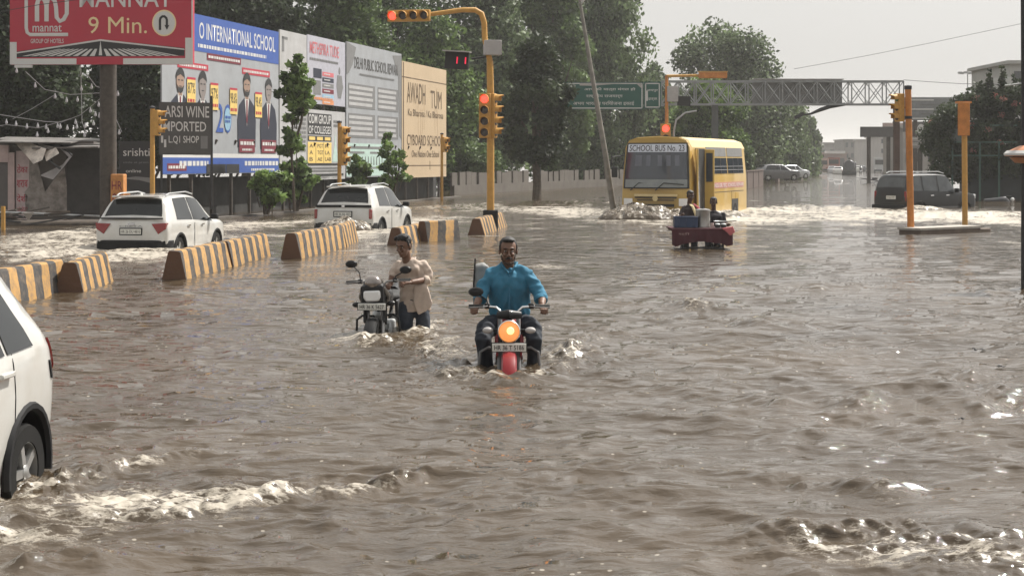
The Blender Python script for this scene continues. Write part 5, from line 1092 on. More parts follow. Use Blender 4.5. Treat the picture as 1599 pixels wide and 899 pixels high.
# ------------------------------------------------------------------ traffic lights
M_sy = mat('signal_yellow', (.50, .27, .06), .6, var=.15, scale=8); M_so = mat('signal_orange', (.50, .19, .04), .65, var=.25, scale=5)
M_hood = mat('lamp_black', (.018, .018, .018), .7); M_ron = mat('red_lamp_lit', (.9, .03, .02), .3, emit=2.6, ecol=(1, .05, .03)); M_loff = mat('lamp_off', (.06, .05, .045), .2, spec=.6); M_gon = mat('dull_green_lens', (.05, .16, .05), .3)
M_led = mat('red_led', (.8, .02, .06), .4, emit=.55, ecol=(1, .02, .08)); M_case = mat('grey_cabinet', (.40, .38, .37), .6, var=.1)
def signal_head(par, c, n, pitch=.3, lit=None, horiz=False, rz=0, visor=True, mcase=None, green=None, name='signal_head'):
    "a lamp housing facing -y, lenses in a row"
    o = bpy.data.objects.new(name, None); COL.objects.link(o); o.parent = par; o.location = c; o.rotation_euler = (0, 0, rz); o.empty_display_size = .1
    w_, h_ = (n*pitch, pitch*1.05) if horiz else (pitch*1.05, n*pitch)
    MB().box((0, .06, 0), (w_, .16, h_)).build('housing', mcase or M_sy, o, bevel=.015)
    for k in range(n):
        t = (k-(n-1)/2)*pitch; x, z = (t, 0) if horiz else (0, -t)
        MB().lathe([(.001, 0), (pitch*.36, 0), (pitch*.36, -.012), (.001, -.03)], (x, -.022, z), 'Y', 20).build('lens', M_ron if lit == k else M_gon if green == k else M_loff, o)
        if visor:
            v = MB(); rr = pitch*.42; N = 12
            for i in range(N+1):
                a = R(-20)+R(220)*i/N
                for yy, r_ in ((-.02, rr), (-.24 if 3 < i < 9 else -.15, rr*.98), (-.24 if 3 < i < 9 else -.15, rr*.90), (-.02, rr*.92)): v.v.append((x+r_*math.cos(a), yy, z+r_*math.sin(a)))
            for i in range(N):
                for j in range(4): v.f.append((i*4+j, i*4+(j+1) % 4, (i+1)*4+(j+1) % 4, (i+1)*4+j))
            v.build('visor', mcase or M_sy, o)
    return o
def hgt(py, Y): return Z(py, Y)+.5
# main signal with the arm
Y = 46.5; r = thing('traffic_light', 'tall yellow traffic light with overhead arm, red lamp lit and red countdown display', 'traffic light', (X(766, Y), Y, -.5))
s_ = Y/F; top = hgt(16, Y)
MB().path([(0, 0, 0), (0, 0, hgt(150, Y)), (-.02, 0, hgt(95, Y))], [.105, .10, .09], 14).build('pole', M_sy, r)
MB().path([(-.02, 0, hgt(95, Y)), (-9*s_, 0, hgt(60, Y)), (-10*s_, 0, hgt(36, Y)), (-14*s_, 0, hgt(22, Y)), (-24*s_, 0, hgt(16, Y)), (-45*s_, 0, hgt(16, Y)), (-96*s_, 0, hgt(23, Y))], [.08, .08, .08, .08, .075, .07, .06], 12).build('arm', M_sy, r)
signal_head(r, (-128*s_, -.05, hgt(25, Y)), 4, 17*s_, lit=0, horiz=True, rz=R(-12), name='overhead_signal_head')
signal_head(r, (-9*s_, -.16, hgt(181, Y)), 4, 17.3*s_, lit=0, rz=R(-8))
signal_head(r, (7*s_, .02, hgt(181, Y)), 4, 17.3*s_, rz=R(74))
MB().box((3*s_, -.05, hgt(75, Y)), (26*s_, .3, 23*s_), rz=R(14)).build('control_box', M_case, r, bevel=.01)
dp = MB().box((0, 0, 0), (38*s_, .14, 27*s_)).build('countdown_display', M_hood, r, bevel=.01); dp.location = (-52*s_, -.05, hgt(95, Y)); dp.rotation_euler = (0, R(4), R(-14))
dt = text('1 1', .0, -.09, .28, .10, -.075, M_led, dp, 'display_digits', bold=True); MB().box((0, -.1, 14*s_), (42*s_, .34, .03)).build('display_canopy', M_case, dp); MB().tube((-30*s_, 0, hgt(92, Y)), (0, 0, hgt(88, Y)), .03).build('bracket', M_dsteel, r)
MB().box((0, 0, .75), (.42, .40, .62)).build('base_box', M_clad, r, bevel=.03); MB().box((0, -.0, .25), (.3, .3, .7)).build('base_foot', M_clad, r)
# the slender kerb signals
def side_signal(px, py_top, Y, label, hd_px, hd_py, hd_n, rz, pitch=.27, lit=None, col=None, head_name='signal_head', lean=0):
    s_ = Y/F; r = thing('traffic_light', label, 'traffic light', (X(px, Y), Y, -.5), 0, 'slender yellow kerb signals')
    MB().path([(lean, 0, 0), (0, 0, hgt(py_top, Y))], [.075, .065], 12).build('pole', col or M_sy, r); MB().lathe([(.001, 0), (.09, 0), (.09, .05), (.001, .09)], (0, 0, hgt(py_top, Y)), n=12).build('cap', M_dsteel, r)
    signal_head(r, ((hd_px-px)*s_, -.02, hgt(hd_py, Y)), hd_n, pitch, rz=rz, lit=lit)
    MB().box(((hd_px-px)*s_*.5, 0, hgt(hd_py, Y)), (abs(hd_px-px)*s_, .05, .05)).build('bracket', M_dsteel, r); return r
side_signal(238, 170, 47, 'yellow signal seen from its side, beside the dark wine shop sign', 248, 192, 3, R(80), .24)
side_signal(530, 192, 60, 'orange-lensed slim signal before the yellow table poster', 538, 228, 4, R(62), .35)
side_signal(690, 210, 84, 'slim signal pole at the right edge of the beige billboard', 696, 226, 2, R(60), .38)
# signal beyond the bus
Y = 84; s_ = Y/F; r = thing('traffic_light', 'traffic light rising behind the school bus, red lamp lit, orange overhead arm', 'traffic light', (X(1041, Y), Y, -.5))
MB().path([(0, 0, 0), (0, 0, hgt(118, Y))], [.10, .08], 12).build('pole', M_so, r); MB().path([(0, 0, hgt(119, Y)), (60*s_, 0, hgt(118, Y))], .07, 8).build('arm', M_sy, r)
MB().box((72*s_, 0, hgt(118, Y)), (44*s_, .34, 9*s_)).build('overhead_signal_head', M_so, r, bevel=.03); MB().box((72*s_, -.0, hgt(112.5, Y)), (46*s_, .36, 1.6*s_)).build('overhead_signal_canopy', M_sy, r)
signal_head(r, (-2*s_, -.16, hgt(216, Y)), 3, 15*s_, lit=0)
MB().box((9*s_, -.02, hgt(147, Y)), (17*s_, .3, 24*s_)).build('control_box', M_case, r, bevel=.01); MB().box((27*s_, 0, hgt(158, Y)), (20*s_, .2, 15*s_), ry=R(3)).build('countdown_display', M_hood, r)
MB().path([(12*s_, .3, 0), (12*s_, .3, hgt(205, Y)), (16*s_, .3, hgt(187, Y)), (30*s_, .3, hgt(176, Y)), (48*s_, .3, hgt(173, Y))], [.06, .05, .05, .045, .04], 8).build('curved_rail', M_gsteel, r)
# two poles on the right traffic island
Y = 44.3; s_ = Y/F; r = thing('traffic_light', 'rusty yellow signal pole rising from the left end of the flooded island', 'traffic light', (X(1423, Y), Y, -.5), 0, 'poles on the flooded island')
MB().path([(0, 0, 0), (-.04, 0, 2.0), (-5*s_, 0, hgt(138, Y))], [.095, .09, .085], 12).build('pole', M_so, r); MB().lathe([(.001, 0), (.10, 0), (.10, .1), (.001, .12)], (-5*s_, 0, hgt(140, Y)), n=12).build('cap', M_dsteel, r)
MB().lathe([(.1, 0), (.1, .08)], (-4.4*s_, 0, hgt(186, Y)), n=12).build('band', M_dsteel, r); signal_head(r, (-20*s_, .1, hgt(168, Y)), 3, .25, rz=R(-72), green=0, mcase=M_sy); MB().box((-12*s_, .1, hgt(168, Y)), (12*s_, .05, .05)).build('bracket', M_dsteel, r)
Y = 50; s_ = Y/F; r = thing('traffic_light', 'yellow signal seen from behind, at the right end of the flooded island', 'traffic light', (X(1507, Y), Y, -.5), 0, 'poles on the flooded island')
MB().path([(0, 0, 0), (-.02, 0, hgt(212, Y))], [.085, .085], 12).build('pole', M_sy, r); h_ = signal_head(r, (-2*s_, 0, hgt(186, Y)), 3, 17.3*s_, rz=R(165), mcase=M_so); MB().box((-2*s_, .05, hgt(160, Y)), (.42, .3, .06)).build('head_cap', M_so, r)
x0, y0 = W(1425, 366); x1, y1 = W(1537, 361); o = thing('traffic_island', 'thin kerbed island ledge just above the water between two yellow poles', 'kerb', (x0, y0, -.5), math.atan2(y1-y0, x1-x0))
L = math.hypot(x1-x0, y1-y0); MB().box((L*.42, .1, .3), (L*.84, .7, .62)).build('kerb_stone', mat('kerb_brown', (.12, .09, .07), .85, var=.3), o, bevel=.03); MB().box((L*.42, .1, .64), (L*.86, .74, .06)).build('kerb_top', mat('kerb_pale', (.36, .33, .29), .8, var=.2), o); MB().box((L*.93, .1, .28), (L*.16, .6, .62)).build('kerb_end', mat('kerb_brown', (.12, .09, .07)), o, bevel=.03)
# ------------------------------------------------------------------ overhead gantry
Y = 92; s_ = Y/F; GX = lambda px: X(px, Y)-X(845, Y)
g = thing('sign_gantry', 'steel lattice gantry across the road carrying the green sign and grey panels', 'gantry', (X(845, Y), Y, -.5))
tz, bz = hgt(127, Y), hgt(163, Y)
mb = MB(); a, b = GX(1033), GX(1411)
for yy in (0, 1.0):
    mb.box(((a+b)/2, yy, tz), (b-a, .09, .09)); mb.box(((a+b)/2, yy, bz), (b-a, .09, .09)); n = 14
    for k in range(n+1): x = a+(b-a)*k/n; mb.box((x, yy, (tz+bz)/2), (.06, .06, tz-bz))
    for k in range(n):
        x0_, x1_ = a+(b-a)*k/n, a+(b-a)*(k+1)/n; mb.tube((x0_, yy, bz), (x1_, yy, tz), .025, n=5); mb.tube((x0_, yy, tz), (x1_, yy, bz), .025, n=5)
for k in range(n+1): x = a+(b-a)*k/n; mb.tube((x, 0, tz), (x, 1, tz), .025, n=5); mb.tube((x, 0, bz), (x, 1, bz), .025, n=5)
mb.build('lattice', mat('gantry_grey', (.30, .31, .31), .6, .3), g)
MB().box((GX(940), .5, bz-.05), (GX(1035)-GX(840), .1, .1)).box((GX(940), .5, tz-.1), (GX(1035)-GX(840), .1, .1)).build('left_beam', M_gsteel, g)
MB().box((GX(1118), .5, bz/2), (.34, .34, bz)).build('post', mat('gantry_post', (.10, .105, .105), .6), g); MB().box((GX(1403), .5, bz/2), (.30, .34, bz)).build('post', mat('rust_brown_post', (.10, .06, .045), .7, var=.3), g); MB().box((GX(842), .5, tz/2), (.2, .2, tz)).build('post', mat('gantry_post', (.1, .1, .1)), g)
MB().box((GX(1250), 1.1, (tz+bz)/2+.05), (GX(1322)-GX(1180), .06, tz-bz+.15)).build('grey_panel', mat('panel_back', (.20, .20, .20), .6), g)
MB().box((GX(1250), .9, tz+.14), (GX(1322)-GX(1180), .7, .05)).build('panel_top', M_case, g)
MB().path([(GX(1322), .4, bz+.02), (GX(1298), .4, bz-.12), (GX(1284), .4, bz-.28), (GX(1268), .4, bz-.52), (GX(1256), .4, bz-.58)], [.09, .11, .11, .06, .04], 8).build('hanging_arm', M_dsteel, g); MB().box((GX(1250), .4, bz-.62), (.55, .3, .2), ry=R(-25)).build('hanging_lamp', M_dsteel, g)
sg = MB().box((GX(925), -.1, hgt(150, Y)), (GX(1004)-GX(845), .08, 43*s_)).build('green_sign', M_grn, g)
sg2 = MB().box((GX(1018.5), -.1, hgt(149, Y)), (26*s_, .08, 42*s_)).build('green_sign', M_grn, g)
fr = MB()
for (xa, xb, za, zb_) in [(GX(847), GX(1003), hgt(170, Y), hgt(130, Y)), (GX(1007), GX(1030), hgt(168.5, Y), hgt(130, Y))]:
    for q in ((xa, za, xb, za+.06), (xa, zb_-.06, xb, zb_), (xa, za, xa+.06, zb_), (xb-.06, za, xb, zb_)): fr.rect(*q, -.143, .006)
fr.build('sign_border', M_txtw, g)
for t_, pa, pb, ya, yb in [('आप की यात्रा मंगल हो', 912, 992, 143, 137), ('राष्ट्रीय राजमार्ग', 915, 972, 154, 147), ('अभय भारतीय परियोजना इकाई', 895, 990, 165, 158), ('NH', 848, 862, 163, 156), ('जयपुर', 1010, 1027, 144, 140), ('झज्जर', 1012, 1026, 158, 153)]:
    text(t_, GX(pa), hgt(ya, Y), GX(pb), hgt(yb, Y), -.145, M_txtw, g, bold=True)
MB().path([(GX(1010), -.143, hgt(158, Y)), (GX(1010), -.143, hgt(142, Y))], .05, 6, flat=.1).build('sign_arrow', M_txtw, g)
MB().prism([(GX(1000), hgt(130, Y)), (GX(1003), hgt(140, Y)), (GX(993), hgt(130.5, Y)), (GX(960), hgt(131.5, Y)), (GX(925), hgt(134.5, Y)), (GX(905), hgt(134, Y)), (GX(905), hgt(130, Y))], -.15, -.143).build('peeled_strip', M_case, g)
# leaning lamp post
Y = 60; p0 = (X(963, Y), Y, -.5); o = thing('leaning_pole', 'long thin steel lamp post leaning left beside the school bus', 'lamp post', p0)
MB().path([(0, 0, -.1), (X(945, Y)-p0[0], 0, hgt(240, Y)), (X(920, Y)-p0[0], 0, hgt(90, Y)), (X(906, Y)-p0[0], 0, hgt(5, Y)), (X(902, Y)-p0[0], 0, hgt(-30, Y))], [.12, .10, .075, .055, .05], 10).build('shaft', mat('weathered_pole', (.20, .19, .17), .7, .1, var=.3, scale=4), o)
MB().path([(X(906, Y)-p0[0], 0, hgt(8, Y)), (X(912, Y)-p0[0], 0, hgt(0, Y)), (X(925, Y)-p0[0], 0, hgt(-12, Y))], .04, 8).build('side_arm', M_gsteel, o)
# right edge pole and its dome
Y = 24.8; o = thing('utility_pole', 'black pole at the right picture edge carrying an orange and white dome', 'pole', (X(1600.5, Y), Y, -.5))
MB().path([(0, 0, -.05), (.0, 0, 3.0), (-.02, 0, 6.4)], [.06, .055, .05], 12).build('shaft', M_blk, o)
MB().lathe([(.001, .16), (.12, .145), (.26, .08), (.34, .0), (.33, -.01), (.2, .03), (.001, .05)], (.03, -.05, hgt(243, Y)), n=24).build('dome', mat('faded_orange_plastic', (.58, .26, .14), .5, var=.2, scale=5), o); MB().lathe([(.345, -.0), (.35, .03), (.30, .075), (.29, .065), (.34, .0)], (.03, -.05, hgt(243, Y)), n=24).build('dome_band', M_txtw, o)
MB().lathe([(.001, -.09), (.16, -.08), (.24, .0), (.001, .04)], (.0, -.05, hgt(246, Y)), n=20).build('lamp_bowl', mat('dull_orange', (.40, .18, .09), .5), o)
MB().tube((-.3, 0, hgt(134, Y)), (.0, 0, hgt(130, Y)), .012).build('cross_arm', M_gsteel, o)
# cables across the sky
M_cab = mat('black_cable', (.03, .03, .03), .6)
def cable(pts, label, r_=.02):
    ps = [Vector((X(px, Y), Y, Z(py, Y))) for px, py, Y in pts]; o = MB().path([p-ps[0] for p in ps], r_, 5, cap=True).build('overhead_cable', M_cab, None); o.location = ps[0]; tag(o, label, 'cable')
cable([(1411, 125, 92), (1450, 128, 92), (1500, 131, 92), (1600, 133, 92), (1700, 130, 92)], 'thin cable running right from the top of the gantry', .014)
cable([(1240, 108, 100), (1350, 88, 100), (1450, 68, 100), (1620, 32, 100)], 'faint cable rising to the upper right across the sky', .012)
cable([(-40, 26, 44), (60, 8, 44), (150, -4, 44)], 'thin cable crossing the upper left of the red billboard', .009)
# ------------------------------------------------------------------ the right roadside: wall, boards, buildings
strip_wall('metal_fence', 'dark sheet metal fence under the bougainvillea behind the black jeep', [(X(1500, 88), 88), (X(1515, 84), 84), (X(1800, 84), 84)], Z(226, 84), mat('dark_teal_sheet', (.022, .028, .030), .6, .2, var=.4, scale=1.2), th=.1, cat='fence')
o = thing('gate_frame', 'green framed panels set above the dark metal fence', 'fence', (X(1485, 83), 83, -.5)); gm = mat('faded_green_frame', (.05, .11, .085), .6); e_ = MB()
for px in (1487, 1507, 1530, 1560): e_.box((X(px, 83)-X(1485, 83), 0, 1.7), (.08, .08, 3.4))
for py in (196, 222, 243): e_.box((X(1535, 83)-X(1485, 83), 0, hgt(py, 83)), (3.4, .07, .07))
e_.build('frame', gm, o); MB().box((.25, .05, hgt(210, 83)), (.6, .03, .75)).build('panel', mat('sooty_glass', (.07, .09, .085), .3), o)
o = thing('parked_motorcycle', 'dark motorcycle half drowned at the foot of the metal fence', 'motorcycle', (X(1562, 80), 80, -.75), R(95))
for yy in (-.65, .65): MB().lathe([(.22, -.05), (.31, -.05), (.31, .05), (.22, .05)], (0, yy, .31), 'X', 18).build('wheel', M_tyre, o)
MB().path([(0, -.5, .65), (0, -.2, .85), (0, .2, .82), (0, .8, .8)], [.08, .17, .13, .08], 10).build('tank', M_dk, o); MB().tube((-.34, -.42, 1.02), (.34, -.42, 1.02), .02).build('handlebar', M_dk, o); MB().ball((0, -.6, .85), .1).build('headlight', M_lampc, o)
MB().path([(0, -.65, .31), (0, -.45, .9)], .03).build('fork', M_dk, o)
def building(label, name, px0, px1, pyt, Y, m, floors=2, cols=3, dep=12, win=None, cat='building', pyb=262):
    x0, x1 = X(px0, Y), X(px1, Y); zt_ = Z(pyt, Y); r = thing(name, label, cat, (x0, Y, -.5)); w_ = x1-x0; h_ = zt_+.5
    MB().box((w_/2, dep/2, h_/2), (w_, dep, h_)).build('wall', m, r); MB().box((w_/2, dep/2, h_+.12), (w_+.5, dep+.5, .25)).build('roof', m, r)
    wm = win or mat('dim_window', (.08, .085, .09), .3)
    for f in range(floors):
        for c in range(cols):
            z = h_*(f+.55)/floors; q = MB().box((w_*(c+.5)/cols, -.04, z), (w_/cols*.5, .08, h_/floors*.45)).build('window', wm, r); q2 = MB().box((w_*(c+.5)/cols, -.1, z-h_/floors*.25), (w_/cols*.6, .25, .1)).build('sill', m, q)
    return r
M_g1 = mat('grey_render', (.22, .21, .20), .85, var=.12, scale=.5); M_g2 = mat('pale_render', (.40, .38, .36), .85, var=.12, scale=.5); M_g3 = mat('pinkish_render', (.30, .235, .215), .85, var=.15, scale=.5)
building('long low grey hall at the far end of the road', 'far_building', 1262, 1322, 224, 430, M_g1, 1, 4)
building('grey block with a raised roof box, right of the long hall', 'far_building', 1318, 1352, 219, 400, M_g1, 3, 4)
building('pale narrow building far off, left of the dark hoarding', 'far_building', 1352, 1374, 219, 360, M_g2, 3, 3)
building('pale tall building behind the far bus', 'far_building', 1374, 1398, 214, 300, M_g2, 4, 3)
building('pinkish low shop with a white awning at the far left kerb', 'far_shop', 1280, 1322, 240, 330, M_g3, 1, 3)
MB().box((X(1302, 329)-X(1280, 330), -2, Z(238, 329)+.5), (3.6, 2.6, .5)).build('awning', M_txtw, [o for o in bpy.data.objects if o.name == 'far_shop'][0])
building('shabby shopfront with stacked signs, right of the brown gantry post', 'shop_building', 1410, 1462, 200, 150, M_g2, 3, 3, dep=8)
building('pale block with a rounded corner above the bougainvillea at the right edge', 'pale_building', 1577, 1680, 100, 120, mat('pale_plaster', (.42, .42, .40), .8, var=.1, scale=.4), 4, 4, dep=10)
bb = [o for o in bpy.data.objects if o.name == 'pale_building'][0]; MB().lathe([(.001, 0), (1.2, 0), (1.2, 7.6), (1.0, 8.0), (.001, 8.1)], (.2, 1.0, 0.5), n=24).build('round_stair_tower', mat('pale_plaster', (.42, .42, .40)), bb)
def hoarding(label, px0, px1, pyt, pyb, Y, m, rows=0, posts=True):
    x0 = X(px0, Y); w_ = X(px1, Y)-x0; z0, z1 = hgt(pyb, Y), hgt(pyt, Y); r = thing('hoarding', label, 'hoarding', (x0, Y, -.5))
    MB().box((w_/2, .15, (z0+z1)/2), (w_, .25, z1-z0)).build('panel', m, r)
    if rows:
        for k in range(rows): MB().box((w_*(.12+.3*(k % 2))+w_*.2, .0, z1-(z1-z0)*(k+.6)/rows), (w_*.55, .04, (z1-z0)/rows*.28)).build('printed_line', M_gry if k % 2 else M_txtw, r)
    if posts: MB().box((w_*.25, .4, z0/2+.3), (.3, .3, z0+.6)).box((w_*.8, .4, z0/2+.3), (.3, .3, z0+.6)).build('legs', M_steel, r)
    return r
hoarding('long dark hoarding hung out over the road left of the gantry post', 1344, 1400, 198, 214, 150, mat('dark_hoarding', (.085, .08, .078), .7, var=.15))
hoarding('brown top edge board behind the dark hoarding', 1379, 1455, 192, 200, 158, M_g3)
hoarding('large grey back of a billboard between the two yellow island poles', 1411, 1490, 152, 188, 135, mat('grey_board_back', (.20, .205, .21), .7, var=.15), rows=5)
hoarding('board with two pale arches below the large grey billboard', 1411, 1470, 190, 206, 140, mat('arch_board', (.13, .12, .115), .7))
ab = [o for o in bpy.data.objects if o.name.startswith('hoarding') and 'arches' in o.get('label', '')][0]
am = MB()
for px in (1438, 1456): disc(am, X(px, 140)-X(1411, 140), hgt(207, 140), .38, .72, -.02, 20)
am.build('pale_arch', M_txtw, ab)
hoarding('striped shop board at the foot of the building right of the gantry post', 1413, 1445, 214, 232, 128, M_g2, rows=4)
Y = 170; o = thing('antenna_mast', 'thin mast with a cross of lamps above the bougainvillea', 'mast', (X(1511, Y), Y, -.5)); MB().path([(0, 0, 0), (0, 0, hgt(108, Y))], .06, 8).build('shaft', M_gsteel, o)
for k in range(6): a = PI*2*k/6; MB().box((.8*math.cos(a), .8*math.sin(a), hgt(114, Y)), (.35, .3, .22)).build('lamp', M_gsteel, o)
MB().box((0, 0, hgt(114, Y)), (1.7, .06, .06)).box((0, 0, hgt(114, Y)), (.06, 1.7, .06)).build('cross_arms', M_gsteel, o)
# small floating rubbish
def floater(px, py, s, lab, col=M_blk, seed=0):
    x, y = W(px, py); rg = random.Random(seed); mb = MB()
    for k in range(7): mb.box((rg.uniform(-1, 1)*s, rg.uniform(-1, 1)*s, .02+rg.uniform(0, .5)*s*.5), (s*rg.uniform(.4, 1), s*rg.uniform(.3, .7), s*.12), rz=rg.uniform(0, 3), rx=rg.uniform(-.6, .6), ry=rg.uniform(-.6, .6))
    o = link(fuse(mb, s*.09, 2), 'floating_rubbish', col); o.location = (x, y, .0); tag(o, lab, 'debris', 'scraps floating on the water')
floater(1528, 549, .055, 'dark scrap floating by the right edge, largest of the floating scraps', seed=1); floater(1562, 576, .045, 'dark twiggy scrap floating just below the largest one', seed=2)
floater(1253, 541, .03, 'tiny dark scrap floating in the middle of the right water', seed=3); floater(1498, 658, .03, 'tiny dark scrap floating at the lower right', seed=4)
x, y = W(1359, 283); o = thing('floating_board', 'dark board floating far off between tanker and jeep', 'debris', (x, y, .05)); MB().box((0, 0, .1), (1.6, 1.0, .08), ry=R(8)).build('board', M_blk, o); MB().box((.5, .3, .2), (.5, .3, .2)).build('block', M_blk, o)
# ------------------------------------------------------------------ motorcycles
M_bk = mat('bike_black', (.010, .010, .011), .45, var=.1, spec=.3, coat=.1); M_red2 = mat('bike_red', (.20, .008, .012), .4, var=.06, spec=.3, coat=.15); M_silv = mat('bike_silver', (.30, .29, .28), .25, .7, var=.06); M_rub = mat('bike_rubber', (.02, .02, .02), .8)
M_hlamp = mat('headlight_lit', (.45, .2, .07), .3, emit=.6, ecol=(1, .36, .10)); M_hcore = mat('headlight_core', (.8, .5, .3), .3, emit=1.3, ecol=(1, .55, .22)); M_ind = mat('indicator_amber', (.5, .18, .03), .3)
def motorcycle(name, label, loc, rz, red=True, steer=0, plate='HR 36 T 5186', lit=True, roll=0):
    "front faces -y; y=0 at the front axle; z=0 on the ground"
    r = thing(name, label, 'motorcycle', loc, rz); r.rotation_euler = (0, roll, rz)
    body = M_red2 if red else M_bk
    for yy, nm in ((0, 'front_wheel'), (1.30, 'rear_wheel')):
        o = bpy.data.objects.new(nm, None); COL.objects.link(o); o.parent = r; o.location = (0, yy, .305)
        MB().lathe([(.235, -.042), (.275, -.05), (.302, -.02), (.305, 0), (.302, .02), (.275, .05), (.235, .042)], (0, 0, 0), 'X', 32).build('tyre', M_tyre, o)
        rm = MB().lathe([(.215, -.03), (.24, -.035), (.24, .035), (.215, .03)], (0, 0, 0), 'X', 28); rm.lathe([(.001, -.05), (.05, -.05), (.05, .05), (.001, .05)], (0, 0, 0), 'X', 12)
        for k in range(5): a = 2*PI*k/5; rm.box((0, .13*math.cos(a), .13*math.sin(a)), (.03, .19, .035), rx=a)
        rm.build('rim', M_bk, o)
    for s in (-1, 1):
        MB().path([(s*.085, .0, .30), (s*.085, .12, .60), (s*.085, .31, 1.0)], [.028, .024, .02], 10).build('fork', M_silv if not red else M_gry, r)
        MB().box((s*.11, .16, .70), (.02, .16, .20), rx=R(-20)).build('fork_cover', body, r)
    mg = MB(); N = 12; prof = [(-.07, .0), (-.055, .03), (0, .045), (.055, .03), (.07, 0), (.05, -.005), (0, .02), (-.05, -.005)]
    for i in range(N+1):
        a = R(20)+R(140)*i/N; rr = .335
        for (x, dr) in prof: mg.v.append((x, -(rr+dr)*math.cos(a), .305+(rr+dr)*math.sin(a)))
    k = len(prof)
    for i in range(N):
        for j in range(k): mg.f.append((i*k+j, i*k+(j+1) % k, (i+1)*k+(j+1) % k, (i+1)*k+j))
    mg.f.append(tuple(range(k))); mg.f.append(tuple(N*k+j for j in range(k))[::-1]); mg.build('front_mudguard', body, r)
    # headlight and cowl
    if red:
        hl = MB().lathe([(.08, .0), (.100, -.01), (.104, .02), (.095, .10), (.05, .17), (.001, .18)], (0, .06, .855), 'Y', 28).build('headlight_shell', M_bk, r)
        MB().lathe([(.096, 0), (.104, -.02), (.097, -.03), (.090, -.02)], (0, .055, .855), 'Y', 28).build('headlight_ring', M_chrome, r)
        MB().lathe([(.001, -.045), (.05, -.04), (.08, -.024), (.092, 0), (.001, .0)], (0, .05, .855), 'Y', 28).build('headlight_glass', M_hlamp, r)
        MB().lathe([(.001, -.02), (.03, -.016), (.035, 0), (.001, 0)], (.012, .0, .865), 'Y', 16).build('headlight_bulb', M_hcore, r)
        MB().path([(-.10, .20, .99), (0, .14, 1.0), (.10, .20, .99)], [.035, .05, .035], 10).build('instrument_binnacle', M_bk, r)
    else:
        mb = MB(); mb.ball((0, .14, 1.02), (.118, .12, .115), 20, 12); mb.box((0, .12, .93), (.25, .2, .2), top=(1.05, 1)); me = fuse(mb, .012, 5); link(me, 'headlight_cowl', M_bk, r)
        MB().prism([(-.07, .85), (.07, .85), (.098, .90), (.095, .975), (-.095, .975), (-.098, .90)], .0, .05).build('headlight_glass', M_lampc, r, bevel=.02)
        mb = MB(); mb.ball((.01, .10, 1.055), (.10, .095, .085), 18, 10); mb.build('visor', mat('smoked_chrome_visor', (.30, .27, .25), .12, .7, var=.3, scale=6), r)
        for s in (-1, 1): MB().path([(s*.12, .1, 1.0), (s*.155, .18, .9), (s*.13, .2, .78)], [.02, .03, .015], 8).build('cowl_wing', M_silv, r)
    pl = MB().box((0, 0, 0), (.31, .012, .075)).build('number_plate', M_plate, r, bevel=.004); pl.location = (0, -.005 if red else -.02, .715 if red else .80); pl.rotation_euler = (R(8), 0 if red else R(3), 0)
    text(plate, -.135, -.022, .135, .022, -.009, M_ink, pl, 'plate_lettering', bold=True); MB().box((0, .01, -.0), (.33, .008, .09)).build('plate_backing', M_bk, pl)
    # bars, grips, levers, mirrors
    st = bpy.data.objects.new('handlebar_assembly', None); COL.objects.link(st); st.parent = r; st.location = (0, .34, 1.0); st.rotation_euler = (0, 0, steer); st.name = 'handlebar'
    MB().path([(-.36, .08, .05), (-.22, .05, .055), (-.12, .0, .05), (-.07, -.01, 0), (.07, -.01, 0), (.12, 0, .05), (.22, .05, .055), (.36, .08, .05)], .0125, 10).build('bar', M_chrome if red else M_silv, st)
    for s in (-1, 1):
        MB().path([(s*.24, .052, .055), (s*.375, .083, .05)], [.019, .020], 12).build('grip', M_rub, st); MB().path([(s*.2, .02, .06), (s*.24, -.02, .055), (s*.38, .03, .045)], .007, 6).build('lever', M_silv, st); MB().box((s*.205, .045, .058), (.055, .05, .05)).build('switchgear', M_bk, st, bevel=.01)
        if red and s > 0: continue          # the photo shows only one mirror on the red machine
        mx, mz = (s*.31, .19) if red else ((-.30, .26) if s < 0 else (.33, .17))
        MB().path([(s*.20, .04, .07), (s*.21, .05, mz*.6), (mx*.93, .05, mz-.02)], .007, 6).build('mirror_stalk', M_bk, st)
        MB().lathe([(.001, -.02), (.05, -.012), (.062, .006), (.055, .012), (.001, .012)], (0, 0, 0), 'Y', 18).build('mirror', M_bk, st, loc=(mx, .04, mz)).scale = (1.15, 1, .72)
    # front indicators
    for s in (-1, 1):
        MB().tube((s*.09, .12, .86 if red else .82), (s*.16, .12, .86 if red else .82), .012).build('indicator_stalk', M_bk, r); mb = MB(); mb.ball((s*.195, .10, .86 if red else .82), (.05, .035, .03), 12, 8); mb.build('indicator', M_case if red else M_bk, r)
    # tank, seat, engine, exhaust, frame
    mb = MB(); mb.path([(0, .42, .86), (0, .55, .87), (0, .72, .86), (0, .86, .82)], [.07, .12, .12, .08], 14); link(fuse(mb, .015, 4), 'fuel_tank', body, r)
    mb = MB(); mb.path([(0, .84, .84), (0, 1.1, .82), (0, 1.45, .86)], [.10, .13, .10], 12, flat=.45); link(fuse(mb, .015, 4), 'seat', M_rub, r)
    mb = MB(); mb.box((0, .58, .45), (.26, .32, .3)); mb.path([(0, .45, .5), (0, .40, .72)], .085, 10); mb.build('engine', M_gsteel if not red else M_gry, r, bevel=.03)
    MB().path([(0, .33, .98), (0, .40, .60), (0, .45, .32), (0, .8, .3), (0, 1.0, .55), (0, 1.35, .82)], .022, 8).build('frame', M_bk, r); MB().path([(.09, .42, .5), (.12, .38, .34), (.15, .7, .27), (.17, 1.5, .38)], [.02, .02, .035, .045], 10).build('exhaust', M_silv, r)
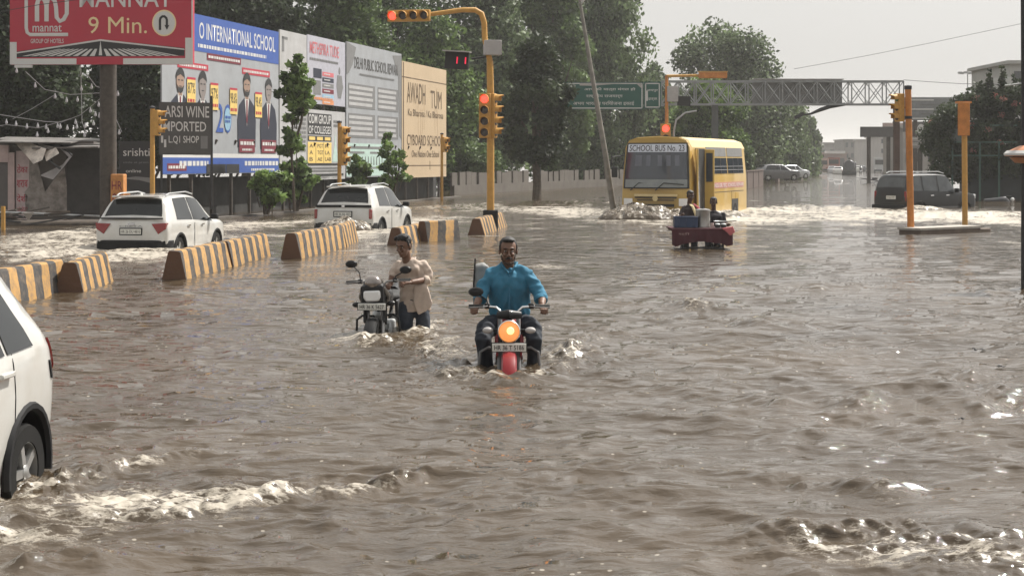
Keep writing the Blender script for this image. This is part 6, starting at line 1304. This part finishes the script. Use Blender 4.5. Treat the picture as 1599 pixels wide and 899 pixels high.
    for s in (-1, 1): MB().box((s*.12, 1.0, .70), (.04, .34, .2)).build('side_panel', body, r, bevel=.02); MB().path([(s*.06, 1.30, .305), (s*.07, 1.05, .42)], .02, 6).build('swing_arm', M_bk, r)
    MB().path([(0, 1.35, .86), (0, 1.6, .90), (0, 1.68, .72)], [.07, .06, .03], 10).build('tail', body, r)
    cg = MB(); w_ = .27 if red else .235
    for s in (-1, 1): cg.path([(s*.03, .36, .66), (s*w_*.75, .30, .68), (s*w_, .28, .64), (s*w_*1.05, .28, .50), (s*w_*1.02, .30, .36), (s*.05, .42, .30)], .0135, 8)
    cg.build('crash_guard', M_bk if not red else M_gry, r)
    if not red: MB().path([(.0, .03, .62), (-.0, .0, .50)], [.07, .055], 10).build('fork_bracket', M_bk, r)
    return r
# ------------------------------------------------------------------ people
M_sk = mat('brown_skin', (.155, .082, .052), .55, var=.08); M_hair = mat('black_hair', (.009, .008, .008), .6, var=.3, scale=30, bump=.6)
M_lip = mat('lips', (.12, .045, .035), .5); M_eyew = mat('eye_white', (.35, .33, .31), .3); M_iris = mat('iris_dark', (.01, .007, .006), .2)
def head(parts, c, s=1.0, yaw=0, pitch=0, roll=0, hair='short', par=None, beard=True):
    "adds the head to the body shapes and returns small face parts; c = head centre, faces -y"
    M = Matrix.Translation(c) @ Matrix.Rotation(yaw, 4, 'Z') @ Matrix.Rotation(pitch, 4, 'X') @ Matrix.Rotation(roll, 4, 'Y')
    def tf(mb, k0): 
        for i in range(k0, len(mb.v)): mb.v[i] = tuple(M @ Vector([q*s for q in mb.v[i]]))
    k0 = len(parts.v)
    parts.ball((0, .010, .035), (.077, .095, .090), 18, 12); parts.ball((0, -.022, -.045), (.056, .060, .070), 16, 10); parts.ball((0, -.050, -.092), (.030, .026, .022), 10, 8)
    parts.path([(0, -.082, .018), (0, -.098, -.012), (0, -.106, -.030)], [.009, .012, .016], 8); parts.ball((0, -.075, .036), (.052, .018, .012), 12, 8)
    for q in (-1, 1): parts.ball((q*.036, -.066, -.020), (.020, .020, .018), 8, 6); parts.ball((q*.080, .012, -.002), (.011, .020, .032), 8, 6); parts.ball((q*.012, -.098, -.034), (.009, .010, .008), 8, 6)
    parts.ball((0, -.080, -.062), (.026, .014, .009), 10, 6); parts.path([(0, .02, -.05), (0, .03, -.14), (0, .035, -.19)], [.055, .052, .060], 12)
    tf(parts, k0)
    ex = []
    def add(mb, nm, m): tf(mb, 0); ex.append((mb, nm, m))
    for q in (-1, 1):
        e = MB(); e.ball((q*.031, -.079, .012), (.0125, .008, .0065), 10, 6); add(e, 'eye', M_eyew); e = MB(); e.ball((q*.031, -.0865, .012), (.0055, .003, .0058), 8, 6); add(e, 'iris', M_iris)
    e = MB(); e.ball((0, -.0915, -.066), (.022, .006, .0045), 10, 6); add(e, 'lips', M_lip)
    h = MB(); h.ball((0, .034, .060), (.082, .086, .076), 18, 12)
    if hair == 'short': h.ball((0, -.040, .108), (.058, .036, .022), 12, 8); h.ball((0, .075, .0), (.062, .04, .07), 12, 8)
    else:
        for a in range(9): h.ball((-.06+.015*a, -.052+.014*(a % 3), .104+.014*math.sin(a*2.1)), (.020, .026, .022), 8, 6)
        h.ball((0, .07, .0), (.066, .045, .075), 12, 8); h.ball((.02, -.01, .125), (.07, .06, .03), 12, 8)
    for q in (-1, 1): h.ball((q*.077, -.008, .035), (.008, .016, .036), 8, 6)
    tf(h, 0); ex.append((fuse(h, .008, 2, .003, 60), 'hair', M_hair))
    b = MB()
    for q in (-1, 1): b.path([(q*.013, -.0925, .036), (q*.030, -.094, .042), (q*.050, -.083, .036)], [.004, .0055, .003], 6)
    add(b, 'eyebrows', M_hair)
    if beard:
        b = MB(); b.path([(-.034, -.086, -.060), (-.016, -.100, -.050), (0, -.103, -.048), (.016, -.100, -.050), (.034, -.086, -.060)], [.004, .008, .008, .008, .004], 8); add(b, 'moustache', M_hair)
        b = MB(); b.path([(-.066, -.012, -.02), (-.060, -.035, -.062), (-.038, -.062, -.098), (0, -.078, -.108), (.038, -.062, -.098), (.060, -.035, -.062), (.066, -.012, -.02)], [.005, .009, .012, .015, .012, .009, .005], 8); tf(b, 0); ex.append((fuse(b, .007, 2, .002, 80), 'beard', mat('stubble', (.045, .028, .020), .8)))
    return ex
def hand(mb, wrist, dirv, up, side, grip=.018, L=.18):
    "palm and five fingers curled round a bar; dirv: palm direction, up: back of hand, side=+1 thumb along cross product"
    w_ = Vector(wrist); d = Vector(dirv).normalized(); u = Vector(up).normalized(); a = d.cross(u).normalized()*side; u = a.cross(d).normalized()*side if False else u
    mb.path([w_, w_+d*.045, w_+d*.085], [.026, .038, .036], 10, flat=.6)
    for i, (off, ln, rr) in enumerate([(-.030, .068, .0088), (-.010, .078, .0095), (.010, .074, .0092), (.030, .058, .0080)]):
        b = w_+d*.082-a*off; mb.path([b-d*.02, b, b+d*ln*.42+u*.004, b+d*ln*.62-u*ln*.36, b+d*ln*.28-u*ln*.66], [rr*1.1, rr*1.1, rr, rr*.95, rr*.8], 7)
    t = w_+d*.03+a*.030; mb.path([w_+d*.02+a*.012, t, t+d*.032+a*.012-u*.02, t+d*.045-a*.006-u*.036], [.015, .0135, .0115, .009], 7)
def core(mb, neck, pelvis, arms, legs):
    "the body under the clothes, so that the skin is one continuous figure"
    n_, p_ = Vector(neck), Vector(pelvis); m_ = n_.lerp(p_, .18)
    mb.path([n_, m_, n_.lerp(p_, .5), p_], [.045, .075, .075, .07], 12, flat=.6)
    for a in arms: mb.path([m_]+[Vector(q) for q in a], [.05, .042]+[.036]*(len(a)-1), 10)
    for a in legs: mb.path([p_]+[Vector(q) for q in a], [.07, .06]+[.045]*(len(a)-1), 10)
def finish(root, mb, ex, skin=M_sk, voxel=.0065):
    link(fuse(mb, voxel, 2), 'body', skin, root)
    for g_, nm, m in ex:
        if isinstance(g_, MB): g_.build(nm, m, root)
        else: link(g_, nm, m, root)
# the rider in the blue shirt
RL = (X(795, 15.15), 15.15, -.5)
motorcycle('motorcycle', 'red motorcycle with its round headlight shining, ridden by the man in blue', RL, R(0), red=True, plate='HR 36 T 5186', steer=R(0))
r = thing('person', 'man in a blue shirt riding the red motorcycle towards the camera', 'person', (RL[0], RL[1], RL[2]-.025), 0)
mb = MB(); ex = head(mb, Vector((-.01, .66, 1.575)), 1.03, yaw=R(4), pitch=R(4), hair='short')
for s in (-1, 1):
    el = Vector((s*.315 if s > 0 else s*.285, .62, 1.14)); wr = Vector((s*.305, .47, 1.085)); mb.path([el.lerp(wr, .05), el.lerp(wr, .5), wr], [.040, .037, .027], 12); hand(mb, wr, Vector((s*.02, -.10, -.035)), Vector((0, -.35, 1)), -s)
    mb.path([(s*.17, .62, .42), (s*.18, .60, .30), (s*.18, .44, .27)], [.04, .045, .035], 10)
core(mb, (0, .70, 1.42), (0, .90, .92), [[(s*.17, .72, 1.32), (s*.25, .69, 1.22), (s*(.315 if s > 0 else .285), .62, 1.14)] for s in (-1, 1)], [[(s*.10, .86, .87), (s*.225, .42, .84), (s*.225, .42, .58), (s*.18, .60, .32)] for s in (-1, 1)])
finish(r, mb, ex)
sh = MB(); M_shirt = mat('blue_shirt_cotton', (.038, .175, .28), .85, var=.22, scale=5, bump=.1)
sh.path([(0, .70, .90), (0, .84, .88), (0, .84, .98), (0, .80, 1.12), (0, .74, 1.27), (0, .71, 1.35), (0, .70, 1.42)], [.13, .165, .185, .192, .20, .165, .075], 18, flat=.62)
for s in (-1, 1):
    sh.ball((s*.155, .72, 1.325), (.075, .068, .058), 12, 8); sh.path([(s*.05, .71, 1.405), (s*.12, .715, 1.38), (s*.19, .72, 1.34)], [.05, .052, .055], 10); e = .30 if s > 0 else .275
    sh.path([(s*.17, .72, 1.325), (s*.235, .70, 1.26), (s*e*.98, .65, 1.17), (s*e, .60, 1.125)], [.060, .061, .059, .055], 12)
link(fuse(sh, .010, 3, .014, 8, 1), 'shirt', M_shirt, r)
cl = MB()
for s in (-1, 1): cl.path([(s*.006, .615, 1.375), (s*.05, .625, 1.425), (s*.07, .70, 1.46), (s*.02, .77, 1.47)], [.012, .020, .020, .014], 8, flat=.6)
cl.build('collar', M_shirt, r)
MB().path([(0, .612, 1.36), (0, .625, 1.2), (0, .65, 1.0)], .008, 6).build('button_placket', mat('blue_placket', (.04, .17, .28), .8), r)
sc = MB(); 
for s in (-1, 1): e = .30 if s > 0 else .275; sc.path([(s*e, .635, 1.15), (s*e, .605, 1.125), (s*e*1.01, .59, 1.112)], [.066, .064, .062], 14)
sc.build('rolled_cuffs', M_shirt, r)
tr = MB(); M_jn = mat('dark_jeans', (.016, .021, .031), .85, var=.2, scale=8, bump=.15)
tr.path([(0, .98, .86), (0, .86, .88)], [.17, .165], 14, flat=.7)
for s in (-1, 1): tr.path([(s*.09, .92, .86), (s*.17, .68, .87), (s*.225, .42, .86), (s*.24, .34, .78), (s*.225, .42, .58), (s*.20, .58, .34)], [.10, .095, .082, .076, .062, .055], 14)
link(fuse(tr, .011, 3, .011, 8, 3), 'trousers', M_jn, r)
o = thing('shoulder_bag', 'pale bag strapped behind the rider in the blue shirt', 'bag', (X(752, 16.1), 16.1, .63)); mb = MB(); mb.box((0, 0, .12), (.17, .12, .30), rz=R(10), top=(.8, .9)); mb.ball((-.01, -.01, .25), (.07, .06, .05)); link(fuse(mb, .015, 4, .006, 10), 'sack', mat('pale_canvas', (.26, .26, .255), .8), o); MB().path([(-.07, -.05, -.12), (-.075, -.07, .1), (-.06, -.06, .34)], .008, 6).build('strap', M_bk, o)
# the man pushing
SL = (X(587, 18.45), 18.45, -.5)
motorcycle('motorcycle', 'silver and black motorcycle, lamp off, pushed by the man in the beige shirt', SL, R(-6), red=False, plate='HR 36 K 5627', steer=R(-5), roll=R(-3))
PL = (X(644, 19.0), 19.0, -.5); r = thing('person', 'man in a loose beige shirt wading and pushing the silver motorcycle', 'person', PL, 0)
mb = MB(); ex = head(mb, Vector((-.095, -.11, 1.44)), 1.0, yaw=R(-28), pitch=R(14), hair='long', beard=False)
# right hand (picture left) on the bar, left hand on the grip
mb.path([(-.225, -.02, 1.12), (-.245, -.08, 1.02), (-.235, -.16, 1.02)], [.038, .033, .026], 12); hand(mb, (-.235, -.16, 1.02), Vector((-.02, -.10, -.01)), Vector((0, -.2, 1)), 1)
mb.path([(.15, -.02, 1.06), (.06, -.16, 1.05), (.0, -.22, 1.045)], [.037, .032, .026], 12); hand(mb, (.0, -.22, 1.045), Vector((-.10, -.05, -.01)), Vector((0, -.25, 1)), 1)
for s in (-1, 1): mb.path([(s*.10+.02, .02, .55), (s*.105+.02, .04, .25), (s*.105+.02, .03, .06), (s*.11+.02, -.12, .03)], [.05, .042, .035, .03], 10)
core(mb, (-.04, 0, 1.30), (.02, .05, .80), [[(-.165, .02, 1.22), (-.225, -.02, 1.12)], [(.13, .02, 1.22), (.185, .03, 1.12), (.15, -.02, 1.06)]], [[(s*.09+.02, .05, .75), (s*.105+.02, .03, .5)] for s in (-1, 1)])
finish(r, mb, ex)
sh = MB(); M_bs = mat('beige_shirt_cotton', (.48, .39, .325), .85, var=.12, scale=5, bump=.1)
sh.path([(.03, .05, .70), (.025, .05, .82), (.01, .04, .98), (-.01, .03, 1.12), (-.035, -.03, 1.21), (-.05, -.055, 1.285)], [.175, .165, .15, .165, .15, .07], 18, flat=.62)
for s in (-1, 1): sh.ball((s*.135-.02, .01, 1.215), (.06, .06, .055), 12, 8)
sh.path([(-.165, .02, 1.22), (-.215, .0, 1.13), (-.225, -.03, 1.09)], [.053, .05, .046], 12); sh.path([(.12, .01, 1.22), (.17, .03, 1.12), (.17, -.01, 1.06), (.13, -.07, 1.05)], [.056, .053, .052, .046], 12)
link(fuse(sh, .010, 3, .014, 8, 5), 'shirt', M_bs, r)
fl = MB(); fl.prism([(.03, 1.0), (.16, 1.02), (.235, .80), (.205, .74), (.07, .66), (.02, .80)], -.10, -.05); link(fuse(fl, .012, 6, .006, 9), 'shirt_tail', M_bs, r)
cl = MB()
for s in (-1, 1): cl.path([(s*.008-.03, -.095, 1.20), (s*.045-.03, -.07, 1.27), (s*.06-.03, .01, 1.305), (s*.02-.03, .06, 1.31)], [.010, .018, .018, .012], 8, flat=.6)
cl.build('collar', M_bs, r)
tr = MB(); tr.path([(.02, .05, .84), (.02, .05, .74)], [.155, .15], 14, flat=.7)
for s in (-1, 1): tr.path([(s*.08+.02, .05, .78), (s*.10+.02, .02, .60), (s*.105+.02, .03, .42), (s*.105+.02, .05, .2)], [.095, .085, .078, .066], 14)
link(fuse(tr, .012, 4, .007, 8, 7), 'jeans', mat('worn_jeans', (.032, .040, .055), .85, var=.35, scale=7, bump=.15), r)
# ------------------------------------------------------------------ the tea cart and its two men
Yc = 36.8; r = thing('vendor_cart', 'flat four-wheeled vendor cart covered with a dark red cloth', 'cart', (X(1092, Yc), Yc, -.5))
M_cloth = mat('maroon_cloth', (.060, .012, .018), .85, var=.2, scale=4, bump=.1)
MB().box((0, .1, .90), (1.25, 1.3, .05)).build('board', mat('cart_wood', (.09, .06, .04), .8, var=.3), r)
c = MB(); N = 40
def drape(x0, x1, y, ztop, zbots, th=.015):
    q = MB(); n = len(zbots)-1
    for i in range(n+1):
        x = x0+(x1-x0)*i/n; wv = .03*math.sin(i*1.9)+.02*math.sin(i*.8)
        q.v += [(x, y, ztop), (x+wv*.3, y-.03+wv*.5, (ztop+zbots[i])/2), (x+wv*.3, y-.04+wv, zbots[i]), (x+wv*.3, y-.04+wv+th, zbots[i]), (x, y+th, ztop)]
    for i in range(n):
        for j in range(5): q.f.append((i*5+j, i*5+(j+1) % 5, (i+1)*5+(j+1) % 5, (i+1)*5+j))
    return q
zb = [.60, .56, .57, .60, .62, .63, .64, .65, .66, .67, .67, .67, .66, .66, .65, .63, .64, .62, .60, .57, .58, .60]
drape(-.66, .66, -.56, .955, zb).build('front_cloth', M_cloth, r); MB().box((0, .1, .94), (1.32, 1.34, .03)).build('top_cloth', M_cloth, r, bevel=.01)
text('श्री', -.52, .80, -.28, .87, -.63, mat('faded_cloth_print', (.30, .22, .20), .8), r, 'cloth_lettering')
pc = MB(); pc.prism([(.42, .96), (.66, 1.0), (.70, .88), (.60, .80), (.52, .88)], -.67, -.61); link(fuse(pc, .012, 4, .004, 12), 'pink_rag', mat('pink_rag', (.50, .14, .15), .85), r)
for (x, y) in ((-.42, -.35), (-.30, .5), (.42, -.35), (.34, .5)):
    q = bpy.data.objects.new('wheel', None); COL.objects.link(q); q.parent = r; q.location = (x, y, .30); MB().lathe([(.25, -.02), (.29, -.022), (.29, .022), (.25, .02)], (0, 0, 0), 'X', 28).build('tyre', M_rub, q)
    sp = MB().lathe([(.001, -.04), (.03, -.04), (.03, .04), (.001, .04)], (0, 0, 0), 'X', 10)
    for k in range(8): a = PI*k/8; sp.tube((0, -.26*math.cos(a), -.26*math.sin(a)), (0, .26*math.cos(a), .26*math.sin(a)), .006, n=5)
    sp.build('spokes', M_gsteel, q)
for x in (-.42, -.30, .34, .42): MB().box((x+.06, -.3 if abs(x) > .4 else .45, .6), (.05, .05, .62)).build('leg', M_bk, r)
MB().path([(-.62, -.62, .50), (-.3, -.64, .54), (.3, -.64, .54), (.6, -.60, .49)], .02, 6).build('front_rail', M_bk, r)
zt = .957
o = thing('blue_crate', 'dark blue plastic crate at the left of the cart top', 'crate', (X(1092, Yc)-.33, Yc-.22, zt-.5)); q = MB(); q.box((0, 0, .02), (.50, .3, .02))
for (cx_, cy_, dx, dy) in ((0, -.15, .5, .02), (0, .15, .5, .02), (-.25, 0, .02, .32), (.25, 0, .02, .32)): q.box((cx_, cy_, .13), (dx, dy, .24))
for xx in (-.16, 0, .16): q.box((xx, -.165, .13), (.015, .012, .23))
q.box((0, -.165, .235), (.52, .02, .03)); q.build('shell', mat('blue_plastic', (.018, .038, .09), .4, var=.15), o, bevel=.006); MB().box((0, 0, .2), (.46, .27, .06)).build('contents', M_gry, o)
o = thing('steel_drum', 'tall dull steel drum in the middle of the cart top', 'drum', (X(1092, Yc)+.06, Yc-.15, zt-.5)); MB().lathe([(.001, 0), (.16, 0), (.165, .03), (.16, .05), (.16, .36), (.168, .38), (.16, .40), (.06, .42), (.001, .425)], (0, 0, 0), n=28).build('drum_shell', mat('dull_steel', (.34, .33, .31), .35, .8, var=.25, scale=5), o); MB().lathe([(.001, .425), (.03, .425), (.025, .46), (.001, .46)], (0, 0, 0), n=10).build('lid_knob', M_dsteel, o)
for i, (dx, rr, hh_, nm, lb) in enumerate([(.25, .04, .11, 'glass_jar', 'small pale jar right of the steel drum'), (.37, .06, .08, 'cooking_pot', 'dark cooking pot on the right half of the cart'), (.50, .062, .08, 'cooking_pot', 'dark cooking pot nearest the pink rag')]):
    o = thing(nm, lb, 'pot' if i else 'jar', (X(1092, Yc)+dx, Yc-.28, zt-.5)); MB().lathe([(.001, 0), (rr*.8, 0), (rr, hh_*.3), (rr, hh_*.8), (rr*.9, hh_), (rr*.85, hh_), (rr*.85, hh_*.5), (.001, hh_*.5)], (0, 0, 0), n=18).build('bowl' if i else 'jar_glass', M_dsteel if i else mat('pinkish_jar', (.5, .38, .36), .3), o)
    if i: MB().lathe([(.001, hh_+.02), (rr*.5, hh_+.018), (rr*1.04, hh_), (.001, hh_)], (0, 0, 0), n=18).build('lid', M_gsteel, o)
o = thing('steel_tray', 'shallow steel tray laid over the pots at the right of the cart', 'tray', (X(1092, Yc)+.48, Yc-.05, zt-.5+.105)); MB().lathe([(.001, .01), (.14, .01), (.17, .04), (.175, .04), (.145, 0), (.001, 0)], (0, 0, 0), n=24).build('pan', M_gsteel, o); MB().tube((.16, 0, .03), (.34, .05, .04), .01).build('handle', M_dsteel, o)
def cart_man(loc, label, hz, shirt, tw, arms, hair='short', skin=M_sk, scarf=None, yaw=0, broad=1.0):
    r = thing('person', label, 'person', loc, 0); mb = MB(); ex = head(mb, Vector((0, -.02, hz)), 1.0, yaw=yaw, pitch=R(12), hair=hair, beard=False)
    for (a, b_, c_) in arms:
        mb.path([a, b_, c_], [.042, .036, .027], 10); d = (Vector(c_)-Vector(b_)).normalized(); hand(mb, c_, d, Vector((0, -.3, 1)), 1)
    for s in (-1, 1): mb.path([(s*.10, .10, .5), (s*.10, .12, .25), (s*.10, .1, .05), (s*.10, -.02, .03)], [.05, .04, .035, .03], 10)
    core(mb, (0, .01, hz-.18), (0, .10, hz-.82), [[(math.copysign(.15*broad, a[0]), .03, hz-.28), a] for a, b_, c_ in arms], [[(s*.08, .10, hz-.88), (s*.10, .10, .5)] for s in (-1, 1)])
    finish(r, mb, ex, skin, .011)
    sz = hz-.22; sh = MB(); sh.path([(0, .10, sz-.62), (0, .09, sz-.45), (0, .06, sz-.22), (0, .02, sz-.06), (0, .01, sz+.04)], [.16*broad, .165*broad, .18*broad, .165*broad, .07], 16, flat=.62)
    for (a, b_, c_) in arms: a0 = Vector((math.copysign(.155*broad, a[0]), .03, sz-.06)); sh.ball(a0, .068); sh.path([a0, Vector(a), Vector(a).lerp(Vector(b_), .35)], [.064, .056, .05], 10)
    link(fuse(sh, .013, 4, .006, 8, 2), 'shirt', shirt, r)
    t_ = MB(); 
    for s in (-1, 1): t_.path([(s*.08, .10, sz-.55), (s*.10, .09, .6), (s*.105, .12, .3)], [.10, .085, .07], 12)
    t_.path([(0, .10, sz-.5), (0, .10, sz-.68)], [.15, .15], 12, flat=.7); link(fuse(t_, .014, 3), 'trousers', M_jn, r)
    if scarf:
        q = MB(); q.path([(-.02, .04, sz+.05), (.04, -.09, sz+.0), (.10, -.125, sz-.16), (.17, -.10, sz-.36)], [.035, .04, .045, .05], 10, flat=.35); q.build('scarf', scarf, r)
        q = MB(); q.path([(.08, .06, sz+.04), (.17, -.03, sz-.04), (.23, -.06, sz-.2), (.25, -.05, sz-.42)], [.04, .05, .05, .045], 10, flat=.5); q.build('red_shawl', mat('red_shawl', (.30, .04, .05), .85), r)
    return r
Yp = 37.85
cart_man((X(1078, Yp), Yp, -.5), 'thin dark man with a yellow scarf and red shawl, behind the cart on the left', 1.62, mat('dark_vest', (.045, .035, .035), .85), .3, [((-.20, .02, 1.22), (-.25, -.12, 1.12), (-.22, -.3, 1.20)), ((.19, .02, 1.22), (.24, -.15, 1.08), (.2, -.36, 1.02))], skin=mat('dark_brown_skin', (.08, .042, .03), .55), scarf=mat('pale_yellow_scarf', (.60, .50, .28), .85), yaw=R(15), broad=.85)
cart_man((X(1114, Yp), Yp, -.5), 'stout man in dark clothes leaning on the cart from behind, on the right', 1.47, mat('black_shirt', (.016, .014, .018), .9, var=.2), .3, [((-.23, .0, 1.02), (-.26, -.18, .98), (-.2, -.36, 1.0)), ((.25, .0, 1.0), (.31, -.16, .97), (.30, -.38, 1.0))], skin=mat('dark_brown_skin', (.08, .042, .03)), yaw=R(-10), broad=1.42)
